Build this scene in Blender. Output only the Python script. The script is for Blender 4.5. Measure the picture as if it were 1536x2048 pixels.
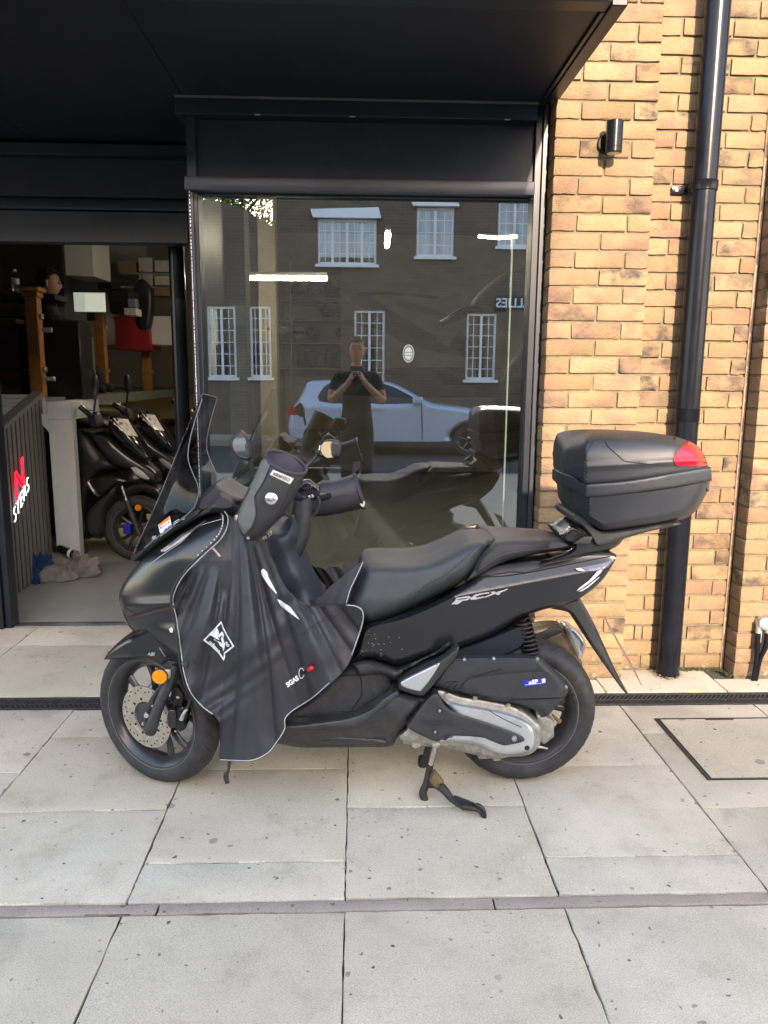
import bpy, bmesh, math, random
import numpy as np
from mathutils import Vector, Matrix
from mathutils.geometry import delaunay_2d_cdt
from mathutils.bvhtree import BVHTree
random.seed(7)
RNG = np.random.RandomState(5)
S = bpy.context.scene
for o in list(bpy.data.objects):
    bpy.data.objects.remove(o)
COL = S.collection
R = math.radians
# ------------------------------------------------------------------ camera
CAM_H = 1.41
PITCH, YAW, ROLL, FPX = R(10.0), R(2.07), R(-0.42), 1538.0
def cam_rows():
    cp, sp, c, s = math.cos(PITCH), math.sin(PITCH), math.cos(YAW), math.sin(YAW)
    f = Vector((s*cp, c*cp, -sp)); r = Vector((c, -s, 0)); d = f.cross(r)
    return r*math.cos(ROLL)+d*math.sin(ROLL), -r*math.sin(ROLL)+d*math.cos(ROLL), f
CR, CD, CF = cam_rows()
CAM = Vector((0, 0, CAM_H))
cam = bpy.data.cameras.new('camera'); cam_o = bpy.data.objects.new('camera', cam); COL.objects.link(cam_o)
cam.sensor_fit = 'VERTICAL'; cam.sensor_height = 36; cam.lens = FPX/2048*36
cam.clip_start = 0.02; cam.clip_end = 500
m = Matrix.Identity(4)
for i in range(3):
    m[i][0], m[i][1], m[i][2], m[i][3] = CR[i], -CD[i], -CF[i], CAM[i]
cam_o.matrix_world = m
S.camera = cam_o
S.render.resolution_x, S.render.resolution_y = 768, 1024
# ------------------------------------------------------------------ world, sun, exposure
SUN_EL, SUN_AZ = R(22), R(7)          # azimuth: degrees to the right of straight behind the camera
w = bpy.data.worlds.new('World'); S.world = w; w.use_nodes = True
nt = w.node_tree; bg = nt.nodes['Background']
sky = nt.nodes.new('ShaderNodeTexSky'); sky.sky_type = 'NISHITA'; sky.sun_disc = False
sky.sun_elevation = SUN_EL; sky.sun_rotation = math.pi - SUN_AZ
sky.air_density = 1.0; sky.dust_density = 1.0; sky.ozone_density = 1.0
nt.links.new(sky.outputs[0], bg.inputs[0]); bg.inputs[1].default_value = 0.15
sun = bpy.data.lights.new('sun', 'SUN'); sun.energy = 2.0; sun.angle = R(1.5); sun.color = (1, .93, .82)
sun_o = bpy.data.objects.new('sun', sun); COL.objects.link(sun_o)
sdir = Vector((math.sin(SUN_AZ)*math.cos(SUN_EL), -math.cos(SUN_AZ)*math.cos(SUN_EL), math.sin(SUN_EL)))
sun_o.rotation_euler = sdir.to_track_quat('Z', 'Y').to_euler(); sun_o.location = (4, -8, 9)
S.view_settings.view_transform = 'Standard'; S.view_settings.look = 'None'
S.view_settings.use_white_balance = True; S.view_settings.white_balance_temperature = 7900; S.view_settings.white_balance_tint = 17
S.view_settings.gamma = 1; S.view_settings.exposure = 2.70
# ------------------------------------------------------------------ helpers
def ray(px, py):
    return CR*((px-768)/FPX) + CD*((py-1024)/FPX) + CF
def U(px, py, Y):            # photo pixel on the vertical plane y = Y
    d = ray(px, py); t = Y/d.y
    return CAM + d*t
def G(px, py, z=0.0):        # photo pixel on the level z
    d = ray(px, py); t = (z-CAM_H)/d.z
    return CAM + d*t
def link(o, parent=None):
    COL.objects.link(o)
    if parent is not None:
        o.parent = parent
    return o
def thing(name, label, cat, loc=(0, 0, 0), rz=0, group=None):
    o = bpy.data.objects.new(name, None); COL.objects.link(o)
    o.empty_display_size = .1
    o.location = loc; o.rotation_euler = (0, 0, rz); o['label'] = label; o['category'] = cat
    if group: o['group'] = group
    return o
def tag(o, label, cat, group=None):
    o['label'] = label; o['category'] = cat
    if group: o['group'] = group
    return o
def finish(me, smooth=None):
    if smooth is not None:
        for p in me.polygons: p.use_smooth = True
        try: me.set_sharp_from_angle(angle=R(smooth))
        except Exception: pass
def obj(name, me, mat=None, parent=None, off=None, smooth=None):
    """me: mesh, bmesh or (verts, faces); off: subtract this origin so that the mesh is local to its parent."""
    if isinstance(me, tuple):
        v, f = me[0], me[1]; me = bpy.data.meshes.new(name); me.from_pydata([tuple(x) for x in v], [], f); me.update()
    elif isinstance(me, bmesh.types.BMesh):
        b = me; me = bpy.data.meshes.new(name); b.to_mesh(me); b.free()
    if off is not None:
        me.transform(Matrix.Translation(-Vector(off)))
    finish(me, smooth)
    if mat is not None and not me.materials: me.materials.append(mat)
    o = bpy.data.objects.new(name, me)
    return link(o, parent)
def bm_box(bm, a, b, bev=0, seg=1, M=None):
    """axis box from corner a to corner b"""
    a, b = Vector(a), Vector(b)
    r = bmesh.ops.create_cube(bm, size=1)
    vs = r['verts']
    c = (a+b)/2; s = Vector([max(abs(b[i]-a[i]), 1e-5) for i in range(3)])
    for v in vs: v.co = Vector((v.co.x*s.x, v.co.y*s.y, v.co.z*s.z))
    if bev > 0:
        es = list({e for v in vs for e in v.link_edges})
        r2 = bmesh.ops.bevel(bm, geom=es, offset=min(bev, min(s)*.45), segments=seg, affect='EDGES', profile=.6)
        vs = list({v for f in r2['faces'] for v in f.verts} | {v for v in vs if v.is_valid})
    for v in vs: v.co = v.co + c
    if M is not None:
        for v in vs: v.co = M @ v.co
    return vs
def box(name, a, b, mat, parent=None, bev=.003, seg=1, off=None, M=None, smooth=40):
    bm = bmesh.new(); bm_box(bm, a, b, bev, seg, M); return obj(name, bm, mat, parent, off, smooth)
def boxes(name, lst, mat, parent=None, bev=.003, off=None):
    bm = bmesh.new()
    for a, b in lst: bm_box(bm, a, b, bev)
    return obj(name, bm, mat, parent, off, 40)
def smooth_path(pts, n=6, closed=False):
    P = [Vector(p) for p in pts]; out = []
    N = len(P); rng = range(N) if closed else range(N-1)
    for i in rng:
        p1, p2 = P[i], P[(i+1) % N]
        p0 = P[(i-1) % N] if (closed or i > 0) else p1*2-p2
        p3 = P[(i+2) % N] if (closed or i+2 < N) else p2*2-p1
        for k in range(n):
            t = k/n; t2 = t*t; t3 = t2*t
            out.append(.5*((2*p1)+(p2-p0)*t+(2*p0-5*p1+4*p2-p3)*t2+(3*p1-p0-3*p2+p3)*t3))
    if not closed: out.append(P[-1].copy())
    return out
def bm_tube(bm, pts, r, seg=10, cap=True, closed=False, flat=None):
    """tube along points; r number or list; flat=(scale) squashes second axis"""
    P = [Vector(p) for p in pts]; n = len(P)
    rs = list(r) if hasattr(r, '__len__') else [r]*n
    if len(rs) != n:
        rs = list(np.interp(np.linspace(0, 1, n), np.linspace(0, 1, len(rs)), rs))
    rings = []; up = None
    for i in range(n):
        if closed: t = P[(i+1) % n]-P[i-1]
        else: t = P[min(i+1, n-1)]-P[max(i-1, 0)]
        if t.length < 1e-9: t = Vector((0, 0, 1))
        t.normalize()
        if up is None:
            up = Vector((0, 0, 1)) if abs(t.z) < .9 else Vector((0, 1, 0))
        a = t.cross(up)
        if a.length < 1e-6: a = t.orthogonal()
        a.normalize(); b = a.cross(t); b.normalize(); up = b
        fl = flat or 1
        rings.append([bm.verts.new(P[i]+a*math.cos(q)*rs[i]+b*math.sin(q)*rs[i]*fl) for q in [2*math.pi*k/seg for k in range(seg)]])
    for i in range(n if closed else n-1):
        A, B = rings[i], rings[(i+1) % n]
        for k in range(seg):
            bm.faces.new((A[k], A[(k+1) % seg], B[(k+1) % seg], B[k]))
    if cap and not closed:
        bm.faces.new(rings[0]); bm.faces.new(rings[-1][::-1])
def tube(name, pts, r, mat, parent=None, seg=10, n=0, off=None, closed=False, flat=None, cap=True):
    if n: pts = smooth_path(pts, n, closed)
    bm = bmesh.new(); bm_tube(bm, pts, r, seg, cap, closed, flat)
    bmesh.ops.recalc_face_normals(bm, faces=bm.faces)
    return obj(name, bm, mat, parent, off, 50)
def bm_lathe(bm, prof, seg=48, axis='Y', c=(0, 0, 0), M=None, closed=False):
    """prof: list of (radius, height along axis)"""
    c = Vector(c); rings = []
    for (r, h) in prof:
        ring = []
        for k in range(seg):
            q = 2*math.pi*k/seg; x, y = r*math.cos(q), r*math.sin(q)
            p = {'Y': Vector((x, h, y)), 'Z': Vector((x, y, h)), 'X': Vector((h, x, y))}[axis]
            p = (M @ p if M is not None else p)+c
            ring.append(bm.verts.new(p))
        rings.append(ring)
    n = len(rings)
    for i in range(n if closed else n-1):
        A, B = rings[i], rings[(i+1) % n]
        for k in range(seg):
            bm.faces.new((A[k], A[(k+1) % seg], B[(k+1) % seg], B[k]))
    if not closed:
        if prof[0][0] > 1e-4: bm.faces.new(rings[0][::-1])
        if prof[-1][0] > 1e-4: bm.faces.new(rings[-1])
    bmesh.ops.remove_doubles(bm, verts=bm.verts, dist=1e-6)
    bmesh.ops.recalc_face_normals(bm, faces=bm.faces)
def lathe(name, prof, mat, parent=None, seg=48, axis='Y', c=(0, 0, 0), M=None, closed=False, off=None, smooth=35):
    bm = bmesh.new(); bm_lathe(bm, prof, seg, axis, c, M, closed); return obj(name, bm, mat, parent, off, smooth)
# --- polygons: triangulated outline with inner points, in 2D (pixels or metres)
def seg_dist(P, poly):
    P = np.asarray(P, float); A = np.asarray(poly, float); B = np.roll(A, -1, 0); d = np.full(len(P), 1e9)
    for a, b in zip(A, B):
        ab = b-a; L = max((ab**2).sum(), 1e-12)
        t = np.clip(((P-a)@ab)/L, 0, 1); q = a+t[:, None]*ab
        d = np.minimum(d, np.sqrt(((P-q)**2).sum(1)))
    return d
def inside(P, poly):
    P = np.asarray(P, float); A = np.asarray(poly, float); B = np.roll(A, -1, 0); c = np.zeros(len(P), bool)
    for a, b in zip(A, B):
        cond = ((a[1] > P[:, 1]) != (b[1] > P[:, 1]))
        with np.errstate(divide='ignore', invalid='ignore'):
            xi = (b[0]-a[0])*(P[:, 1]-a[1])/(b[1]-a[1]+1e-15)+a[0]
        c ^= cond & (P[:, 0] < xi)
    return c
def smooth_poly(poly, n=4):
    """rounds an outline (Catmull-Rom); a point given with third item 1 stays a corner"""
    P = [Vector((p[0], p[1], 0)) for p in poly]; cor = [len(p) > 2 and p[2] == 1 for p in poly]; N = len(P); out = []
    for i in range(N):
        p1, p2 = P[i], P[(i+1) % N]
        p0 = P[i-1] if not cor[i] else p1*2-p2
        p3 = P[(i+2) % N] if not cor[(i+1) % N] else p2*2-p1
        for k in range(n):
            t = k/n; t2 = t*t; t3 = t2*t
            v = .5*((2*p1)+(p2-p0)*t+(2*p0-5*p1+4*p2-p3)*t2+(3*p1-p0-3*p2+p3)*t3)
            out.append((v.x, v.y))
    return out
def trimesh(poly, step, rings=()):
    poly = [tuple(p[:2]) for p in poly]; out = []
    N = len(poly)
    for i in range(N):
        a, b = np.array(poly[i]), np.array(poly[(i+1) % N]); L = np.hypot(*(b-a)); k = max(1, int(round(L/step)))
        for j in range(k): out.append(tuple(a+(b-a)*j/k))
    A = np.array(out); lo, hi = A.min(0), A.max(0)
    gx = np.arange(lo[0]+step*.5, hi[0], step); gy = np.arange(lo[1]+step*.5, hi[1], step*.87)
    pts = np.array([(x+(step*.5 if j % 2 else 0), y) for j, y in enumerate(gy) for x in gx]) if len(gx) and len(gy) else np.zeros((0, 2))
    if len(pts):
        pts = pts[inside(pts, A)]
        if len(pts): pts = pts[seg_dist(pts, A) > step*.45]
    if rings:                        # rows that follow the outline, so that its rounding stays even
        T_ = np.roll(A, -1, 0)-np.roll(A, 1, 0); T_ /= np.maximum(np.hypot(T_[:, 0], T_[:, 1]), 1e-9)[:, None]
        sgn = 1 if (A[:, 0]*np.roll(A[:, 1], -1)-np.roll(A[:, 0], -1)*A[:, 1]).sum() > 0 else -1
        Nn = np.stack([-T_[:, 1], T_[:, 0]], 1)*sgn
        if len(pts): pts = pts[seg_dist(pts, A) > max(rings)+step*.5]
        add = []
        for q in rings:
            c = A+Nn*q; c = c[inside(c, A)]
            if len(c): c = c[seg_dist(c, A) > q*.93]
            add.append(c)
        pts = np.concatenate([pts]+[c for c in add if len(c)]) if any(len(c) for c in add) or len(pts) else pts
    V = [Vector((float(p[0]), float(p[1]))) for p in list(A)+list(pts)]
    nb = len(A); E = [(i, (i+1) % nb) for i in range(nb)]
    r = delaunay_2d_cdt(V, E, [], 1, 1e-6)
    v2 = np.array([tuple(v) for v in r[0]]); F = [tuple(f) for f in r[2]]
    d = seg_dist(v2, A)
    return v2, F, d
def bound_edges(F):
    cnt = {}
    for f in F:
        for i in range(len(f)):
            e = (f[i], f[(i+1) % len(f)]); k = (min(e), max(e)); cnt.setdefault(k, []).append(e)
    return [v[0] for v in cnt.values() if len(v) == 1]
def rnd(d, r):
    t = np.clip(d/max(r, 1e-9), 0, 1); return np.sqrt(np.clip(1-(1-t)**2, 0, 1))
def solid(poly, Yc, W, r, step=7, w0=.01, far=None, px=True, extra=None, smooth=True, n=4, w0f=None):
    """Outline inflated to both sides of the plane y = Yc. W: half width in m (number or f(x, y) of arrays); r: rounding (outline units)."""
    if smooth: poly = smooth_poly(poly, n)
    v2, F, d = trimesh(poly, step, (.12*r, .45*r, r) if r <= 17 else (.04*r, .15*r, .4*r))
    Wv = W(v2[:, 0], v2[:, 1]) if callable(W) else np.full(len(v2), W)
    w = w0+(Wv-w0)*rnd(d, r) if w0f is None else Wv*(w0f+(1-w0f)*rnd(d, r))
    if extra is not None: w = w+extra(v2[:, 0], v2[:, 1], d)
    near = [U(x, y, Yc-ww) if px else Vector((x, Yc-ww, y)) for (x, y), ww in zip(v2, w)]
    wf = w if far is None else np.minimum(w, far)
    fv = [Vector((p.x, Yc+ww, p.z)) for p, ww in zip(near, wf)]
    n0 = len(near); faces = []
    ori = 1
    f = F[0]; a, b, c = [near[i] for i in f[:3]]
    if (b-a).cross(c-a).y > 0: ori = -1
    for f in F:
        faces.append(f if ori == 1 else f[::-1]); g = tuple(i+n0 for i in f); faces.append(g[::-1] if ori == 1 else g)
    for (i, j) in bound_edges(F):
        q = (j, i, i+n0, j+n0); faces.append(q if ori == 1 else q[::-1])
    return near+fv, faces
def sheet(poly, Yf, th=.004, step=7, px=True, smooth=True, n=4):
    """Outline on a surface y = Yf(x, y, d) (arrays), with thickness th."""
    if smooth: poly = smooth_poly(poly, n)
    v2, F, d = trimesh(poly, step)
    Y = Yf(v2[:, 0], v2[:, 1], d) if callable(Yf) else np.full(len(v2), Yf)
    near = [U(x, y, Y_) if px else Vector((x, Y_, y)) for (x, y), Y_ in zip(v2, Y)]
    fv = [p+Vector((0, th, 0)) for p in near]; n0 = len(near); faces = []
    f = F[0]; a, b, c = [near[i] for i in f[:3]]; ori = -1 if (b-a).cross(c-a).y > 0 else 1
    for f in F:
        faces.append(f if ori == 1 else f[::-1]); g = tuple(i+n0 for i in f); faces.append(g[::-1] if ori == 1 else g)
    for (i, j) in bound_edges(F):
        q = (j, i, i+n0, j+n0); faces.append(q if ori == 1 else q[::-1])
    return near+fv, faces
def bvh_of(*objs):
    vs, fs = [], []
    for o in objs:
        mw = o.matrix_basis if o.parent is None else (Matrix.Translation(o.parent.location) @ o.matrix_basis)
        b = len(vs)
        vs += [mw @ v.co for v in o.data.vertices]; fs += [tuple(i+b for i in p.vertices) for p in o.data.polygons]
    return BVHTree.FromPolygons(vs, fs)
def hit(tree, px, py, Y=None, off=.002):
    d = ray(px, py).normalized()
    h = tree.ray_cast(CAM, d, 20)
    if h[0] is None: return U(px, py, Y) if Y else None
    return h[0]-d*off
def on_plate(tree, poly, off=.0015, th=.0012, step=5, Y=2.4, smooth=False, n=4):
    """thin plate that follows a surface: outline in photo pixels dropped on the surface"""
    if smooth: poly = smooth_poly(poly, n)
    v2, F, d = trimesh(poly, step)
    near = [hit(tree, x, y, Y, off+th) for x, y in v2]
    fv = [hit(tree, x, y, Y, off) for x, y in v2]; n0 = len(near); faces = []
    f = F[0]; a, b, c = [near[i] for i in f[:3]]; ori = -1 if (b-a).cross(c-a).y > 0 else 1
    for f in F:
        faces.append(f if ori == 1 else f[::-1]); g = tuple(i+n0 for i in f); faces.append(g[::-1] if ori == 1 else g)
    for (i, j) in bound_edges(F):
        q = (j, i, i+n0, j+n0); faces.append(q if ori == 1 else q[::-1])
    return near+fv, faces
def text_mesh(s, size=1.0, depth=.02, bold=0, shear=0, align='CENTER', space=1.0):
    cu = bpy.data.curves.new('t', 'FONT'); cu.body = s; cu.size = size; cu.extrude = depth; cu.align_x = align; cu.align_y = 'CENTER'
    cu.shear = shear; cu.offset = bold; cu.space_character = space; cu.resolution_u = 3
    o = bpy.data.objects.new('t', cu); COL.objects.link(o)
    dg = bpy.context.evaluated_depsgraph_get(); me = bpy.data.meshes.new_from_object(o.evaluated_get(dg))
    bpy.data.objects.remove(o); bpy.data.curves.remove(cu)
    return me
def text_on(name, s, o, ux, uy, mat, parent, off=None, size=1, depth=.001, bold=0, shear=0, align='CENTER', space=1.0, tree=None):
    """text in world at point o with x axis ux and y axis uy (unit vectors); tree: drop it on a surface along the view"""
    me = text_mesh(s, size, depth, bold, shear, align, space)
    ux, uy = Vector(ux).normalized(), Vector(uy).normalized(); n = ux.cross(uy).normalized(); o = Vector(o)
    for v in me.vertices:
        p = o+ux*v.co.x+uy*v.co.y
        if tree is not None:
            d = (p-CAM).normalized(); h = tree.ray_cast(CAM, d, 20)
            if h[0] is not None: p = h[0]-d*(.0025+v.co.z)
            v.co = p
        else: v.co = p+n*v.co.z
    return obj(name, me, mat, parent, off)
def loft(name, secs, mat, parent=None, off=None, seg=20, cap=(True, True), power=2.0, smooth=60):
    """secs: (pxA,pyA,pxB,pyB,Y,b[,tilt]) - ring between two photo points on plane Y with half depth b; tilt moves near side down"""
    bm = bmesh.new(); rings = []
    for s in secs:
        A, B = U(s[0], s[1], s[4]), U(s[2], s[3], s[4]); b = s[5]; tl = s[6] if len(s) > 6 else 0
        c = (A+B)/2; a = (B-A)/2; ring = []
        perp = Vector((a.z, 0, -a.x)).normalized()
        if perp.z > 0: perp = -perp
        for k in range(seg):
            q = 2*math.pi*k/seg; cq, sq = math.cos(q), math.sin(q)
            cx = math.copysign(abs(cq)**(2/power), cq); sx = math.copysign(abs(sq)**(2/power), sq)
            ring.append(bm.verts.new(c+a*cx+Vector((0, -b*sx, 0))+perp*(tl*sx)))
        rings.append(ring)
    for A, B in zip(rings[:-1], rings[1:]):
        for k in range(seg): bm.faces.new((A[k], A[(k+1) % seg], B[(k+1) % seg], B[k]))
    if cap[0]: bm.faces.new(rings[0][::-1])
    if cap[1]: bm.faces.new(rings[-1])
    bmesh.ops.recalc_face_normals(bm, faces=bm.faces)
    return obj(name, bm, mat, parent, off, smooth)
# ------------------------------------------------------------------ materials
def nodes_of(name):
    mt = bpy.data.materials.new(name); mt.use_nodes = True
    t = mt.node_tree; return mt, t, t.nodes['Principled BSDF'], t.nodes, t.links
def c4(c): return (c[0], c[1], c[2], 1)
def pm(name, col, rough=.5, metal=0, var=.12, scale=8, bump=0, bscale=120, coat=0, spec=.5, rvar=.1, col2=None, alpha=1, dirt=None, sheen=0):
    """plain procedural material: base colour with two noises, varied roughness, fine relief"""
    mt, t, b, N, L = nodes_of(name)
    g = N.new('ShaderNodeNewGeometry')
    n1 = N.new('ShaderNodeTexNoise'); n1.inputs['Scale'].default_value = scale; n1.inputs['Detail'].default_value = 6; n1.inputs['Roughness'].default_value = .65
    L.new(g.outputs['Position'], n1.inputs['Vector'])
    mx = N.new('ShaderNodeMix'); mx.data_type = 'RGBA'
    c2 = col2 or tuple(min(1, c*(1+var*2)) for c in col); c1 = tuple(c*(1-var) for c in col) if not col2 else col
    mx.inputs[6].default_value = c4(c1); mx.inputs[7].default_value = c4(c2)
    mp = N.new('ShaderNodeMapRange'); mp.inputs[1].default_value = .3; mp.inputs[2].default_value = .7
    L.new(n1.outputs[0], mp.inputs[0]); L.new(mp.outputs[0], mx.inputs[0])
    out = mx.outputs[2]
    if dirt:
        dn = N.new('ShaderNodeTexNoise'); dn.inputs['Scale'].default_value = dirt[2]; dn.inputs['Detail'].default_value = 8; dn.inputs['Roughness'].default_value = .75
        L.new(g.outputs['Position'], dn.inputs['Vector'])
        dr = N.new('ShaderNodeMapRange'); dr.inputs[1].default_value = dirt[3] if len(dirt) > 3 else .52; dr.inputs[2].default_value = .78; dr.inputs[4].default_value = dirt[1]
        L.new(dn.outputs[0], dr.inputs[0])
        m2 = N.new('ShaderNodeMix'); m2.data_type = 'RGBA'; L.new(dr.outputs[0], m2.inputs[0]); L.new(out, m2.inputs[6]); m2.inputs[7].default_value = c4(dirt[0]); out = m2.outputs[2]
    L.new(out, b.inputs['Base Color'])
    rr = N.new('ShaderNodeMapRange'); rr.inputs[3].default_value = max(.02, rough-rvar); rr.inputs[4].default_value = min(1, rough+rvar)
    L.new(n1.outputs[0], rr.inputs[0]); L.new(rr.outputs[0], b.inputs['Roughness'])
    b.inputs['Metallic'].default_value = metal; b.inputs['Specular IOR Level'].default_value = spec
    b.inputs['Coat Weight'].default_value = coat; b.inputs['Coat Roughness'].default_value = .12
    if sheen: b.inputs['Sheen Weight'].default_value = sheen
    if alpha < 1: b.inputs['Alpha'].default_value = alpha
    if bump:
        n2 = N.new('ShaderNodeTexNoise'); n2.inputs['Scale'].default_value = bscale; n2.inputs['Detail'].default_value = 4
        L.new(g.outputs['Position'], n2.inputs['Vector'])
        bp = N.new('ShaderNodeBump'); bp.inputs['Strength'].default_value = bump; bp.inputs['Distance'].default_value = .002
        L.new(n2.outputs[0], bp.inputs['Height']); L.new(bp.outputs[0], b.inputs['Normal'])
    return mt
def emit(name, col, st):
    mt, t, b, N, L = nodes_of(name)
    b.inputs['Base Color'].default_value = c4(col); b.inputs['Emission Color'].default_value = c4(col); b.inputs['Emission Strength'].default_value = st
    return mt
def glassy(name, refl, tint=(1, 1, 1), rough=0.0, ior=1.5, power=1.0, dust=0):
    """sheet glass: clear film that mirrors by a Fresnel-weighted share"""
    mt, t, b, N, L = nodes_of(name); N.remove(b)
    out = N['Material Output']
    tr = N.new('ShaderNodeBsdfTransparent'); tr.inputs[0].default_value = c4(tint)
    gl = N.new('ShaderNodeBsdfGlossy'); gl.inputs['Roughness'].default_value = rough; gl.inputs[0].default_value = (.92, .96, 1, 1)
    lw = N.new('ShaderNodeLayerWeight'); lw.inputs[0].default_value = .5          # 1 - cos, the same for both sides of the sheet
    p5 = N.new('ShaderNodeMath'); p5.operation = 'POWER'; p5.inputs[1].default_value = 5; L.new(lw.outputs['Facing'], p5.inputs[0])
    f0 = ((ior-1)/(ior+1))**2
    sch = N.new('ShaderNodeMath'); sch.operation = 'MULTIPLY_ADD'; sch.inputs[1].default_value = 1-f0; sch.inputs[2].default_value = f0; L.new(p5.outputs[0], sch.inputs[0])
    ma = N.new('ShaderNodeMath'); ma.operation = 'MULTIPLY_ADD'; ma.use_clamp = True; ma.inputs[1].default_value = power; ma.inputs[2].default_value = refl
    L.new(sch.outputs[0], ma.inputs[0])
    mx = N.new('ShaderNodeMixShader'); L.new(ma.outputs[0], mx.inputs[0]); L.new(tr.outputs[0], mx.inputs[1]); L.new(gl.outputs[0], mx.inputs[2])
    res = mx.outputs[0]
    if dust:
        g = N.new('ShaderNodeNewGeometry'); n = N.new('ShaderNodeTexNoise'); n.inputs['Scale'].default_value = 9; n.inputs['Detail'].default_value = 8
        L.new(g.outputs['Position'], n.inputs['Vector'])
        mr = N.new('ShaderNodeMapRange'); mr.inputs[1].default_value = .45; mr.inputs[2].default_value = .8; mr.inputs[4].default_value = dust; L.new(n.outputs[0], mr.inputs[0])
        df = N.new('ShaderNodeBsdfDiffuse'); df.inputs[0].default_value = (.5, .5, .5, 1)
        m2 = N.new('ShaderNodeMixShader'); L.new(mr.outputs[0], m2.inputs[0]); L.new(res, m2.inputs[1]); L.new(df.outputs[0], m2.inputs[2]); res = m2.outputs[0]
    L.new(res, out.inputs[0])
    return mt
# ================================================================== materials of the setting
def brick_mat():
    mt, t, b, N, L = nodes_of('buff_brick')
    g = N.new('ShaderNodeNewGeometry'); oi = N.new('ShaderNodeObjectInfo')
    def ramp(stops, src):
        r = N.new('ShaderNodeValToRGB'); L.new(src, r.inputs[0]); e = r.color_ramp.elements
        while len(e) > 1: e.remove(e[-1])
        e[0].position = stops[0][0]; e[0].color = c4(stops[0][1])
        for p, c in stops[1:]:
            q = e.new(p); q.color = c4(c)
        return r.outputs[0]
    def noise(scale, detail=5, rough=.6, sc=(1, 1, 1)):
        mp = N.new('ShaderNodeMapping'); mp.inputs['Scale'].default_value = sc
        ad = N.new('ShaderNodeVectorMath'); ad.operation = 'MULTIPLY_ADD'; ad.inputs[1].default_value = (13.7, 9.1, 5.3)
        cb = N.new('ShaderNodeCombineXYZ'); L.new(oi.outputs['Random'], cb.inputs[0]); L.new(oi.outputs['Random'], cb.inputs[1]); L.new(oi.outputs['Random'], cb.inputs[2])
        L.new(cb.outputs[0], ad.inputs[0]); L.new(g.outputs['Position'], ad.inputs[2])
        L.new(ad.outputs[0], mp.inputs[0])
        n = N.new('ShaderNodeTexNoise'); n.inputs['Scale'].default_value = scale; n.inputs['Detail'].default_value = detail; n.inputs['Roughness'].default_value = rough
        L.new(mp.outputs[0], n.inputs['Vector']); return n.outputs[0]
    def mix(f, a, c):
        m = N.new('ShaderNodeMix'); m.data_type = 'RGBA'; L.new(f, m.inputs[0])
        for i, v in ((6, a), (7, c)):
            if isinstance(v, tuple): m.inputs[i].default_value = c4(v)
            else: L.new(v, m.inputs[i])
        return m.outputs[2]
    def rng(src, a, c, d0=0, d1=1):
        m = N.new('ShaderNodeMapRange'); m.inputs[1].default_value = a; m.inputs[2].default_value = c; m.inputs[3].default_value = d0; m.inputs[4].default_value = d1
        L.new(src, m.inputs[0]); return m.outputs[0]
    def mul(a, c):
        m = N.new('ShaderNodeMath'); m.operation = 'MULTIPLY'; L.new(a, m.inputs[0])
        if isinstance(c, float): m.inputs[1].default_value = c
        else: L.new(c, m.inputs[1])
        return m.outputs[0]
    base = ramp([(0, (.235, .166, .092)), (.25, (.252, .186, .108)), (.5, (.214, .142, .079)), (.75, (.240, .170, .100)), (1, (.222, .150, .088))], oi.outputs['Random'])
    n_f = noise(130, 8, .8); fine = rng(n_f, .3, .7, .70, 1.22)
    # rosy flush, most bricks
    wn = N.new('ShaderNodeTexWhiteNoise'); wn.noise_dimensions = '1D'; L.new(oi.outputs['Random'], wn.inputs['W'])
    red_amt = rng(wn.outputs['Value'], .15, .75, .1, .85)
    red = mul(rng(noise(7, 3, .5, (1, 1, 1.6)), .42, .62), red_amt)
    c = mix(red, base, (.200, .116, .084))
    # sooty smudge on about a fifth
    sp = N.new('ShaderNodeSeparateColor'); L.new(wn.outputs['Color'], sp.inputs[0])
    dk_amt = rng(sp.outputs[1], .52, .90, 0, 1.0)
    dk = mul(rng(noise(9, 4, .6, (1, 1, 1.3)), .47, .66), dk_amt)
    c = mix(dk, c, (.062, .050, .046))
    # pale lime bloom
    pl = mul(rng(noise(30, 6, .7), .64, .78), rng(sp.outputs[2], .75, 1, .0, .4))
    c = mix(pl, c, (.42, .37, .31))
    mm = N.new('ShaderNodeMix'); mm.data_type = 'RGBA'; mm.blend_type = 'MULTIPLY'; mm.inputs[0].default_value = 1; L.new(c, mm.inputs[6]); L.new(fine, mm.inputs[7])
    # whitish salts on the lowest courses
    sx = N.new('ShaderNodeSeparateXYZ'); L.new(g.outputs['Position'], sx.inputs[0])
    low = mul(rng(sx.outputs[2], .16, .02), rng(noise(26, 8, .75), .56, .66, 0, .8))
    cc = mix(low, mm.outputs[2], (.45, .41, .36))
    L.new(cc, b.inputs['Base Color']); b.inputs['Roughness'].default_value = .92; b.inputs['Specular IOR Level'].default_value = .2
    bp = N.new('ShaderNodeBump'); bp.inputs['Strength'].default_value = .95; bp.inputs['Distance'].default_value = .006
    nb = noise(75, 7, .7, (1, 1, 1.9)); L.new(nb, bp.inputs['Height']); L.new(bp.outputs[0], b.inputs['Normal'])
    return mt
M_BRICK = brick_mat()
M_MORTAR = pm('mortar', (.140, .114, .074), .95, var=.18, scale=30, bump=.6, bscale=220, spec=.1, dirt=((.2, .16, .12), .5, 12, .55))
M_SEAL = pm('sealant', (.36, .24, .16), .7, var=.08, scale=20)
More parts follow.
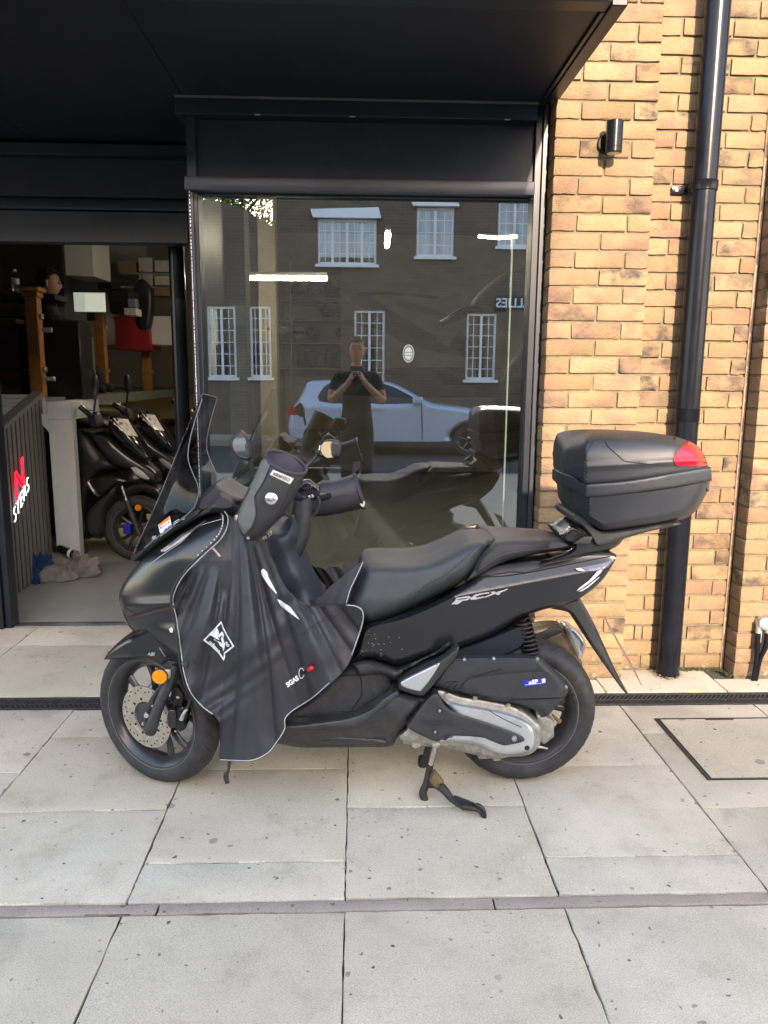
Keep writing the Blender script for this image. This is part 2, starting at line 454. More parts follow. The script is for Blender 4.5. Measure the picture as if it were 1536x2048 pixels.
def pave_mat(name, base, seed, fine=True):
    mt, t, b, N, L = nodes_of(name)
    g = N.new('ShaderNodeNewGeometry'); oi = N.new('ShaderNodeObjectInfo')
    def noise(sc, d=6, r=.65):
        n = N.new('ShaderNodeTexNoise'); n.inputs['Scale'].default_value = sc; n.inputs['Detail'].default_value = d; n.inputs['Roughness'].default_value = r
        L.new(g.outputs['Position'], n.inputs['Vector']); return n.outputs[0]
    def rng(src, a, c, d0=0, d1=1):
        m = N.new('ShaderNodeMapRange'); m.inputs[1].default_value = a; m.inputs[2].default_value = c; m.inputs[3].default_value = d0; m.inputs[4].default_value = d1
        L.new(src, m.inputs[0]); return m.outputs[0]
    def mix(f, a, c, mode='MIX'):
        m = N.new('ShaderNodeMix'); m.data_type = 'RGBA'; m.blend_type = mode
        if isinstance(f, float): m.inputs[0].default_value = f
        else: L.new(f, m.inputs[0])
        for i, v in ((6, a), (7, c)):
            if isinstance(v, tuple): m.inputs[i].default_value = c4(v)
            else: L.new(v, m.inputs[i])
        return m.outputs[2]
    def math_(op, a, c=None):
        m = N.new('ShaderNodeMath'); m.operation = op
        for i, v in enumerate((a, c)):
            if v is None: continue
            if isinstance(v, (int, float)): m.inputs[i].default_value = v
            else: L.new(v, m.inputs[i])
        return m.outputs[0]
    b1 = tuple(c*.90 for c in base); b2 = tuple(min(1, c*1.12) for c in base)
    col = mix(rng(noise(3.2), .34, .66), b1, b2)
    col = mix(rng(oi.outputs['Random'], 0, 1, 0, .5), col, tuple(c*k for c, k in zip(base, (.90, .86, .78))))
    col = mix(rng(noise(6, 9, .72), .52, .72, 0, .38), col, tuple(c*k for c, k in zip(base, (.45, .41, .36))))     # grime clouds
    col = mix(rng(noise(34, 8, .8), .56, .76, 0, .6), col, tuple(c*k for c, k in zip(base, (.5, .48, .46))))          # small soiling
    col = mix(rng(noise(240, 5, .75), .35, .65, 0, 1), mix(1.0, col, (.74, .74, .73), 'MULTIPLY'), mix(1.0, col, (1.20, 1.20, 1.19), 'MULTIPLY'))  # aggregate
    # trodden gum and oil spots
    for sc, th, ds, keep, amt in ((5.0, .065, .05, .84, .7), (19.0, .10, .06, .89, .9), (2.6, .045, .03, .88, .45), (40, .14, .07, .93, .75)):
        vo = N.new('ShaderNodeTexVoronoi'); vo.inputs['Scale'].default_value = sc; vo.voronoi_dimensions = '2D'
        wp = N.new('ShaderNodeVectorMath'); wp.operation = 'MULTIPLY_ADD'; wp.inputs[1].default_value = (.022, .022, 0)
        n3 = N.new('ShaderNodeTexNoise'); n3.inputs['Scale'].default_value = 55; n3.inputs['Detail'].default_value = 5; L.new(g.outputs['Position'], n3.inputs['Vector']); L.new(n3.outputs['Color'], wp.inputs[0])
        L.new(g.outputs['Position'], wp.inputs[2]); L.new(wp.outputs[0], vo.inputs['Vector'])
        sc_ = N.new('ShaderNodeSeparateColor'); L.new(vo.outputs['Color'], sc_.inputs[0])
        rad = rng(sc_.outputs[1], 0, 1, th*.35, th*1.25)
        f = math_('LESS_THAN', vo.outputs['Distance'], rad); f = math_('MULTIPLY', f, math_('GREATER_THAN', sc_.outputs[0], keep)); f = math_('MULTIPLY', f, rng(sc_.outputs[2], 0, 1, amt*.45, amt))
        col = mix(f, col, (.055, .05, .047))
    L.new(col, b.inputs['Base Color']); b.inputs['Roughness'].default_value = .86; b.inputs['Specular IOR Level'].default_value = .25
    bp = N.new('ShaderNodeBump'); bp.inputs['Strength'].default_value = .28; bp.inputs['Distance'].default_value = .002
    # faint diagonal mould pattern of the pressed slabs
    mp = N.new('ShaderNodeMapping'); mp.inputs['Rotation'].default_value = (0, 0, R(38)); L.new(g.outputs['Position'], mp.inputs[0])
    wv = N.new('ShaderNodeTexWave'); wv.inputs['Scale'].default_value = 34; wv.inputs['Distortion'].default_value = 1.6; wv.inputs['Detail'].default_value = 2; L.new(mp.outputs[0], wv.inputs['Vector'])
    hgt = math_('ADD', math_('MULTIPLY', wv.outputs[1], .16), noise(260, 4, .6)); L.new(hgt, bp.inputs['Height']); L.new(bp.outputs[0], b.inputs['Normal'])
    return mt
M_SLAB = pave_mat('concrete_slab', (.54, .488, .395), 1)
M_EDGE = pave_mat('edging_stone', (.34, .29, .25), 2)
M_BED = pm('joint_sand', (.06, .056, .042), .95, var=.4, scale=40, bump=.5, col2=None, dirt=((.07, .09, .02), .8, 14, .5))
M_BLACK = pm('black_powder_coat', (.0075, .0105, .018), .38, var=.2, scale=5, spec=.45, rvar=.08, bump=.05, bscale=600, dirt=((.06, .06, .06), .25, 25, .6))
M_BLACKM = pm('black_matt_panel', (.0065, .0092, .017), .5, var=.2, scale=3, spec=.4, rvar=.1, dirt=((.05, .05, .052), .32, 7, .52))
M_GREYFR = pm('dark_grey_frame', (.026, .030, .040), .36, var=.15, scale=6, spec=.5, rvar=.08, dirt=((.14, .14, .14), .2, 30, .62))
M_ALU = pm('aluminium', (.62, .62, .62), .32, metal=1, var=.08, scale=30)
M_DARKGAP = pm('dark_gap', (.012, .011, .010), .95, var=.3, scale=20)  # plain near black for seams, slots, holes and creases
M_PIPE = pm('black_iron_pipe', (.0055, .0065, .010), .22, var=.15, scale=12, spec=.22, rvar=.06, bump=.05, bscale=300, dirt=((.12, .12, .13), .35, 45, .66))
M_IRON = pm('cast_iron', (.045, .045, .047), .5, metal=.5, var=.3, scale=40, bump=.4, dirt=((.14, .12, .09), .5, 35, .55))
M_STEEL = pm('galvanised_steel', (.42, .44, .46), .42, metal=.8, var=.15, scale=60)
M_STEEL2 = pm('dull_grey_edge', (.075, .075, .076), .5, var=.15, scale=12)
M_LEAF = pm('dry_leaves', (.23, .16, .08), .9, var=.5, scale=90)
M_MOSS = pm('moss', (.030, .034, .014), .95, var=.5, scale=80, bump=.8)
def struct(o): o['kind'] = 'structure'; return o
YF, YR, YG, YD = 3.43, 3.545, 3.60, 4.25       # brick face, brick recess, window glass, doorway
XB0, XB1, XP = .832, 1.262, 1.805              # brick pier left/right edge, right pier left edge
# ================================================================== pavement
pav = obj('pavement', ([(-9, -3.6, -.012), (9, -3.6, -.012), (9, 4.30, -.012), (-9, 4.30, -.012)], [(0, 1, 2, 3)]), M_BED); struct(pav)
XJ = [-1.205-.595*2, -1.205-.595, -1.205, -.622, -.031, .562, 1.152, 1.152+.595, 1.152+.595*2, 1.152+.595*3]
def slab(a, b, c, d, mat=M_SLAB, name='paving_slab', gap=.0026, h=.05):
    gx0, gx1 = a+random.uniform(.5, 1.3)*gap, b-random.uniform(.5, 1.3)*gap; gy0, gy1 = c+random.uniform(.5, 1.3)*gap, d-random.uniform(.5, 1.3)*gap
    bm = bmesh.new(); bm_box(bm, (gx0, gy0, -h), (gx1, gy1, 0), .0035, 2)
    lg = [e for e in bm.edges if e.calc_length() > .12]
    bmesh.ops.subdivide_edges(bm, edges=lg, cuts=14)
    for v in bm.verts:
        if v.co.z > -.02:
            ex = min(v.co.x-gx0, gx1-v.co.x); ey = min(v.co.y-gy0, gy1-v.co.y); j = random.gauss(0, .0011)
            if random.random() < .05: j = -abs(random.gauss(0, .0045))
            if ex < .006: v.co.x += j if v.co.x > (gx0+gx1)/2 else -j
            if ey < .006: v.co.y += j if v.co.y > (gy0+gy1)/2 else -j
    dz = [random.uniform(-.0015, .0012) for _ in range(4)]
    for v in bm.verts:
        u = (v.co.x-gx0)/(gx1-gx0); w_ = (v.co.y-gy0)/(gy1-gy0)
        v.co.z += dz[0]*(1-u)*(1-w_)+dz[1]*u*(1-w_)+dz[2]*(1-u)*w_+dz[3]*u*w_
    return obj(name, bm, mat, pav, None, 30)
for i in range(len(XJ)-1):                      # forecourt between edging strip and drain
    odd = i % 2 == 0
    ys = [1.892] + ([2.345, 2.875, 3.130] if odd else [2.062, 2.605, 3.130])
    if abs(XJ[i]-1.152) < .01: ys = [1.892, 2.315, 2.862, 3.130]
    for k in range(len(ys)-1):
        if XJ[i] > 1.1 and k >= 1 and False: continue
        slab(XJ[i], XJ[i+1], ys[k], ys[k+1])
for i in range(len(XJ)-1):                      # slabs in front of the strip
    y1 = 1.842
    for k in range(3):
        slab(XJ[i], XJ[i+1], y1-.60, y1); y1 -= .60
xs = [-2.4, -1.45, -.532, .375, 1.28, 2.2, 3.1]   # long edging strip
for a, b_ in zip(xs[:-1], xs[1:]): slab(a, b_, 1.845, 1.889, M_EDGE, 'edging_kerb', .003)
for a, b_ in ((-2.98, -1.80), (-1.80, -.95), (-.95, -.69)):   # in front of the doorway
    slab(a, b_, 3.268, 3.935); slab(a, b_, 3.935, 4.235)
for a, b_ in ((-.69, .0), (0, .6), (.6, 1.14), (1.14, 1.70), (1.70, 2.3), (2.3, 2.9)):
    slab(a, b_, 3.268, 3.42 if not (1.1 < a < 1.5) else 3.54)
rear = obj('pavement', ([(-9, -4.0, -.016), (9, -4.0, -.016), (9, 0.05, -.016), (-9, 0.05, -.016)], [(0, 1, 2, 3)]), M_SLAB); struct(rear)
rear.location.z = .012
# drain channel
def drain(x0, x1, label):
    t = thing('drain_channel', label, 'drain', ((x0+x1)/2, 3.197, 0)); o = Vector(((x0+x1)/2, 3.197, 0))
    boxes('frame', [((x0, 3.136, -.03), (x1, 3.1425, .001)), ((x0, 3.252, -.03), (x1, 3.2585, .001))], M_IRON, t, .001, o)
    box('trough', (x0, 3.1425, -.06), (x1, 3.252, -.022), M_DARKGAP, t, 0, off=o)
    n = int(round((x1-x0)/.5)); L_ = (x1-x0)/n
    for k in range(n):
        bm = bmesh.new(); xa = x0+k*L_+.002; xb = x0+(k+1)*L_-.002
        bm_box(bm, (xa, 3.144, -.02), (xb, 3.152, -.001), .001); bm_box(bm, (xa, 3.2425, -.02), (xb, 3.2505, -.001), .001)
        bm_box(bm, (xa, 3.1945, -.02), (xb, 3.2, -.0025), .001)
        x = xa+.012; j = 0
        while x < xb-.008:
            for row, (ya, yb, sg) in enumerate(((3.152, 3.1945, 1), (3.2, 3.2425, -1))):
                M = Matrix.Translation((x, (ya+yb)/2, -.008)) @ Matrix.Rotation(R(38*sg), 4, 'Z')
                bm_box(bm, (-.0042, -(yb-ya)*.60, -.010), (.0042, (yb-ya)*.60, .007), .002, 1, M)
            x += .0205; j += 1
        obj('grate', bm, M_IRON, t, o, 30)
    return t
drain(-3.0, -.0, 'black iron slotted drain channel in the paving left of the scooter, before the doorway')
drain(.005, 3.005, 'black iron slotted drain channel in the paving along the brick wall behind the rear wheel')
# recessed cover
t = thing('manhole_cover', 'paved recessed inspection cover with dark steel edge, right of the rear wheel', 'manhole', (1.55, 2.74, 0)); o = Vector((1.55, 2.74, 0))
for nm, a, b_ in (('edge_rail', (1.250, 2.490, .0005), (1.262, 2.990, .0045)), ('edge_rail', (1.262, 2.979, .0005), (2.05, 2.990, .0042)), ('edge_rail', (1.262, 2.490, .0005), (2.05, 2.501, .0042))):
    box(nm, a, b_, M_IRON, t, .0008, off=o)
box('gap', (1.266, 2.503, .0003), (1.271, 2.977, .002), M_DARKGAP, t, 0, off=o)
box('tray', (1.271, 2.501, .0005), (2.05, 2.979, .0035), M_SLAB, t, .0008, off=o)
box('lifting_slot', (1.46, 2.967, .0036), (1.58, 2.9775, .0048), M_IRON, t, .0005, off=o)
# ================================================================== brick building
bld = thing('brick_building', 'yellow buff brick building wall with recessed bay right of the shop window', 'building', (1.5, YF, 0)); BO = Vector((1.5, YF, 0))
def wallblock(a, b_, mat, nm='wall'): return box(nm, a, b_, mat, bld, 0, off=BO)
wallblock((XB0+.006, YF+.009, -.05), (XB1-.006, 3.9, 6.4), M_MORTAR, 'mortar_bed')
wallblock((XB1-.006, YR+.009, -.05), (XP+.006, 3.9, 6.4), M_MORTAR, 'mortar_bed')
wallblock((XP+.006, YF+.009, -.05), (6.0, 3.9, 6.4), M_MORTAR, 'mortar_bed')
def brick_mesh(L_, H_, D_, seed):
    rs = random.Random(seed); bm = bmesh.new(); bm_box(bm, (0, 0, 0), (L_, D_, H_), .0045, 2)
    bmesh.ops.subdivide_edges(bm, edges=[e for e in bm.edges if e.calc_length() > L_*.6], cuts=3)
    for v in bm.verts:
        v.co += Vector((rs.uniform(-1, 1), rs.uniform(-1, 1), rs.uniform(-1, 1)))*.0016
    me = bpy.data.meshes.new('brick'); bm.to_mesh(me); bm.free(); finish(me, 38); me.materials.append(M_BRICK); return me
BM = {}
def brick(x0, L_, y, zc, D_=.1025):
    key = (round(L_, 3), round(D_, 3)); 
    if key not in BM: BM[key] = [brick_mesh(L_-.0, .065, D_, 50+i+len(BM)*7) for i in range(4)]
    o = bpy.data.objects.new('brick', random.choice(BM[key])); link(o, bld)
    o.location = Vector((x0+random.uniform(-.0015, .0015), y+random.uniform(-.003, .002), zc+random.uniform(-.0012, .0012)))-BO
    return o
J = .0105; ST, HD = .2098, .1
NC = 40
def fill(x0, x1, y, zc, first, inset=0):
    """bricks from x0 to x1; first = length of the first brick"""
    x = x0; L_ = first
    while x < x1-.03:
        l = min(L_, x1-x)
        brick(x, l-(0 if x+l >= x1-.001 else 0), y, zc); x += l+J; L_ = ST
for k in range(NC):
    zc = .006+k*.075
    Wp = XB1-XB0
    if k % 2 == 0: fill(XB0, XB1, YF, zc, ST)
    else: fill(XB0, XB1, YF, zc, HD)
    Wr = XP-XB1-.004
    fill(XB1+.002, XP-.012, YR, zc, HD+.02 if k % 2 == 0 else ST+.02)
    fill(XP, XP+.46, YF, zc, ST if k % 2 == 0 else HD)
tube('movement_joint', [Vector((XP-.008, YR-.003, -.02))-BO, Vector((XP-.008, YR-.003, 1.5))-BO, Vector((XP-.008, YR-.003, 6.4))-BO], .0085, M_SEAL, bld, 8)
# ---- rainwater pipe
pp = thing('drain_pipe', 'tall black rainwater pipe with joint collars on the brick wall', 'pipe', (1.502, 3.475, 0)); o = Vector((1.502, 3.475, 0))
pc = (1.502, 3.475)
lathe('pipe', [(.0535, -.03), (.0535, 6.2)], M_PIPE, pp, 32, 'Z', (pc[0], pc[1], 0), off=o)
def collar(z0, z1, r=.0575): lathe('collar', [(.0535, z0-.004), (r, z0), (r, z1-.004), (r+.002, z1), (.0535, z1+.003)], M_PIPE, pp, 32, 'Z', (pc[0], pc[1], 0), off=o)
collar(1.22, 1.275, .0560)
zb = U(1400, 372, 3.47).z
collar(zb-.02, zb+.018, .0575)
box('bracket', (1.502-.118, 3.528, zb-.02), (1.502-.045, 3.536, zb+.014), M_PIPE, pp, .006, 2, off=o)
lathe('screw', [(.0, 3.5275), (.006, 3.5272), (.0065, 3.529)], M_STEEL, pp, 12, 'Y', (1.502-.098, 0, zb-.004), off=o)
for q in range(26):   # blown leaves round the foot of the pipe
    pass
bm = bmesh.new()
for q in range(60):
    a = random.uniform(math.pi*.75, math.pi*2.1); r_ = .054+abs(random.gauss(0, .018)); M = Matrix.Translation((1.502+r_*math.cos(a), 3.475+r_*math.sin(a)*.9, .004+random.random()*.006)) @ Matrix.Rotation(random.random()*6, 4, 'Z') @ Matrix.Rotation(random.uniform(-.7, .7), 4, 'X')
    s_ = random.uniform(.005, .013); vs = [bm.verts.new(M @ Vector(p)) for p in ((-s_, 0, 0), (0, -s_*.45, .001), (s_, 0, 0), (0, s_*.45, .001))]; bm.faces.new(vs)
lv = obj('leaf_litter', bm, M_LEAF); lv['kind'] = 'stuff'; lv['label'] = 'dry brown leaf scraps round the foot of the black pipe'; lv['category'] = 'leaves'
bm = bmesh.new()
for q in range(170):
    x = random.uniform(XB1+.3, XP-.005); y = YR-.004-abs(random.gauss(0, .012)); z = .003
    if random.random() < .25: x = XP-.004-abs(random.gauss(0, .01)); y = random.uniform(YF, YR)
    M = Matrix.Translation((x, y, z)) @ Matrix.Rotation(random.random()*6, 4, 'Z'); s_ = random.uniform(.003, .009)
    vs = [bm.verts.new(M @ Vector(p)) for p in ((-s_, 0, 0), (0, -s_, .001), (s_, 0, 0), (0, s_, .002), (0, 0, s_*1.1))]
    for i in range(4): bm.faces.new((vs[i], vs[(i+1) % 4], vs[4]))
ms = obj('moss_line', bm, M_MOSS); ms['kind'] = 'stuff'; ms['label'] = 'dark moss along the foot of the recessed brick bay'; ms['category'] = 'moss'
# ---- wall lamp
lp = thing('wall_lamp', 'small black cylinder wall downlight on the bricks beside the canopy', 'lamp', (1.062, YF, 2.37)); o = Vector((1.062, YF, 2.37))
lathe('back_plate', [(.040, 3.43), (.040, 3.418), (.036, 3.415)], M_PIPE, lp, 32, 'Y', (1.050, 0, 2.38), off=o)
box('arm', (1.04, 3.385, 2.36), (1.06, 3.42, 2.40), M_PIPE, lp, .003, off=o)
lathe('body', [(.031, 2.328), (.034, 2.330), (.034, 2.346), (.033, 2.3465), (.033, 2.348), (.034, 2.349), (.034, 2.45), (.032, 2.452)], M_PIPE, lp, 32, 'Z', (1.062, 3.362, 0), off=o)
lathe('lens', [(.025, 2.3285), (.025, 2.3265)], pm('frosted_lens', (.55, .5, .42), .4), lp, 24, 'Z', (1.062, 3.362, 0), off=o)
# ---- screws left in the wall and the conduit
def stud(px, py0, py1, Y, label):
    a, b_ = U(px, py0, Y), U(px, py1, Y); bm = bmesh.new(); n = 14
    pr = []
    for i in range(n):
        z = b_.z+(a.z-b_.z)*i/(n-1); pr.append((.0042 if i % 2 else .0028, z))
    bm_lathe(bm, pr, 10, 'Z', (a.x, Y-.004, 0))
    return tag(obj('threaded_stud', bm, M_IRON, smooth=30), label, 'stud')
stud(1269, 1251, 1278, YR, 'rusty threaded stud flat on the bricks left of the pipe foot')
stud(1360, 1251, 1280, YR, 'rusty threaded stud flat on the bricks right of the pipe foot')
cd = thing('conduit', 'grey round inspection elbow with two black cables entering the ground by the pier', 'conduit', (2.0, 3.4, 0))
cpt = U(1528, 1247, 3.395); o = Vector((2.0, 3.4, 0))
lathe('elbow', [(.028, 3.43), (.030, 3.40), (.030, 3.385), (.026, 3.381)], M_STEEL, cd, 32, 'Y', (cpt.x, 0, cpt.z), off=o)
lathe('lid', [(.0245, 3.381), (.0245, 3.377), (.021, 3.3755)], M_STEEL, cd, 32, 'Y', (cpt.x+.004, 0, cpt.z-.003), off=o)
for sx in (-.021, .024):
    tube('socket', [Vector((cpt.x+sx, 3.4, cpt.z+.005))-o, Vector((cpt.x+sx, 3.4, cpt.z-.048))-o], .0125, M_STEEL, cd, 14)
    tube('cable', [Vector((cpt.x+sx, 3.4, cpt.z-.045))-o, Vector((cpt.x+sx*.95, 3.4, cpt.z-.11))-o, Vector((cpt.x+sx*.4-.01, 3.398, cpt.z-.18))-o, Vector((cpt.x+sx*.32-.022, 3.395, -.02))-o], [.0125, .013, .010, .0085], M_PIPE, cd, 12, 6)
box('clip', (cpt.x-.004, 3.41, cpt.z-.10), (cpt.x+.004, 3.428, cpt.z-.04), M_STEEL, cd, .001, off=o)
# ================================================================== canopy
cz = 2.553
can = thing('canopy', 'deep black flat entrance canopy over the shop window and doorway', 'canopy', (-1.0, 3.4, cz)); o = Vector((-1.0, 3.4, cz))
XC = .842
jx = [-6.0, -3.4, U(385, 190, 3.6).x-.03, XC-.055]
jx = [-5.5, -2.6, -1.62, -.735, XC-.052]
for a, b_ in zip(jx[:-1], jx[1:]):
    box('soffit_panel', (a+.0012, 2.66, cz+.012), (b_-.0012, 4.32, cz+.03), M_BLACKM, can, .0015, off=o)
box('side_beam', (XC-.052, 2.60, cz-.004), (XC, 3.425, cz+.16), M_BLACK, can, .004, off=o)
box('side_trim', (XC-.068, 2.66, cz+.001), (XC-.0525, 3.42, cz+.0115), M_BLACK, can, .002, off=o)
box('front_beam', (-5.5, 2.585, cz+.002), (XC-.053, 2.657, cz+.162), M_BLACK, can, .004, off=o)
box('deck', (-5.5, 2.59, cz+.163), (XC, 4.4, cz+.18), M_BLACKM, can, 0, off=o)
# ================================================================== window front
XW0, XW1, ZW0, ZW1 = -.690, .775, .478, 2.196
M_GLASS = glassy('shop_glass', .27, (.74, .82, .78), 0.0, 1.5, .9, dust=.02)
M_GLASSE = pm('glass_edge', (.42, .50, .43), .2, var=.05)
win = thing('shop_window', 'large black framed shop window reflecting the street, behind the scooter', 'window', (.05, YG, 0)); o = Vector((.05, YG, 0))
box('frame_post', (XW1, YG-.055, -.02), (XB0-.003, YG+.05, cz+.012), M_BLACK, win, .003, off=o)
box('frame_edge', (XW1-.0005+.03, YG-.075, -.02), (XB0-.006, YG-.0555, cz+.011), M_GREYFR, win, .002, off=o)
box('frame_post', (XW0-.045, YG-.05, -.02), (XW0, YG+.05, cz-.0), M_BLACK, win, .003, off=o)
box('shutter_guide', (XW0-.030, YG-.062, .3), (XW0-.018, YG-.0505, 2.19), M_GREYFR, win, .002, off=o)
box('bottom_rail', (XW0+.001, YG-.045, ZW0-.055), (XW1-.001, YG+.045, ZW0), M_BLACK, win, .004, off=o)
box('sill', (XW0+.001, YG-.065, ZW0-.078), (XW1-.001, YG-.005, ZW0-.056), M_GREYFR, win, .003, off=o)
box('riser_panel', (XW0+.001, YG-.035, -.02), (XW1-.001, YG+.03, ZW0-.079), M_BLACKM, win, .002, off=o)
box('transom', (XW0-.050, YG-.085, ZW1-.004), (XW1-.0005, YG+.045, ZW1+.053), M_GREYFR, win, .006, 2, off=o)
box('transom_lip', (XW0+.003, YG-.040, ZW1-.012), (XW1-.001, YG-.012, ZW1-.0045), M_BLACK, win, .001, off=o)
box('header_panel', (XW0-.030, YG-.030, ZW1+.0535), (XW1-.001, YG+.02, cz-.062), M_BLACKM, win, .001, off=o)
box('header_trim', (XW0-.075, YG-.100, cz-.0615), (XW1-.002, YG+.05, cz+.0065), M_BLACK, win, .003, off=o)
box('trim_edge', (XW0-.076, YG-.106, cz+.0005), (XW1-.002, YG-.1005, cz+.0105), M_STEEL2, win, .001, off=o)
for px in (515, 705, 1015): 
    p = U(px, 231, YG-.1); box('clip', (p.x-.012, YG-.103, cz-.0635), (p.x+.012, YG-.1005, cz-.0585), M_STEEL, win, .0005, off=o)
g_ = box('glass_pane', (XW0-.0, YG-.004, ZW0-.0), (XW1+.0, YG+.002, ZW1), M_GLASS, win, 0, off=o)
# single sheet so that light is filtered once
g_.data.clear_geometry(); g_.data.from_pydata([(XW0-.05, 0, ZW0-.001), (XW1-.05, 0, ZW0-.001), (XW1-.05, 0, ZW1), (XW0-.05, 0, ZW1)], [], [(0, 1, 2, 3)]); g_.data.update()
# frayed white silicone bead beside the shutter guide
bm = bmesh.new(); rs = random.Random(3)
for i in range(90):
    z = 2.185-i*.0155; s_ = rs.uniform(.0008, .0026) if i < 17 else rs.uniform(.0001, .0009)
    bm_box(bm, (XW0-.033-s_, YG-.066, z), (XW0-.031+s_*.4, YG-.0625, z+rs.uniform(.004, .011)+(.006 if i >= 17 else 0)), .0003)
obj('silicone_bead', bm, pm('white_silicone', (.75, .76, .76), .6), win, o, 30)
box('glass_edge', (.716, YG+.10, ZW0-.1), (.724, YG+.112, 2.05), M_GLASSE, win, .001, off=o)
# round sticker on the pane
p = U(817, 707, YG-.006)
M_STK = pm('sticker_white', (.50, .56, .55), .5, var=.1, alpha=.72); M_STK2 = pm('sticker_green', (.10, .17, .13), .5, alpha=.85)
for nm, r0, r1, mt, yy in (('sticker_ring', .0215, .0285, M_STK2, .0045), ('sticker_ring', .0285, .031, M_STK, .0045), ('sticker_disc', 0, .0212, M_STK, .0045)):
    bm = bmesh.new(); n = 40
    vo = [bm.verts.new((p.x+r1*.85*math.cos(6.2832*k/n), YG-yy, p.z+1.3*r1*math.sin(6.2832*k/n))) for k in range(n)]
    if r0: 
        vi = [bm.verts.new((p.x+r0*.85*math.cos(6.2832*k/n), YG-yy, p.z+1.3*r0*math.sin(6.2832*k/n))) for k in range(n)]
        for k in range(n): bm.faces.new((vo[k], vo[(k+1) % n], vi[(k+1) % n], vi[k]))
    else: bm.faces.new(vo)
    obj(nm, bm, mt, win, o)
for dz in (.004, -.010): box('sticker_bar', (p.x-.022, YG-.0062, p.z+dz), (p.x+.020, YG-.0048, p.z+dz+.003), M_STK2, win, 0, off=o)
# ================================================================== doorway
XD1 = -.735
door = thing('shop_doorway', 'open black framed shop doorway left of the window with roller shutter box', 'doorway', (-1.4, YD, 0)); o = Vector((-1.4, YD, 0))
ZD = 2.083
xl = U(10, 1130, YD).x
box('head_rail', (-4, YD-.03, ZD), (XD1-.14, YD+.06, ZD+.155), M_GREYFR, door, .004, off=o)
box('shutter_roll', (-4, YD-.02, ZD+.156), (XD1-.0, YD+.06, ZD+.225), M_BLACK, door, .02, 3, off=o)
box('header_panel', (-4, YD-.01, ZD+.226), (XD1-.0, YD+.05, ZD+.51), M_BLACKM, door, .001, off=o)
box('header_trim', (-4, YD-.09, cz-.004-.055), (XD1-.0, YD+.05, cz-.004), M_BLACK, door, .003, off=o)
box('left_jamb', (xl-.9, YD-.05, -.01), (xl-.012, YD+.07, ZD-.001), M_BLACK, door, .003, off=o)
box('jamb_leaf', (xl-.011, YD-.03, -.01), (xl+.028, YD+.06, ZD-.001), M_BLACK, door, .004, off=o)
box('lock_plate', (xl-.075, YD-.0545, U(5, 1180, YD).z-.02), (xl-.055, YD-.0505, U(5, 1120, YD).z), M_STEEL, door, .001, off=o)
for a, b_, yy in ((XD1-.137, XD1-.095, .0), (XD1-.0945, XD1-.048, .016), (XD1-.0475, XD1-.002, -.01)):
    box('right_jamb', (a, YD-.03+yy, -.01), (b_, YD+.09, ZD+.1555), M_GREYFR, door, .003, off=o)
box('return_panel', (XD1-.0015, YG+.05, -.02), (XW0-.012, YD+.09, cz-.003), M_GREYFR, door, .002, off=o)
for nm, a, b_ in (('threshold', 4.236, 4.268), ('threshold', 4.271, 4.292), ('threshold', 4.298, 4.318)):
    box(nm, (xl+.03, a, -.008), (XD1-.13, b_, .006 if a < 4.29 else .004), M_ALU, door, .002, off=o)
box('threshold_gap', (xl+.03, 4.24, -.01), (XD1-.13, 4.32, .001), M_DARKGAP, door, 0, off=o)
tube('round_post', [Vector((-.982, 4.40, 0))-o, Vector((-.982, 4.40, 2.4))-o], .042, M_PIPE, door, 24)
# ================================================================== the scooter
M_SATIN = pm('satin_black_paint', (.0095, .0105, .013), .30, var=.15, scale=6, coat=.35, rvar=.05, spec=.5, dirt=((.06, .058, .055), .06, 18, .5))
M_GLOSS = pm('gloss_black', (.008, .008, .009), .10, var=.1, scale=6, coat=.6, rvar=.03)
M_PLAST = pm('black_textured_plastic', (.027, .028, .031), .52, var=.15, scale=14, bump=.25, bscale=900, spec=.45, rvar=.07, dirt=((.12, .115, .105), .22, 16, .5))
M_CASE = pm('top_case_plastic', (.016, .019, .025), .40, var=.10, scale=10, bump=.22, bscale=1500, spec=.5, rvar=.05, dirt=((.11, .11, .11), .14, 22, .55))
M_FLOORP = pm('floor_plastic', (.028, .029, .031), .5, var=.25, scale=25, bump=.3, bscale=300, dirt=((.16, .15, .14), .34, 30, .5))
M_RUBBER = pm('tyre_rubber', (.024, .024, .027), .68, var=.22, scale=18, bump=.25, bscale=260, spec=.35, dirt=((.10, .085, .065), .45, 14, .48))
M_RIM = pm('rim_black', (.026, .027, .030), .30, var=.15, scale=10, coat=.15, dirt=((.09, .085, .08), .2, 40, .5))
M_DISC = pm('brake_disc', (.58, .53, .47), .32, metal=1, var=.12, scale=70, rvar=.1)
M_SILV = pm('silver_paint', (.60, .62, .65), .30, metal=.75, var=.06, scale=9, coat=.3, dirt=((.22, .20, .17), .3, 26, .58))
M_ALLOY = pm('dirty_alloy', (.36, .345, .31), .52, metal=.75, var=.25, scale=50, bump=.2, dirt=((.13, .11, .085), .7, 40, .48))
M_CHROME = pm('bright_bolt', (.75, .74, .72), .22, metal=1, var=.06, scale=60)
M_SEAT = pm('seat_vinyl', (.034, .041, .046), .46, var=.12, scale=14, bump=.5, bscale=1100, spec=.45, rvar=.06, dirt=((.14, .14, .14), .10, 26, .55))
M_SEAT2 = pm('seat_vinyl_smooth', (.038, .039, .043), .5, var=.12, scale=14, bump=.35, bscale=500, spec=.45)
M_NYLON = pm('apron_nylon', (.026, .026, .033), .47, var=.14, scale=9, bump=.22, bscale=1300, spec=.45, rvar=.06, dirt=((.09, .08, .07), .22, 9, .55))
M_NAVY = pm('apron_navy', (.028, .031, .046), .52, var=.15, scale=10, bump=.25, bscale=1100, spec=.4, rvar=.06)
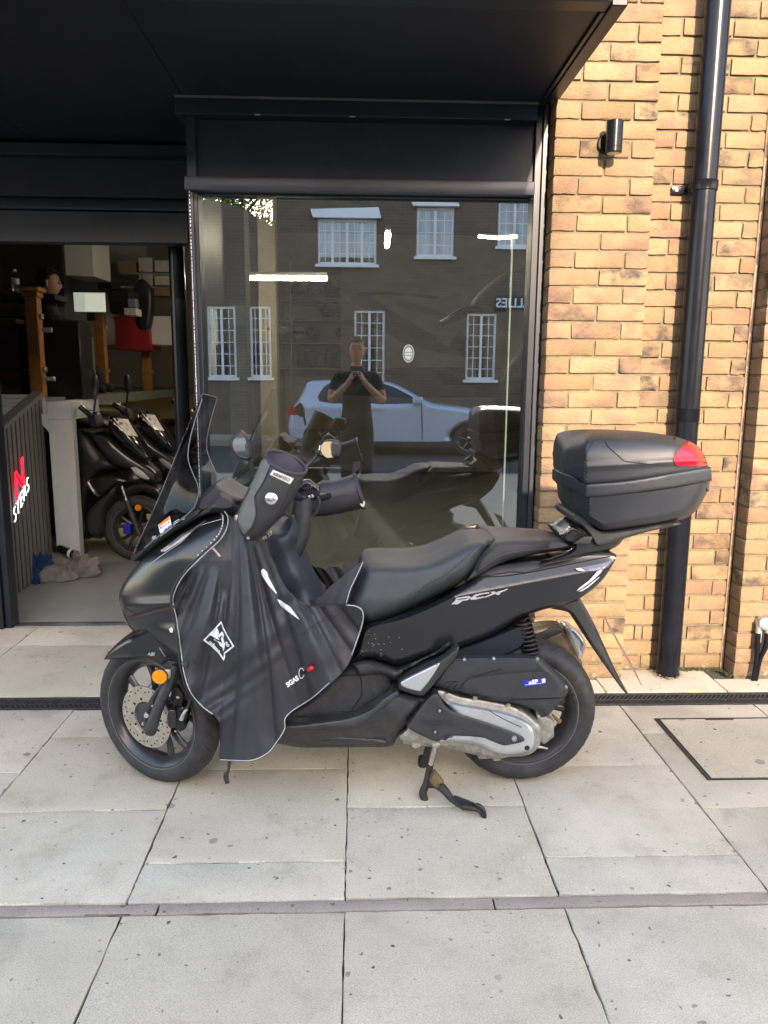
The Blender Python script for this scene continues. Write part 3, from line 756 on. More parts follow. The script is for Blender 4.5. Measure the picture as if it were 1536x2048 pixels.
M_NEO = pm('neoprene_black', (.030, .031, .035), .55, var=.12, scale=20, bump=.3, bscale=800, spec=.4)
M_NEOG = pm('neoprene_grey', (.105, .108, .108), .72, var=.15, scale=24, bump=.4, bscale=700, spec=.3, dirt=((.17, .17, .165), .55, 15, .46))
M_LINING = pm('purple_lining', (.050, .043, .068), .7, var=.2, scale=20, bump=.3)
M_PIPING = pm('reflective_piping', (.36, .37, .39), .45, var=.12, scale=200, bump=.5, bscale=500)
M_PIPEB = pm('black_braid', (.022, .022, .024), .6, bump=.6, bscale=700)
M_WHITE = pm('white_print', (.72, .75, .78), .5, var=.05)
M_PATCH = pm('white_patch', (.62, .62, .59), .6, var=.08, dirt=((.3, .28, .25), .3, 60, .55))
M_BLKPR = pm('black_print', (.012, .012, .012), .6)
M_RED = pm('red_plastic', (.60, .015, .03), .35, var=.05)
M_BLUE = pm('blue_badge', (.012, .03, .42), .3, var=.1)
M_CHRPR = pm('chrome_badge', (.72, .72, .74), .25, metal=.8, var=.05)
M_RUST = pm('rusty_black', (.030, .026, .024), .6, metal=.3, var=.3, scale=40, bump=.5, dirt=((.17, .075, .03), .8, 28, .54))
M_BROWN = pm('brown_rubber', (.13, .085, .035), .8, var=.25, scale=40, bump=.4)
M_SPRING = pm('dark_spring', (.02, .018, .018), .3, metal=.6, var=.2, scale=40)
M_GOLD = pm('gold_thread', (.36, .25, .15), .5, var=.2, scale=200)
M_MIRROR = pm('mirror_glass', (.85, .86, .88), .03, metal=1, var=.01, rvar=.01)
M_ORANGE = pm('orange_sticker', (.75, .21, .02), .5)
def lens(name, col, rough=.12):
    mt, t, b, N, L = nodes_of(name)
    b.inputs['Base Color'].default_value = c4(col); b.inputs['Roughness'].default_value = rough; b.inputs['Coat Weight'].default_value = .25; b.inputs['Coat Roughness'].default_value = .04
    g = N.new('ShaderNodeNewGeometry'); vo = N.new('ShaderNodeTexVoronoi'); vo.inputs['Scale'].default_value = 420; L.new(g.outputs['Position'], vo.inputs['Vector'])
    bp = N.new('ShaderNodeBump'); bp.inputs['Strength'].default_value = .5; bp.inputs['Distance'].default_value = .001; L.new(vo.outputs['Distance'], bp.inputs['Height']); L.new(bp.outputs[0], b.inputs['Normal'])
    return mt
M_REDL = lens('red_reflector', (.46, .003, .016)); M_AMB = lens('amber_reflector', (.85, .26, .005)); M_TAIL = lens('smoky_lens', (.10, .09, .16)); M_CLEAR = lens('clear_lens', (.55, .57, .6))
M_SCREEN = glassy('smoked_screen', .01, (.40, .41, .45), .03, 1.5, .35, dust=.05)
M_SCREENE = pm('screen_edge', (.13, .135, .15), .25, var=.1)
YC = 2.54
SO = Vector((-.05, YC, 0))
sc = thing('scooter', 'black maxi scooter with top case, leg apron and handlebar muffs parked before the shop', 'scooter', SO)
def sp(name, me, mat, parent=None, smooth=45): return obj(name, me, mat, parent or sc, SO, smooth)
def zz(ox, oy, s): return lambda pts: [((ox+p[0]/s, oy+p[1]/s)+tuple(p[2:])) for p in pts]
Z1 = zz(180, 760, 2.648); Z2 = zz(180, 1180, 2.648); Z3 = zz(680, 1000, 2.56); Z4 = zz(680, 1280, 2.56); Z5 = zz(1080, 820, 3.84); Z8 = zz(440, 860, 4.8)
ZW = zz(180, 1260, 5.486); ZS = zz(780, 1440, 6.982); ZP = zz(880, 1160, 9.6); ZT = zz(1080, 1020, 7.68); ZF = zz(540, 1300, 5.12); ZR = zz(1000, 1320, 7.68); ZN = zz(280, 1000, 7.68)
def lin(v, a, b, x, y): return x+(y-x)*np.clip((v-a)/(b-a), 0, 1)
# ---------------------------------------------------------------- wheels
def wheel(name, c, a, Rt, wt, Rr, parent, nspoke, label=None, tread=True):
    """c centre, a steering angle; returns part"""
    M = Matrix.Translation(c-SO) @ Matrix.Rotation(a, 4, 'Z')
    h = wt/2; bm = bmesh.new(); prof = []
    for k in range(0, 25):          # tyre section, from bead to bead over the crown
        q = math.pi*(k/24); y = -h*math.cos(q)*1.0
        r = Rr+(Rt-Rr)*(abs(math.sin(q))**.62)
        prof.append((r, y*(.80 if k in (0, 24) else (.94 if k in (1, 23) else 1.0))))
    prof += [(Rr-.006, h*.7), (Rr-.006, -h*.7)]
    bm_lathe(bm, prof, 96, 'Y', closed=True)
    ty = obj('wheel', bm, M_RUBBER, parent, None, 60); ty.matrix_local = M
    if label: ty['label'] = label
    # rim
    hb = h*.80; pr = [(Rr+.004, -hb), (Rr+.004, -hb+.005), (Rr-.008, -hb+.009), (Rr-.020, -hb+.022), (Rr-.026, 0), (Rr-.020, hb-.022), (Rr-.008, hb-.009), (Rr+.004, hb-.005), (Rr+.004, hb), (Rr-.006, hb), (Rr-.013, hb-.006), (Rr-.032, hb-.028), (Rr-.034, 0), (Rr-.032, -hb+.028), (Rr-.013, -hb+.006), (Rr-.006, -hb)]
    bm = bmesh.new(); bm_lathe(bm, pr, 72, 'Y', closed=True)
    rim = obj('rim', bm, M_RIM, ty, None, 40)
    bm = bmesh.new()
    for sg in (-1, 1): bm_tube(bm, [Vector((math.cos(q)*(Rr+.002), sg*(hb+.0005), math.sin(q)*(Rr+.002))) for q in [2*math.pi*k/72 for k in range(72)]], .0022, 6, False, True)
    obj('lip_highlight', bm, M_NEOG, ty, None, 60)  # lighter grey ring paints the highlight along the rim lip
    for k in range(nspoke):
        q = 2*math.pi*k/nspoke+.25; bm = bmesh.new()
        e = Vector((math.cos(q), 0, math.sin(q))); f = Vector((-math.sin(q), 0, math.cos(q)))
        for sg in (-1, 1):
            pts = [e*.035+f*(.012*sg), e*.07+f*(.016*sg), e*(Rr*.62)+f*(.026*sg), e*(Rr-.030)+f*(.047*sg)]
            bm_tube(bm, smooth_path(pts, 4), [.0125, .0095, .0085, .0095], 8, True, False, 1.6)
        obj('spoke', bm, M_RIM, ty, None, 60)
    bm = bmesh.new(); bm_lathe(bm, [(0, -.035), (.03, -.034), (.042, -.02), (.042, .02), (.03, .034), (0, .035)], 32, 'Y'); obj('hub', bm, M_RIM, ty, None, 40)
    if tread:                        # tread grooves as dark inlaid strips just proud of the crown
        bm = bmesh.new()
        for k in range(30):
            for sg in (-1, 1):
                pts = []
                for j in range(6):
                    u = j/5; q = 2*math.pi*(k+.5*(sg > 0))/30+.20*u; kk = (.28+.50*u) if sg > 0 else (1-(.28+.50*u))
                    qq = math.pi*(.5+(.02+u*.30)*sg); y = -h*math.cos(qq); r = Rr+(Rt-Rr)*(abs(math.sin(qq))**.62)-.0014
                    pts.append(Vector((r*math.cos(q), y, r*math.sin(q))))
                bm_tube(bm, pts, [.0008, .0022, .0026, .0026, .002, .0006], 5, True)
        g = obj('tread_groove', bm, M_DARKGAP, ty, None, 60); g['kind'] = 'stuff'
    return ty, M
ST_A = R(-29)
fc = U(302, 1420, 2.49); FC = Vector((fc.x+.010, YC+.015, .2545))
RC = Vector((U(1193, 1425, 2.50).x-.257, YC-.005, .262))
fw, FM = wheel('front_wheel', FC, ST_A, .2555, .105, .195, sc, 5, 'front wheel turned away, with drilled disc')
rw, RM = wheel('rear_wheel', RC, 0, .2585, .132, .186, sc, 5)
def fpart(name, bm, mat, parent=None, smooth=40, M=None):
    o = obj(name, bm, mat, parent or sc, None, smooth)
    if parent is None or parent is sc: o.matrix_local = FM
    return o
# brake disc with drilled holes (front, near side)
bm = bmesh.new(); bm_lathe(bm, [(.072, -.062), (.110, -.062), (.110, -.058), (.072, -.058)], 72, 'Y', closed=True); dsc = fpart('brake_disc', bm, M_DISC)
bm = bmesh.new()
for k in range(36):
    q = 2*math.pi*k/36; rr = .102 if k % 3 else .089
    if k % 3 == 2: rr = .095
    bm_lathe(bm, [(0, -.0628), (.0031, -.0627), (.0031, -.0618)], 8, 'Y', (rr*math.cos(q), 0, rr*math.sin(q)))
fpart('disc_hole', bm, M_DARKGAP, dsc)['kind'] = 'stuff'
bm = bmesh.new(); bm_lathe(bm, [(.045, -.0605), (.0735, -.0615), (.0735, -.0585), (.045, -.0575)], 60, 'Y', closed=True); fpart('disc_carrier', bm, M_DISC, dsc)
bm = bmesh.new()
for k in range(48):
    q = 2*math.pi*k/48; M_ = Matrix.Rotation(-q, 4, 'Y'); bm_box(bm, (.046, -.0635, -.0012), (.054, -.062, .0012), 0, 1, M_)
for k in range(10):
    q = 2*math.pi*k/10; M_ = Matrix.Rotation(-q, 4, 'Y'); bm_box(bm, (.059, -.0632, -.0035), (.069, -.0618, .0035), .002, 1, M_)
fpart('sensor_slot', bm, M_DARKGAP, dsc)['kind'] = 'stuff'
bm = bmesh.new(); bm_lathe(bm, [(.045, -.064), (.045, -.05), (.03, -.045)], 32, 'Y'); fpart('hub_cover', bm, M_RIM, dsc)
# ---------------------------------------------------------------- fork, caliper, reflector, mudguard
YFK = 2.40
loft('fork_leg', [(*ZW([(600, 1120), ])[0], *ZW([(715, 1145)])[0], YFK, .019), (*ZW([(598, 1080)])[0], *ZW([(730, 1120)])[0], YFK, .023), (*ZW([(690, 830)])[0], *ZW([(800, 880)])[0], YFK, .024), (*ZW([(770, 640)])[0], *ZW([(880, 690)])[0], YFK+.01, .024), (*ZW([(860, 480)])[0], *ZW([(985, 520)])[0], YFK+.02, .025), (*ZW([(900, 380)])[0], *ZW([(1040, 420)])[0], YFK+.03, .026)], M_PLAST, sc, SO, 16)
loft('fork_guard', [(*ZW([(800, 760)])[0], *ZW([(835, 770)])[0], YFK-.024, .004), (*ZW([(840, 650)])[0], *ZW([(890, 660)])[0], YFK-.022, .006), (*ZW([(885, 500)])[0], *ZW([(945, 510)])[0], YFK-.018, .007), (*ZW([(905, 380)])[0], *ZW([(985, 400)])[0], YFK-.012, .008)], M_SATIN, sc, SO, 12)
loft('fork_leg', [(330, 1450, 350, 1455, 2.66, .022), (345, 1370, 366, 1375, 2.67, .022), (360, 1320, 384, 1325, 2.68, .022)], M_PLAST, sc, SO, 14)
sp('fork_bracket', solid(ZW([(600, 880), (640, 790), (700, 690), (770, 610), (800, 620), (720, 760), (690, 900), (640, 1010), (600, 1000)]), YFK+.035, .012, 5, 4, .006), M_RUST)
sp('caliper', solid(ZW([(850, 930), (880, 870), (930, 880), (960, 850), (1020, 830), (1075, 890), (1080, 960), (1040, 1010), (1065, 1040), (1040, 1090), (980, 1110), (930, 1075), (860, 1060), (845, 1000)]), 2.435, .032, 6, 4, .012), M_BLACK)
cal = sp('caliper_bracket', solid(ZW([(900, 640), (960, 620), (1010, 680), (1030, 740), (1000, 840), (930, 850), (900, 810), (915, 740)]), 2.445, .018, 5, 4, .008), M_RUST)
sp('caliper_body', solid(ZW([(860, 900), (900, 870), (945, 905), (945, 1050), (900, 1075), (860, 1050)]), 2.40, .012, 4, 3, .006), M_GLOSS)
def bolt(px, py, Y, r, mat=M_CHROME, parent=None, name='bolt'):
    p = U(px, py, Y); bm = bmesh.new(); bm_lathe(bm, [(0, -.006), (r*.55, -.0062), (r*.6, -.004), (r*.95, -.0035), (r, 0), (r, .006)], 14, 'Y', p); return sp(name, bm, mat, parent, 30)
for x, y, r in ((620, 935, .0085), (688, 830, .004), (965, 735, .0055), (775, 1045, .006), (580, 1030, .004), (940, 1105, .004), (998, 840, .004)):
    q = ZW([(x, y)])[0]; bolt(q[0], q[1], 2.405 if x < 800 else 2.425, r)
tube('brake_hose', [U(*ZW([(1010, 960)])[0], 2.40)-SO, U(*ZW([(1060, 870)])[0], 2.40)-SO, U(*ZW([(1110, 740)])[0], 2.43)-SO, U(*ZW([(1090, 600)])[0], 2.46)-SO], .006, M_PLAST, sc, 8, 5)
tube('hose_fitting', [U(*ZW([(1000, 985)])[0], 2.395)-SO, U(*ZW([(1035, 905)])[0], 2.395)-SO, U(*ZW([(1070, 868)])[0], 2.40)-SO], [.008, .006, .005], M_ALLOY, sc, 8, 3)
p = U(*ZW([(765, 512)])[0], 2.375); bm = bmesh.new(); bm_lathe(bm, [(0, -.006), (.0225, -.0045), (.0245, -.002), (.0245, .004)], 36, 'Y', p); rf = sp('side_reflector', bm, M_AMB)
bm = bmesh.new(); bm_lathe(bm, [(.0242, -.003), (.0262, -.003), (.0262, .006), (.0242, .006)], 36, 'Y', p, closed=True); sp('reflector_ring', bm, M_PLAST, rf)
bm = bmesh.new(); bm_box(bm, (p.x, p.y+.004, p.z-.01), (p.x+.035, p.y+.008, p.z+.022), .002); sp('reflector_bracket', bm, M_ALLOY, rf)
fend = sp('front_mudguard', solid(ZW([(150, 325, 1), (200, 250), (300, 145), (420, 65), (520, 20), (640, -30), (800, 30), (900, 130), (990, 250), (1040, 340), (1050, 400), (960, 400), (900, 375), (800, 395), (740, 370), (690, 345), (560, 318), (400, 322), (240, 322)]), YC-.01, lambda x, y: lin(x, 207, 260, .012, .072), 11, 5, .004), M_SATIN)
M_FT = bvh_of(fend)
text_on('lettering', 'ABS', U(*ZW([(668, 265)])[0], 2.45), CR, (-CD+CR*.0), M_CHRPR, fend, SO, .0135, .0004, .0004, .35, tree=M_FT)
tube('mudguard_edge', [hit(M_FT, *ZW([(762, 195)])[0], 2.46)-SO, hit(M_FT, *ZW([(810, 270)])[0], 2.46)-SO, hit(M_FT, *ZW([(875, 350)])[0], 2.46)-SO], .0016, M_SILV, fend, 6)
# ---------------------------------------------------------------- front fairing
fair = sp('front_fairing', solid([(238, 1197), (241, 1180), (252, 1158), (266, 1138), (285, 1112), (305, 1093), (340, 1066), (380, 1044), (425, 1022), (455, 1014), (500, 1040), (560, 1090), (600, 1180), (600, 1300), (560, 1400), (500, 1425), (440, 1415), (410, 1395), (385, 1362), (360, 1335), (330, 1312), (295, 1291), (262, 1258), (246, 1232)], YC,
    lambda x, y: lin(x, 240, 440, .055, .205)*lin(y, 1015, 1120, .78, 1.0), 52, 7, .004,
    extra=lambda x, y, d: .010*np.exp(-((y-(1214-.055*(x-240)))/12.)**2)*np.clip(d/15, 0, 1)-.010*np.exp(-((y-(1247-.05*(x-240)))/16.)**2)*np.clip(d/15, 0, 1)), M_SATIN)
T_F = bvh_of(fair)
def line_on(name, tree, pts, r, mat, parent, n=5, Y=2.36, off=.0005, seg=6):
    P = smooth_path([(p[0], p[1], 0) for p in pts], n); W_ = [hit(tree, q.x, q.y, Y, off) for q in P]
    W_ = [w_ for w_ in W_ if w_ is not None]
    bm = bmesh.new(); bm_tube(bm, W_, r, seg); bmesh.ops.recalc_face_normals(bm, faces=bm.faces); return sp(name, bm, mat, parent, 60)
line_on('panel_seam', T_F, ZN([(80, 1060), (250, 915), (420, 790), (640, 640), (830, 450), (960, 380), (1290, 285)]), .0013, M_PIPING, fair)
line_on('panel_seam', T_F, [(250, 1215), (275, 1228), (310, 1222), (350, 1214)], .0016, M_DARKGAP, fair)
line_on('panel_seam', T_F, [(246, 1222), (262, 1255), (300, 1290), (345, 1318)], .0014, M_DARKGAP, fair)
sp('position_lamp', on_plate(T_F, ZN([(310, 770), (380, 730), (520, 630), (640, 560), (740, 480), (830, 440), (830, 460), (720, 560), (620, 640), (480, 730), (390, 790), (330, 795)]), .002, .004, 4), M_CLEAR, fair)
sp('lamp_trim', on_plate(T_F, ZN([(430, 690), (640, 520), (800, 445), (860, 400), (1000, 310), (1010, 330), (880, 420), (820, 470), (660, 550), (470, 705)]), .004, .003, 4), M_SILV, fair)
sp('upper_cowl', solid([(270, 1118), (290, 1092), (330, 1062), (372, 1036), (400, 1018), (430, 985), (440, 978), (470, 995), (478, 1020), (455, 1030), (420, 1030), (380, 1050), (330, 1082), (290, 1112)], YC, lambda x, y: lin(x, 270, 430, .03, .165), 14, 6, .008), M_PLAST)
sp('scuff', on_plate(T_F, Z1([(418, 1318), (432, 1308), (440, 1320), (436, 1338), (424, 1336)]), .001, .0006, 3), M_PATCH, fair)
# ---------------------------------------------------------------- windscreen
Np = [(289, 1096), (316, 1073), (352, 1047), (388, 1015), (397, 978), (384, 943), (376, 915), (380, 880), (391, 838), (404, 800)]
Cp = [(264, 1116), (278, 1083), (294, 1050), (312, 1010), (330, 968), (345, 930), (358, 898), (372, 864), (388, 827), (406, 789)]
Np = smooth_path([(a, b, 0) for a, b in Np], 4); Cp = smooth_path([(a, b, 0) for a, b in Cp], 4)
n_ = len(Np); ns = 13; gv = []
for i in range(n_):
    t_ = i/(n_-1); hw = .150+.015*math.sin(t_*3.0)-.02*t_
    A = U(Np[i].x, Np[i].y, YC-hw); C_ = U(Cp[i].x, Cp[i].y, YC)
    for j in range(ns):
        s_ = -1+2*j/(ns-1); q = abs(s_)**1.7
        x_ = C_.x+(A.x-C_.x)*q; z_ = C_.z+(A.z-C_.z)*q
        gv.append(Vector((x_, YC+hw*s_, z_)))
gf = [(i*ns+j, i*ns+j+1, (i+1)*ns+j+1, (i+1)*ns+j) for i in range(n_-1) for j in range(ns-1)]
scr = sp('windscreen', (gv, gf), M_SCREEN, None, 60)
for j, nm in ((0, 'screen_edge'), (ns-1, 'screen_edge')):
    bm = bmesh.new(); bm_tube(bm, [gv[i*ns+j] for i in range(n_)], .0018, 6); sp(nm, bm, M_SCREENE, scr, 60)
bm = bmesh.new(); bm_tube(bm, [gv[(n_-1)*ns+j] for j in range(ns)], .0018, 6); sp('screen_edge', bm, M_SCREENE, scr, 60)
bm = bmesh.new(); bm_tube(bm, [gv[i*ns+ns//2]-Vector((.001, 0, 0)) for i in range(n_)], .0013, 6); sp('screen_glint', bm, M_SCREENE, scr, 60)  # added tube, stands in for the bright grazing line along the screen's middle
T_S = bvh_of(scr)
# sticker, print and screws on the screen
stk = sp('warning_sticker', on_plate(T_S, ZN([(278, 380), (455, 245), (497, 430), (318, 558)]), .001, .0005, 6), M_PATCH, scr)
sp('sticker_band', on_plate(T_S, ZN([(285, 375), (448, 252), (455, 295), (296, 405)]), .002, .0005, 6), M_ORANGE, scr)
for x, y, r, mt in ((322, 425, 16, M_BLUE), (360, 400, 13, M_RED), (400, 375, 15, M_ORANGE), (440, 345, 14, M_RED), (350, 490, 14, M_ORANGE), (395, 450, 16, M_BLUE), (440, 415, 17, M_BLUE)):
    sp('pictogram', on_plate(T_S, ZN([(x-r, y), (x, y-r*1.2), (x+r, y), (x, y+r*1.2)]), .002, .0005, 6), mt, scr)
for k in range(4):
    sp('print_line', on_plate(T_S, ZN([(510, 345+k*24), (600, 290+k*24), (600, 300+k*24), (510, 355+k*24)]), .001, .0004, 6), M_PATCH, scr)
for x, y in ((222, 580), (665, 275)):
    q = ZN([(x, y)])[0]; pt = hit(T_S, q[0], q[1], 2.42, .003); bm = bmesh.new(); bm_lathe(bm, [(0, -.005), (.006, -.005), (.0085, -.002), (.0085, .004)], 16, 'Y', pt); sp('screen_screw', bm, M_CHROME, scr)
sp('screen_base', solid([(262, 1120), (268, 1105), (300, 1085), (345, 1050), (390, 1018), (402, 1018), (398, 1030), (350, 1062), (300, 1097), (272, 1122)], YC, lambda x, y: lin(x, 265, 380, .03, .152), 8, 6, .01), M_PLAST)
# ---------------------------------------------------------------- lower body, floor
low = sp('lower_body', solid([(470, 1400), (545, 1420), (640, 1430), (700, 1420), (745, 1395), (780, 1372), (800, 1380), (850, 1392), (858, 1398), (835, 1425), (812, 1458), (795, 1475), (782, 1492), (740, 1494), (660, 1495), (600, 1495), (560, 1488), (500, 1480)], YC, lambda x, y: lin(y, 1420, 1500, .205, .12), 16, 7, .02), M_FLOORP)
sp('floor_edge', solid(ZF([(160, 770), (300, 765), (540, 735), (760, 705), (900, 665), (1040, 600), (1150, 500), (1290, 420), (1320, 450), (1270, 510), (1130, 620), (990, 730), (850, 790), (560, 800), (300, 815), (160, 815)]), YC, .214, 5, 5, .195), M_FLOORP)
foot = sp('footwell', solid(ZF([(150, 760), (170, 640), (330, 540), (640, 270), (830, 130), (900, 115), (1050, 118), (1280, 190), (1300, 200), (1255, 300), (1275, 410), (1180, 480), (1040, 590), (900, 650), (760, 695), (560, 720), (330, 745)]), YC, .150, 14, 7, .10), M_FLOORP)
T_FO = bvh_of(foot)
line_on('footwell_panel_seam', T_FO, ZF([(650, 280), (760, 265), (890, 258), (930, 290), (940, 400), (935, 470), (890, 540), (845, 600), (845, 640)]), .002, M_DARKGAP, foot)
line_on('footwell_panel_seam', T_FO, ZF([(490, 630), (640, 625), (845, 612), (930, 590)]), .0018, M_PLAST, foot)
for k in range(6):
    line_on('grip_rib', T_FO, ZF([(190+k*62, 700-k*12), (215+k*62, 745-k*12)]), .0018, M_DARKGAP, foot, 3)
mid = sp('side_cover', solid(ZF([(835, 140), (900, 112), (1050, 110), (1290, 195), (1330, 185), (1560, 80), (1700, 10), (1790, -60), (1850, -90), (1830, -40), (1750, 30), (1640, 70), (1540, 120), (1400, 210), (1275, 310), (1240, 290), (1100, 250), (950, 270), (880, 240)]), YC, .196, 9, 6, .12), M_FLOORP)
# ---------------------------------------------------------------- rear body and tail
rear_b = sp('rear_body', solid([(700, 1330), (712, 1290), (730, 1248), (800, 1228), (870, 1200), (930, 1165), (980, 1132), (1040, 1124), (1120, 1114), (1175, 1106), (1212, 1104), (1230, 1108), (1232, 1116), (1222, 1135), (1205, 1160), (1180, 1183), (1150, 1203), (1118, 1213), (1085, 1220), (1040, 1238), (985, 1272), (930, 1294), (880, 1308), (845, 1318), (795, 1333), (762, 1322), (730, 1318)], YC,
    lambda x, y: lin(x, 720, 1220, .198, .085)-np.clip((1222-.19*(x-760)-y)/80, 0, 1)*.075, 12, 6, .07,
    extra=lambda x, y, d: -.020*np.clip((y-(1250-.135*(x-760)))/80, 0, 1)), M_SATIN)
T_R = bvh_of(rear_b)
sp('body_trim', on_plate(T_R, Z3([(690, 395), (790, 345), (930, 315), (1040, 312), (1090, 318), (1060, 335), (950, 370), (880, 365), (790, 380)]), .002, .004, 5), M_SEAT2, rear_b)
line_on('panel_seam', T_R, Z3([(130, 720), (200, 640), (330, 580), (500, 490), (640, 400)]), .0011, M_DARKGAP, rear_b, 5)
line_on('panel_seam', T_R, Z3([(700, 395), (830, 390), (960, 372), (1100, 345), (1230, 318), (1400, 285)]), .002, M_DARKGAP, rear_b, 5)
for nm, poly in (('lettering', [(300, 345), (540, 308), (590, 318), (560, 365), (520, 390), (430, 400), (350, 465), (215, 465), (300, 385), (300, 375)]), ('lettering', [(568, 352), (690, 272), (940, 230), (950, 254), (770, 286), (690, 318), (700, 338), (845, 312), (856, 334), (700, 374), (600, 378)]), ('lettering', [(960, 228), (1045, 218), (1075, 235), (1300, 165), (1300, 185), (1150, 250), (1165, 270), (1110, 290), (1060, 268), (870, 338), (840, 330), (1010, 255)])):
    sp(nm, on_plate(T_R, ZP(poly), .002, .002, 3), M_CHRPR, rear_b)
sp('lettering_gap', on_plate(T_R, ZP([(330, 372), (440, 355), (540, 340), (515, 360), (430, 375), (330, 380)]), .0045, .0004, 3), M_SATIN, rear_b)
sp('tail_lamp', on_plate(T_R, ZT([(530, 900), (700, 870), (900, 830), (1090, 785), (1060, 830), (940, 950), (880, 930), (700, 945), (600, 930)]), .002, .004, 4), M_TAIL, rear_b)
sp('tail_lamp_trim', on_plate(T_R, ZT([(545, 905), (620, 890), (690, 940), (600, 932)]), .007, .002, 4), M_SILV, rear_b)
sp('indicator_lens', on_plate(T_R, ZT([(890, 930), (960, 915), (930, 970), (800, 1090), (650, 1200), (560, 1250), (600, 1200), (760, 1080)]), .002, .004, 4), M_CLEAR, rear_b)
sp('rear_reflector_strip', on_plate(T_R, ZT([(590, 1250), (700, 1190), (830, 1090), (920, 1020), (900, 1050), (740, 1190), (640, 1250)]), .001, .003, 4), M_CLEAR, rear_b)
sp('mud_flecks', on_plate(T_R, [(745, 1290), (747, 1289), (748, 1291), (746, 1292)], .0005, .0005, 2), M_PATCH, rear_b)
bm = bmesh.new()
for k in range(42):
    x = random.gauss(748, 22); y = random.gauss(1297, 16)
    pt = hit(T_R, x, y, None, .0005)
    if pt is None: continue
    bm_lathe(bm, [(0, -.0004), (random.uniform(.0005, .0012), 0)], 6, 'Y', pt)
fl = sp('dust_flecks', bm, M_PATCH, rear_b); fl['kind'] = 'stuff'
for o_ in [c for c in rear_b.children if c.name.startswith('mud_flecks')]: bpy.data.objects.remove(o_)
# ---------------------------------------------------------------- seat
seat = sp('seat', solid([(690, 1225), (705, 1175), (718, 1138), (728, 1124), (770, 1121), (820, 1121), (862, 1113), (900, 1096), (925, 1083), (945, 1077), (975, 1076), (990, 1080), (975, 1108), (950, 1148), (905, 1176), (850, 1204), (800, 1229), (760, 1245), (732, 1252)], YC, lambda x, y: lin(y, 1080, 1200, .145, .190), 30, 6, .03), M_SEAT)
pil = sp('pillion_seat', solid([(905, 1177), (935, 1150), (955, 1112), (985, 1082), (1000, 1077), (1060, 1077), (1115, 1078), (1136, 1084), (1143, 1094), (1130, 1100), (1085, 1106), (1030, 1118), (1000, 1129), (965, 1149), (940, 1163)], YC, lambda x, y: lin(x, 940, 1130, .172, .115), 14, 5, .03), M_SEAT2)
T_SE = bvh_of(seat); T_PI = bvh_of(pil)
line_on('stitching', T_PI, Z3([(690, 375), (760, 320), (850, 275), (960, 255), (1060, 248), (1120, 235), (1150, 215)]), .0007, M_NEOG, pil)
line_on('stitching', T_SE, Z3([(370, 515), (400, 470), (450, 430), (520, 395), (580, 350), (640, 300), (700, 240)]), .0012, M_PIPEB, seat)
# ---------------------------------------------------------------- rear carrier
carr = sp('rear_carrier', solid(ZT([(330, 385), (430, 340), (560, 240), (640, 240), (800, 330), (1000, 390), (1270, 380), (1280, 440), (1230, 520), (1130, 590), (1000, 640), (600, 740), (200, 830), (0, 870), (0, 780), (200, 720), (420, 640), (520, 560), (380, 500)]), YC, lambda x, y: lin(x, 1090, 1230, .125, .085), 7, 5, .03), M_SATIN)
sp('case_plate', solid(Z5([(250, 815), (280, 798), (330, 810), (380, 850), (430, 905), (500, 935), (700, 915), (900, 880), (1062, 862), (1060, 885), (850, 930), (640, 990), (520, 1030), (440, 1045), (380, 960), (320, 890), (255, 855)]), YC, .12, 4, 5, .09), M_PLAST, None)
sp('key_lock', solid(ZT([(325, 385), (400, 330), (500, 255), (640, 310), (665, 350), (640, 380), (560, 420), (500, 490), (440, 470), (380, 410)]), YC-.09, .02, 5, 4, .008), M_GLOSS, carr)
sp('lock_face', solid(ZT([(520, 520), (680, 410), (815, 405), (770, 525)]), YC-.118, .006, 3, 4, .003, smooth=False), M_PLAST, carr)
# ---------------------------------------------------------------- top case
case = sp('top_case', solid(Z5([(205, 550), (300, 590), (700, 580), (1050, 535), (1292, 495), (1288, 610), (1262, 670), (1220, 745), (1165, 802), (1095, 838), (900, 880), (700, 912), (520, 935), (450, 925), (400, 895), (330, 850), (262, 800), (232, 720)]), YC, lambda x, y: lin(x, 1128, 1178, .03, .205)*lin(y, 975, 1062, 1, .88)*lin(x, 1330, 1420, 1, .86), 16, 5, .02), M_CASE)
sp('rim_band', solid(Z5([(160, 497), (200, 500), (268, 520), (330, 568), (420, 565), (700, 540), (1050, 480), (1290, 443), (1312, 452), (1319, 535), (1300, 546), (1050, 590), (700, 640), (420, 668), (340, 665), (312, 650), (250, 606), (205, 600), (165, 580)]), YC, lambda x, y: lin(x, 1121, 1172, .03, .211)*lin(x, 1330, 1424, 1, .88), 4, 4, .02, w0f=.965), M_CASE, case)
lid = sp('lid', solid(Z5([(182, 545), (178, 440), (186, 360), (216, 280), (290, 212), (370, 174), (480, 164), (700, 168), (900, 183), (1030, 203), (1130, 233), (1200, 268), (1252, 330), (1285, 415), (1290, 510), (1050, 548), (700, 602), (420, 625), (340, 622), (262, 570)]), YC,
    lambda x, y: lin(x, 1126, 1172, .02, .205)*lin(x, 1350, 1416, 1, .80)*np.clip(1-((945-y)/85.)**3*.36, .5, 1), 20, 5, .02,
    extra=lambda x, y, d: .005*np.exp(-((y-(930-.06*(x-1230)))/5.)**2)*np.clip(d/10, 0, 1)), M_CASE, case)
T_L = bvh_of(lid) if False else BVHTree.FromPolygons([v.co+SO for v in lid.data.vertices], [tuple(p_.vertices) for p_ in lid.data.polygons])
sp('lid_inset', on_plate(T_L, Z5([(500, 240), (600, 212), (720, 190), (900, 188), (1040, 205), (1128, 236), (1060, 310), (1025, 370), (1045, 425), (900, 418), (760, 405), (650, 390), (590, 340), (530, 285)]), -.001, .0022, 4), pm('lid_insert', (.020, .022, .028), .38, bump=.2, bscale=1500), case)
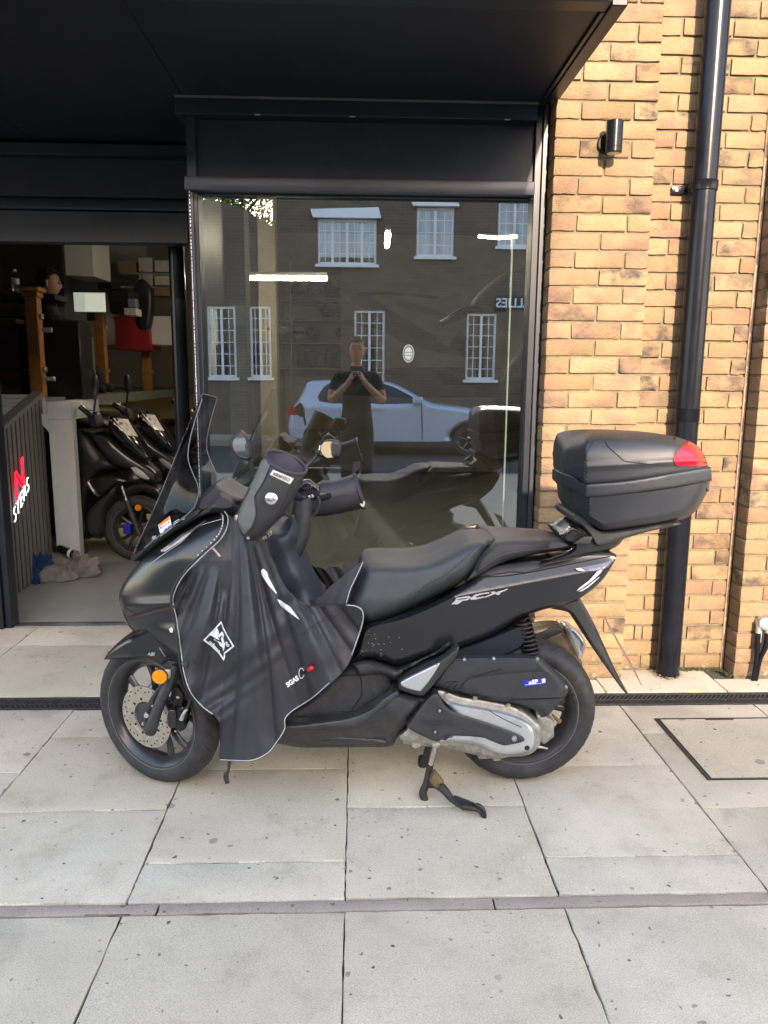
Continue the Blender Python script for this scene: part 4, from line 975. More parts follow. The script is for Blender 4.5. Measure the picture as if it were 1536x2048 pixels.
sp('reflector', on_plate(T_L, Z5([(1130, 232), (1180, 256), (1230, 300), (1262, 352), (1282, 400), (1275, 432), (1180, 430), (1070, 428), (1042, 420), (1024, 376), (1050, 325), (1100, 280)]), .001, .006, 3), M_REDL, case)
line_on('corner_seam', T_L, Z5([(350, 560), (345, 480), (350, 400), (375, 310), (420, 235), (470, 190)]), .0022, M_CASE, case)
line_on('corner_seam', T_L, Z5([(500, 240), (530, 290), (600, 350), (655, 393), (760, 408), (900, 420), (1040, 428)]), .0016, M_DARKGAP, case)
sp('latch', solid(Z5([(1278, 545), (1296, 545), (1298, 620), (1280, 618)]), YC-.05, .05, 2, 3, .04), M_PLAST, case)
# ---------------------------------------------------------------- engine, airbox, transmission
YA = 2.44
air = sp('airbox', solid(Z4([(478, 225), (510, 160), (560, 100), (600, 88), (720, 88), (900, 86), (1015, 88), (1050, 115), (1105, 170), (1165, 240), (1158, 285), (1100, 350), (1062, 388), (1030, 375), (960, 345), (880, 322), (800, 316), (700, 292), (600, 262), (490, 240)]), YA, .075, 10, 5, .03), M_PLAST)
T_A = bvh_of(air)
pan = sp('airbox_panel', on_plate(T_A, Z4([(620, 262), (655, 205), (720, 190), (880, 172), (1030, 164), (1075, 175), (1120, 215), (1150, 250), (1150, 285), (1100, 295), (940, 300), (800, 305), (760, 290), (690, 275)]), -.001, .014, 5, smooth=True), M_PLAST, air)
T_P = BVHTree.FromPolygons([v.co+SO for v in pan.data.vertices], [tuple(p_.vertices) for p_ in pan.data.polygons])
bd = sp('badge', on_plate(T_P, ZR([(358, 320), (690, 278), (703, 292), (703, 358), (690, 372), (378, 408), (362, 395)]), .001, .002, 4), M_BLUE, air)
q0, q1 = U(*ZR([(365, 345)])[0], 2.36), U(*ZR([(640, 310)])[0], 2.36); ux = (q1-q0).normalized()
t_esp = text_on('lettering', 'eSP', U(*ZR([(505, 335)])[0], 2.36), ux, CF.cross(ux)*-1 if (CF.cross(ux)).z < 0 else CF.cross(ux), M_WHITE, air, SO, .0185, .0006, .0012, .1, space=1.15, tree=T_P)
for vv in t_esp.data.vertices: vv.co.y -= .0035
sp('badge_mark', on_plate(T_P, ZR([(640, 290), (695, 284), (697, 345), (645, 352)]), .0045, .0005, 3), M_WHITE, air)
sp('badge_line', on_plate(T_P, ZR([(385, 380), (640, 352), (640, 359), (385, 388)]), .0045, .0005, 3), M_WHITE, air)
line_on('airbox_edge_shade', T_A, Z4([(622, 262), (655, 207), (720, 192), (880, 174), (1030, 166), (1075, 177), (1120, 217), (1150, 252)]), .0022, M_DARKGAP, air, 6)  # dark lines paint crease shade round the panel so its relief shows
line_on('airbox_edge_shade', T_A, Z4([(622, 264), (690, 277), (770, 296), (940, 303), (1100, 298), (1150, 287)]), .0018, M_DARKGAP, air, 6)
line_on('airbox_rim', T_A, Z4([(500, 200), (560, 112), (640, 100), (790, 99), (1010, 100), (1050, 125), (1110, 185), (1158, 240)]), .0028, M_PLAST, air)
for k in range(3): line_on('vent_rib', T_A, Z4([(520+k*25, 240+k*8), (550+k*25, 215+k*5), (600, 212)]), .0016, M_DARKGAP, air, 3)
line_on('airbox_crease', T_A, Z4([(640, 215), (700, 185), (760, 165), (830, 148)]), .0016, M_DARKGAP, air, 4)
line_on('airbox_crease', T_A, Z4([(490, 232), (600, 262), (700, 250)]), .0016, M_DARKGAP, air, 4)
for x, y in ((637, 100), (787, 95), (1010, 97), (1157, 240)):
    q = Z4([(x, y)])[0]; bolt(q[0], q[1], 2.372, .0052, M_STEEL, air, 'screw')
eng = sp('engine_case', solid(Z4([(500, 250), (620, 285), (720, 300), (850, 325), (940, 360), (1000, 410), (1030, 450), (1020, 540), (960, 590), (860, 600), (800, 610), (700, 590), (560, 560), (440, 545), (330, 520), (300, 490), (340, 450), (450, 300)]), YA+.03, .075, 8, 6, .05), M_ALLOY)
sil = sp('transmission_cover', solid(Z4([(515, 300), (560, 312), (640, 330), (740, 346), (860, 372), (950, 410), (990, 450), (1002, 500), (990, 555), (950, 575), (880, 588), (830, 585), (770, 570), (720, 545), (660, 530), (600, 525), (560, 522), (500, 518), (560, 490), (600, 400)]), YA-.005, .085, 7, 5, .05), M_SILV)
cvp = sp('cover_panel', solid(Z4([(460, 290), (500, 278), (525, 320), (570, 362), (700, 405), (860, 460), (935, 495), (938, 520), (860, 538), (830, 538), (770, 515), (730, 500), (640, 492), (550, 492), (520, 505), (500, 520), (440, 500), (345, 448), (360, 420), (400, 360)]), YA-.03, .069, 3, 5, .06, n=3), M_PLAST, sil)
T_C = BVHTree.FromPolygons([v.co+SO for v in cvp.data.vertices], [tuple(p_.vertices) for p_ in cvp.data.polygons])
T_SI = bvh_of(sil)
line_on('cover_groove', T_SI, Z4([(745, 352), (820, 395), (880, 425), (930, 447)]), .0014, M_IRON, sil, 3)
text_on('lettering', 'HONDA', U(*Z4([(502, 428)])[0], 2.34), CR, -CD, M_PLAST, sil, SO, .026, .0012, .0006, 0, space=1.25, tree=T_C)
for x, y in ((510, 362), (487, 470)): 
    q = Z4([(x, y)])[0]; p = hit(T_C, q[0], q[1], 2.34, .0); bm = bmesh.new(); bm_lathe(bm, [(.004, -.001), (.0095, -.0008), (.0095, .001)], 18, 'Y', p); sp('screw_recess', bm, M_DARKGAP, sil); bolt(q[0], q[1], p.y-.001, .005, M_STEEL, sil, 'screw')
q = Z4([(892, 505)])[0]; bolt(q[0], q[1], 2.338, .009, M_STEEL, sil, 'screw')
p = hit(T_SI, *Z4([(958, 553)])[0], 2.37, .0005); bm = bmesh.new(); bm_lathe(bm, [(0, -.0006), (.0085, -.0004), (.009, .0005)], 18, 'Y', p); sp('drain_hole', bm, M_DARKGAP, sil)
for x, y in ((545, 283), (692, 297), (862, 333)):
    q = Z4([(x, y)])[0]; bolt(q[0], q[1], 2.385, .0075, M_ALLOY, eng, 'engine_bolt')
bm = bmesh.new()
for x, y, w_, h_ in ((735, 580, 60, 40), (800, 598, 40, 25), (350, 490, 60, 70), (395, 510, 50, 50), (480, 530, 40, 40)):
    a, b_ = U(*Z4([(x-w_/2, y-h_/2)])[0], 2.44), U(*Z4([(x+w_/2, y+h_/2)])[0], 2.44); bm_box(bm, (a.x, 2.425, b_.z), (b_.x, 2.49, a.z), .006, 2)
sp('crankcase_lug', bm, M_ALLOY, eng)
p = U(*Z4([(388, 517)])[0], 2.42); bm = bmesh.new(); bm_lathe(bm, [(0, -.02), (.016, -.02), (.019, -.014), (.019, .02)], 24, 'Y', p); sp('drain_bolt', bm, M_ALLOY, eng)
tube('brake_arm', [U(*ZR([(600, 1110)])[0], 2.43)-SO, U(*ZR([(580, 1250)])[0], 2.425)-SO, U(*ZR([(565, 1340)])[0], 2.425)-SO], [.005, .007, .009], M_ALLOY, eng, 8, 3)
tube('brake_rod', [U(*ZR([(565, 1330)])[0], 2.42)-SO, U(*ZR([(640, 1340)])[0], 2.42)-SO, U(*ZR([(735, 1360)])[0], 2.42)-SO], [.006, .0045, .003], M_ALLOY, eng, 8)
tube('breather_tag', [U(*ZR([(800, 830)])[0], 2.43)-SO, U(*ZR([(850, 890)])[0], 2.43)-SO, U(*ZR([(920, 950)])[0], 2.43)-SO], [.003, .006, .009], M_BROWN, eng, 8)
sp('gear_case', solid(ZR([(540, 780), (640, 870), (720, 850), (830, 930), (830, 1180), (680, 1300), (600, 1260), (560, 1100)]), YC-.055, .03, 5, 5, .015, smooth=False), M_ALLOY, None)
# ---------------------------------------------------------------- silver footrest, rear mudguard, shock, exhaust, plate
rest = sp('pillion_footrest', solid(Z4([(300, 225), (320, 195), (400, 155), (510, 105), (590, 45), (610, 35), (600, 75), (560, 130), (510, 190), (440, 275), (400, 285), (330, 265), (300, 245)]), 2.365, .024, 6, 5, .012), M_PLAST)
sp('footrest_plate', solid(Z4([(310, 225), (330, 205), (430, 155), (500, 122), (508, 128), (470, 190), (420, 255), (400, 262), (335, 245)]), 2.342, .008, 3, 4, .003), M_SILV, rest)
sp('rear_hugger', solid(Z3([(560, 800), (620, 770), (720, 715), (820, 690), (900, 690), (1010, 730), (1020, 800), (900, 830), (700, 830), (560, 830)]), YC, .095, 8, 6, .03), M_PLAST)
sp('engine_frame', solid([(800, 1330), (850, 1315), (960, 1280), (1050, 1245), (1060, 1260), (1040, 1300), (960, 1330), (920, 1345), (860, 1360), (815, 1380)], YC, .115, 6, 7, .05), M_BLACKM)
sa, sb = U(*Z3([(930, 610)])[0], 2.45), U(*Z3([(980, 790)])[0], 2.45)
tube('shock_absorber', [sa-SO, sb-SO], .015, M_SPRING, sc, 12)
pts = []; turns = 8.5; ax = (sb-sa); e1 = ax.normalized().cross(Vector((0, 1, 0))).normalized(); e2 = Vector((0, 1, 0))
for k in range(int(turns*16)+1):
    q = k/16*2*math.pi; pts.append(sa+ax*(k/(turns*16))+e1*math.cos(q)*.0265+e2*math.sin(q)*.0265-SO)
tube('shock_spring', pts, .0052, M_SPRING, sc, 8)
exh = sp('exhaust', solid([(1020, 1300), (1045, 1268), (1080, 1255), (1120, 1252), (1130, 1262), (1150, 1300), (1165, 1330), (1140, 1345), (1060, 1345), (1010, 1330)], YC+.13, .05, 10, 6, .02), pm('exhaust_bronze', (.13, .105, .08), .4, metal=.7, var=.3, scale=20))
sp('exhaust_guard', solid(Z3([(1000, 690), (1110, 648), (1140, 660), (1130, 680), (1000, 730)]), YC+.09, .02, 4, 4, .01), M_PLAST, exh)
sp('exhaust_tip', solid(Z3([(1148, 662), (1190, 650), (1235, 690), (1258, 735), (1250, 780), (1225, 822), (1205, 790)]), YC+.13, .048, 8, 4, .015), M_SILV, exh)
hold = sp('plate_holder', solid(ZT([(0, 1440), (200, 1390), (500, 1370), (600, 1340), (640, 1400), (700, 1500), (820, 1720), (950, 2000), (1100, 2330), (1200, 2540), (1358, 2820), (1372, 2830), (1345, 2835), (1280, 2780), (1060, 2480), (900, 2250), (700, 1950), (500, 1640), (400, 1560), (200, 1520), (0, 1470)]), YC, lambda x, y: lin(y, 1200, 1390, .075, .012), 6, 5, .006), M_PLAST)
pa = U(1178, 1205, YC); pb = U(1266, 1364, YC)
dv = (pb-pa); nn = Vector((dv.z, 0, -dv.x)).normalized()
if nn.x < 0: nn = -nn
bm = bmesh.new()
c0 = pa+dv*.28+nn*.020; c1 = pa+dv*1.0+nn*.022
vs = [bm.verts.new(c0+Vector((s*.012, s*.062, 0))+nn*t_) for s, t_ in ((-1, 0), (1, 0), (1, .002), (-1, .002))]+[bm.verts.new(c1+Vector((s*.012, s*.062, 0))+nn*t_) for s, t_ in ((-1, 0), (1, 0), (1, .002), (-1, .002))]
for f in ((0, 1, 5, 4), (1, 2, 6, 5), (2, 3, 7, 6), (3, 0, 4, 7), (3, 2, 1, 0), (4, 5, 6, 7)): bm.faces.new([vs[i] for i in f])
bmesh.ops.recalc_face_normals(bm, faces=bm.faces)
sp('number_plate', bm, pm('yellow_plate', (.13, .105, .07), .5), hold, 20)
for x, y in ((1172, 1234), (1203, 1290)): bolt(x, y, YC-.035, .0045, M_BLACK, hold)
# ---------------------------------------------------------------- stands
pv = U(*ZS([(600, 350)])[0], 2.42)
foot_l = G(*ZS([(500, 1150)])[0]); foot_l.z = .006
st = tube('centre_stand', [U(*ZS([(600, 360)])[0], 2.42)-SO, U(*ZS([(560, 640)])[0], 2.41)-SO, U(*ZS([(510, 880)])[0], 2.40)-SO, U(*ZS([(460, 1020)])[0], 2.395)-SO, U(*ZS([(495, 1130)])[0], 2.39)-SO], [.012, .012, .0125, .014, .012], M_RUST, sc, 10, 4)
fz = U(*ZS([(495, 1130)])[0], 2.39)
tube('stand_tang', [U(*ZS([(540, 900)])[0], 2.40)-SO, U(*ZS([(640, 890)])[0], 2.385)-SO, U(*ZS([(760, 980)])[0], 2.36)-SO, U(*ZS([(870, 1110)])[0], 2.335)-SO, U(*ZS([(1040, 1210)])[0], 2.31)-SO, U(*ZS([(1200, 1240)])[0], 2.295)-SO, U(*ZS([(1270, 1280)])[0], 2.285)-SO, U(*ZS([(1315, 1360)])[0], 2.28)-SO], [.012, .017, .014, .011, .010, .009, .009, .008], M_RUST, st, 10, 5)
sp('stand_gusset', solid(ZS([(900, 1060), (1050, 1110), (1170, 1160), (1215, 1200), (1180, 1250), (1050, 1230), (930, 1130)]), 2.308, .004, 3, 3, .002), M_BLACK, st)
tube('stand_toe', [U(*ZS([(1195, 1180)])[0], 2.29)-SO, U(*ZS([(1260, 1210)])[0], 2.285)-SO, U(*ZS([(1310, 1280)])[0], 2.28)-SO, U(*ZS([(1320, 1365)])[0], 2.278)-SO], [.007, .008, .008, .007], M_BLACK, st, 8, 3)
sp('stand_rubber', solid(ZS([(630, 722), (755, 880), (690, 905), (655, 970), (550, 860)]), 2.375, .018, 4, 4, .01, smooth=False), M_BROWN, st)
tube('centre_stand_leg', [U(*ZS([(540, 370)])[0], 2.60)-SO, U(*ZS([(490, 560)])[0], 2.61)-SO, U(*ZS([(450, 640)])[0], 2.62)-SO, Vector((U(*ZS([(450, 650)])[0], 2.64).x, 2.66, .012))-SO], [.013, .014, .016, .014], M_RUST, sc, 10, 4)
ha, hb_ = U(*ZS([(625, 380)])[0], 2.40), U(*ZS([(565, 620)])[0], 2.395); pts = []; turns = 15; ax = hb_-ha; e1 = ax.normalized().cross(Vector((0, 1, 0))).normalized()
for k in range(turns*10+1):
    q = k/10*2*math.pi; pts.append(ha+ax*(k/(turns*10))+e1*math.cos(q)*.007+Vector((0, math.sin(q)*.007, 0))-SO)
tube('stand_spring', pts, .0021, M_ALLOY, st, 6)
bm = bmesh.new(); a, b_ = U(*ZS([(590, 305)])[0], 2.40), U(*ZS([(695, 385)])[0], 2.40); bm_box(bm, (a.x, 2.39, b_.z), (b_.x, 2.43, a.z), .003); sp('spring_lug', bm, M_ALLOY, st)
tube('side_stand', [U(*ZF([(540, 910)])[0], 2.41)-SO, U(*ZF([(700, 900)])[0], 2.40)-SO, U(*ZF([(850, 908)])[0], 2.40)-SO, U(*ZF([(1000, 920)])[0], 2.40)-SO, U(*ZF([(1060, 920)])[0], 2.40)-SO, U(*ZF([(1180, 945)])[0], 2.40)-SO], [.010, .008, .007, .007, .009, .011], M_IRON, sc, 10, 4)
sp('side_stand_foot', solid(ZF([(1040, 910), (1100, 845), (1150, 830), (1230, 850), (1260, 930), (1210, 965), (1120, 930)]), 2.41, .012, 4, 4, .004), M_IRON, sc)
sp('belly_pan', solid(ZF([(330, 990), (430, 930), (540, 900), (760, 860), (1000, 820), (1280, 790), (1380, 765), (1370, 800), (1300, 900), (1230, 985), (1000, 995), (600, 998)]), YC, .105, 6, 6, .05), M_PLAST)
p = U(*ZF([(640, 893)])[0], 2.415); bm = bmesh.new(); bm_lathe(bm, [(0, -.012), (.011, -.012), (.013, -.006), (.013, .02)], 18, 'Y', p); sp('pivot_bolt', bm, M_IRON)
# ---------------------------------------------------------------- handlebar, muffs, mirrors
HB = U(606, 996, YC)
hl, hr = U(548, 975, 2.30), U(676, 990, 2.80)
tube('handlebar', [hl-SO, (hl*.6+HB*.4)-SO, HB-SO, (hr*.6+HB*.4)-SO, hr-SO], .0125, M_BLACK, sc, 12, 4)
tube('steering_stem', [HB-SO, U(598, 1060, YC)-SO, U(560, 1120, YC)-SO], [.028, .04, .06], M_PLAST, sc, 14, 3)
mL = loft('handlebar_muff', [(*Z8([(228, 1015)])[0], *Z8([(330, 1055)])[0], 2.285, .030), (*Z8([(190, 960)])[0], *Z8([(365, 1040)])[0], 2.28, .052), (*Z8([(165, 860)])[0], *Z8([(475, 950)])[0], 2.272, .066), (*Z8([(195, 740)])[0], *Z8([(600, 830)])[0], 2.268, .072), (*Z8([(260, 580)])[0], *Z8([(690, 680)])[0], 2.265, .074), (*Z8([(330, 440)])[0], *Z8([(765, 560)])[0], 2.265, .075), (*Z8([(395, 290)])[0], *Z8([(812, 435)])[0], 2.265, .076, .006), (*Z8([(440, 222)])[0], *Z8([(822, 402)])[0], 2.265, .074, .015)], M_NEO, sc, SO, 32, (True, False), 2.3)
loft('muff_lining', [(*Z8([(300, 640)])[0], *Z8([(640, 720)])[0], 2.268, .05), (*Z8([(410, 340)])[0], *Z8([(770, 480)])[0], 2.265, .066, .006), (*Z8([(455, 232)])[0], *Z8([(810, 400)])[0], 2.265, .068, .015)], M_LINING, mL, SO, 28, (True, False), 2.2)
T_M = bvh_of(mL)
bm = bmesh.new(); A_, B_ = U(*Z8([(440, 222)])[0], 2.265), U(*Z8([(822, 402)])[0], 2.265); c_ = (A_+B_)/2; a_ = (B_-A_)/2; pr = Vector((a_.z, 0, -a_.x)).normalized(); pr = -pr if pr.z > 0 else pr
bm_tube(bm, [c_+a_*math.cos(q)+Vector((0, -.074*math.sin(q), 0))+pr*.015*math.sin(q) for q in [2*math.pi*k/32 for k in range(32)]], .0055, 8, False, True); sp('muff_rim', bm, M_NEO, mL, 60)
sp('grey_panel', on_plate(T_M, Z8([(472, 222), (450, 250), (400, 300), (320, 460), (250, 600), (195, 740), (170, 850), (185, 950), (235, 1005), (300, 930), (330, 860), (345, 780), (335, 700), (330, 630), (360, 580), (420, 480), (465, 370), (490, 310)]), .0006, .0022, 4, 2.3), M_NEOG, mL)
line_on('seam', T_M, Z8([(330, 1050), (380, 960), (460, 850), (560, 770), (620, 680), (660, 590), (690, 520), (770, 460)]), .0018, M_PIPEB, mL, 5, 2.3)
line_on('seam', T_M, Z8([(240, 1010), (310, 930), (345, 820), (335, 700), (335, 630), (420, 490), (470, 370), (490, 310)]), .0012, M_PIPEB, mL, 5, 2.3, .003)
sp('label_patch', on_plate(T_M, Z8([(510, 382), (709, 465), (672, 521), (477, 428)]), .001, .001, 4, 2.2), M_PATCH, mL)
q0, q1 = U(*Z8([(690, 492)])[0], 2.2), U(*Z8([(495, 408)])[0], 2.2); ux = (q1-q0).normalized(); uy = ux.cross(-CF).normalized(); uy = uy if uy.z < 0 else -uy
t_cou = text_on('lettering', 'COURIER', U(*Z8([(594, 450)])[0], 2.2), ux, uy, M_BLKPR, mL, SO, .0115, .0003, .0003, .2, space=1.1, tree=T_M)
for vv in t_cou.data.vertices: vv.co -= CF*.002
pb_ = hit(T_M, *Z8([(492, 657)])[0], 2.2, .001); MB_ = (CAM-pb_).normalized().to_track_quat('-Y', 'Z').to_matrix().to_4x4()
bm = bmesh.new(); bm_lathe(bm, [(0, -.004), (.014, -.0038), (.016, -.0025), (.0175, -.002), (.0175, .003)], 32, 'Y', pb_, MB_); sp('press_button', bm, M_CHROME, mL)
bm = bmesh.new(); bm_lathe(bm, [(.0172, -.0025), (.0215, -.002), (.0215, .003), (.0172, .003)], 32, 'Y', pb_, MB_, True); sp('button_ring', bm, M_NEO, mL)
bm = bmesh.new(); bm_lathe(bm, [(0, -.0058), (.0035, -.0055), (.004, -.004)], 12, 'Y', pb_, MB_); sp('button_pin', bm, M_ALLOY, mL)
pq = hit(T_M, *Z8([(272, 1032)])[0], 2.26, .001); bm = bmesh.new(); bm_lathe(bm, [(0, -.004), (.005, -.003), (.006, .002)], 14, 'Y', pq); sp('rivet', bm, M_CHROME, mL)
mR = loft('handlebar_muff', [(*Z8([(738, 750)])[0], *Z8([(750, 790)])[0], 2.75, .02), (*Z8([(760, 680)])[0], *Z8([(800, 812)])[0], 2.76, .045), (*Z8([(850, 560)])[0], *Z8([(900, 825)])[0], 2.77, .06), (*Z8([(980, 487)])[0], *Z8([(1020, 820)])[0], 2.78, .068), (*Z8([(1100, 484)])[0], *Z8([(1160, 795)])[0], 2.79, .07), (*Z8([(1200, 455)])[0], *Z8([(1290, 765)])[0], 2.79, .07), (*Z8([(1290, 424)])[0], *Z8([(1385, 748)])[0], 2.79, .066)], M_NEO, sc, SO, 28, (True, False), 2.4)
loft('muff_lining', [(*Z8([(1080, 540)])[0], *Z8([(1140, 740)])[0], 2.79, .04), (*Z8([(1220, 480)])[0], *Z8([(1310, 740)])[0], 2.79, .058), (*Z8([(1296, 436)])[0], *Z8([(1382, 738)])[0], 2.79, .060)], M_LINING, mR, SO, 24, (True, False), 2.3)
bm = bmesh.new(); A_, B_ = U(*Z8([(1290, 424)])[0], 2.79), U(*Z8([(1385, 748)])[0], 2.79); c_ = (A_+B_)/2; a_ = (B_-A_)/2
bm_tube(bm, [c_+a_*math.cos(q)+Vector((0, -.066*math.sin(q), 0))+Vector((.012*math.sin(q)*0, 0, 0)) for q in [2*math.pi*k/28 for k in range(28)]], .006, 8, False, True); sp('muff_rim', bm, M_NEO, mR, 60)
T_MR = bvh_of(mR); line_on('seam', T_MR, Z8([(960, 650), (1100, 640), (1230, 625)]), .002, M_PIPEB, mR, 3, 2.75)
sp('mitten_tab', solid(Z8([(1300, 660), (1325, 640), (1360, 680), (1390, 690), (1375, 745), (1330, 700)]), 2.735, .004, 2, 3, .002), M_PATCH, mR)
# switchgear
ctl = sp('brake_reservoir', solid(Z8([(745, 560), (760, 515), (800, 480), (870, 478), (905, 510), (950, 545), (965, 600), (930, 660), (860, 680), (780, 650), (750, 600)]), 2.58, .028, 6, 4, .01), M_GLOSS)
sp('reservoir_cap', solid(Z8([(765, 545), (800, 500), (870, 500), (890, 560), (830, 585), (780, 580)]), 2.556, .012, 4, 4, .004), M_GLOSS, ctl)
sp('switch_block', solid(Z8([(700, 640), (740, 635), (800, 650), (850, 690), (840, 740), (770, 730), (710, 700)]), 2.56, .026, 5, 4, .01), M_PLAST)
for x, y in ((885, 633), (855, 640)): 
    q = Z8([(x, y)])[0]; bolt(q[0], q[1], 2.545, .006, M_CHROME, ctl)
tube('brake_cable', [U(*Z8([(560, 760)])[0], 2.50)-SO]+[U(*Z8([(x, y)])[0], 2.53)-SO for x, y in ((620, 800), (700, 838), (820, 850), (920, 795), (955, 700), (935, 640))], .0042, M_PLAST, sc, 8, 6)
tube('wire_loop', [U(*Z8([(x, y)])[0], 2.33)-SO for x, y in ((760, 380), (800, 345), (840, 360), (830, 400), (790, 400))], .002, M_PLAST, sc, 6, 5)
def PL(px, py, P0, n): d = ray(px, py); return CAM+d*((P0-CAM).dot(n)/d.dot(n))
def mirror(name, house, glass, Y, n, stalk, lab):
    t = sp(name, solid(house, Y, .022, 7, 3, .006), M_PLAST); t['label'] = lab
    P0 = U(*glass[0], Y-.022); n = Vector(n).normalized()
    cx = sum(g[0] for g in glass)/len(glass); cy = sum(g[1] for g in glass)/len(glass); P0 = U(cx, cy, Y-.026)
    poly = smooth_poly(glass, 2); v = [PL(x, y, P0, n) for x, y in poly]; vb = [a-n*.006 for a in v]; k = len(v)
    sp('mirror_glass', (v+vb, [tuple(range(k)), tuple(range(2*k-1, k-1, -1))]+[(i, i+k, (i+1) % k+k, (i+1) % k) for i in range(k)]), M_MIRROR, t, 30)
    bm = bmesh.new(); bm_tube(bm, v, .0022, 6, False, True); sp('mirror_rim', bm, M_PLAST, t, 60)
    tube('mirror_stalk', [U(a, b, c)-SO for a, b, c in stalk], [.006, .0075, .006], M_PLAST, t, 10, 4)
    return t
mirror('mirror', Z1([(738, 345), (742, 312), (765, 288), (795, 266), (812, 275), (832, 305), (845, 360), (851, 412), (815, 422), (775, 402), (748, 372)]), Z1([(752, 345), (760, 312), (795, 278), (812, 286), (828, 318), (842, 405), (815, 413), (775, 392)]), 2.36, (.30, -.95, .0), [(498, 918, 2.36), (503, 932, 2.37), (508, 950, 2.38)], 'near mirror, dark five sided glass')
mirror('mirror', Z1([(1188, 385), (1222, 350), (1246, 318), (1310, 320), (1330, 345), (1324, 400), (1300, 414), (1250, 421), (1205, 402)]), Z1([(1218, 372), (1240, 325), (1308, 327), (1326, 350), (1318, 398), (1254, 415)]), 2.84, (.80, -.60, .03), [(642, 900, 2.84), (626, 920, 2.82), (606, 938, 2.80), (600, 950, 2.79)], 'far mirror showing sunlit brick')
# dash hood
sp('instrument_hood', solid(Z1([(565, 650), (590, 610), (625, 575), (660, 552), (690, 560), (740, 600), (800, 620), (812, 640), (790, 660), (700, 680), (620, 700), (570, 700)]), YC+.0, lambda x, y: np.full_like(x, .13), 8, 5, .05), M_PLAST)
# ---------------------------------------------------------------- leg apron
def fold(x, y):
    """folds that run down from below the muff to the hem"""
    a = np.arctan2(x-470, y-960); k = np.clip((y-1040)/150, 0, 1)
    rg = lambda v: 1-2*np.abs(np.sin(v))**.9
    f = .022*rg(a*9.5+.6+.12*np.sin(y*.012))+.012*rg(a*19+2.1+y*.003)+.003*np.sin(a*77+y*.011)+.0025*np.sin(y*.045+x*.02)+.0035*np.sin(x*.10+y*.15+2.2*np.sin(y*.027+x*.013))*np.clip(np.sin(x*.021+y*.017), 0, 1)
    f += .004*np.sin(x*.055+y*.031)*np.clip((x-560)/60, 0, 1)
    return f*k-.012*k
T_ALL = bvh_of(fair, foot, low, seat, rear_b)
ctrl = np.array([(350, 1185, 2.375), (345, 1210, 2.385), (455, 1030, 2.36), (400, 1120, 2.365), (440, 1250, 2.305), (360, 1330, 2.36), (400, 1400, 2.335), (445, 1440, 2.30), (445, 1520, 2.30), (520, 1520, 2.295), (520, 1300, 2.290), (520, 1100, 2.325), (570, 1440, 2.31), (640, 1380, 2.30), (700, 1320, 2.315), (725, 1230, 2.325), (690, 1215, 2.32), (600, 1250, 2.295), (580, 1190, 2.315), (640, 1300, 2.285), (540, 1130, 2.33), (500, 1040, 2.35)])
def yapron(x, y, d=None):
    D2 = ((x[:, None]-ctrl[:, 0])**2+(y[:, None]-ctrl[:, 1])**2)+60.0; wgt = 1/D2**1.6
    Y = (wgt*ctrl[:, 2]).sum(1)/wgt.sum(1)
    Y = np.minimum(Y+fold(x, y), 2.40)
    lim = [hit(T_ALL, a, b, 3.0, .007) for a, b in zip(x, y)]
    return np.minimum(Y, np.array([p.y for p in lim]))
AP = [(448, 1021, 1), (458, 1034), (455, 1058), (440, 1082), (405, 1114), (368, 1150), (349, 1180), (343, 1203), (351, 1235), (356, 1270), (361, 1310), (366, 1345), (378, 1385), (402, 1413), (436, 1440), (440, 1480), (438, 1521, 1), (470, 1523), (506, 1522), (536, 1508), (556, 1484), (571, 1458), (572, 1436), (590, 1420), (625, 1398), (660, 1368), (690, 1338), (705, 1310), (716, 1280), (727, 1245), (727, 1222), (714, 1211), (691, 1208, 1), (650, 1212), (615, 1210), (590, 1195), (565, 1165), (545, 1120), (525, 1080), (480, 1050)]
apr = sp('leg_apron', sheet(AP, yapron, .004, 3), M_NYLON, None, 80)
def mirror_mesh(o, name, parent):
    me = o.data.copy(); 
    for v in me.vertices: v.co.y = -v.co.y
    me.flip_normals(); q = bpy.data.objects.new(name, me); return link(q, parent)
mirror_mesh(apr, 'far_side_panel', apr)
T_AP = bvh_of(apr)
ctr = sp('apron_front', solid([(470, 1040), (520, 1050), (560, 1058), (585, 1030), (594, 1045), (597, 1075), (592, 1098), (604, 1125), (620, 1158), (640, 1196), (655, 1215), (620, 1240), (560, 1240), (500, 1200), (470, 1120)], YC, lambda x, y: lin(x, 500, 640, .185, .15), 22, 6, .03,
    extra=lambda x, y, d: np.clip(d/14, 0, 1)*(.010*np.sin((x*.5+y)*.075)+.006*np.sin((x-y*.4)*.11))), M_NAVY, apr)
lap = sp('apron_lap', sheet([(606, 1206), (640, 1194), (660, 1174), (690, 1150), (712, 1132), (727, 1122), (716, 1150), (702, 1180), (691, 1212), (650, 1216)], lambda x, y, d: 2.385+.03*np.clip((y-1120)/90, 0, 1)*-1+.005*np.sin(x*.13+y*.05)+lin(x, 610, 727, .02, -.02), .006, 5), M_NYLON, apr)
T_LAP = BVHTree.FromPolygons([v.co+SO for v in lap.data.vertices], [tuple(p_.vertices) for p_ in lap.data.polygons])
def piping(pts, r=.0032, mat=M_PIPING, tree=T_AP, off=.003, name='piping', parent=None, n=5, Y=2.33): return line_on(name, tree, pts, r, mat, parent or apr, n, Y, off, 8)
front_edge = [(449, 1023), (456, 1036), (453, 1058), (439, 1081), (405, 1112), (369, 1149), (351, 1180), (346, 1204), (353, 1236), (358, 1270), (363, 1310), (368, 1345), (381, 1384), (404, 1412), (425, 1428)]
piping(front_edge, .0017, M_PIPING)
piping([(x-5, y-1) for x, y in front_edge[2:]], .0032, M_PIPEB, off=.002)
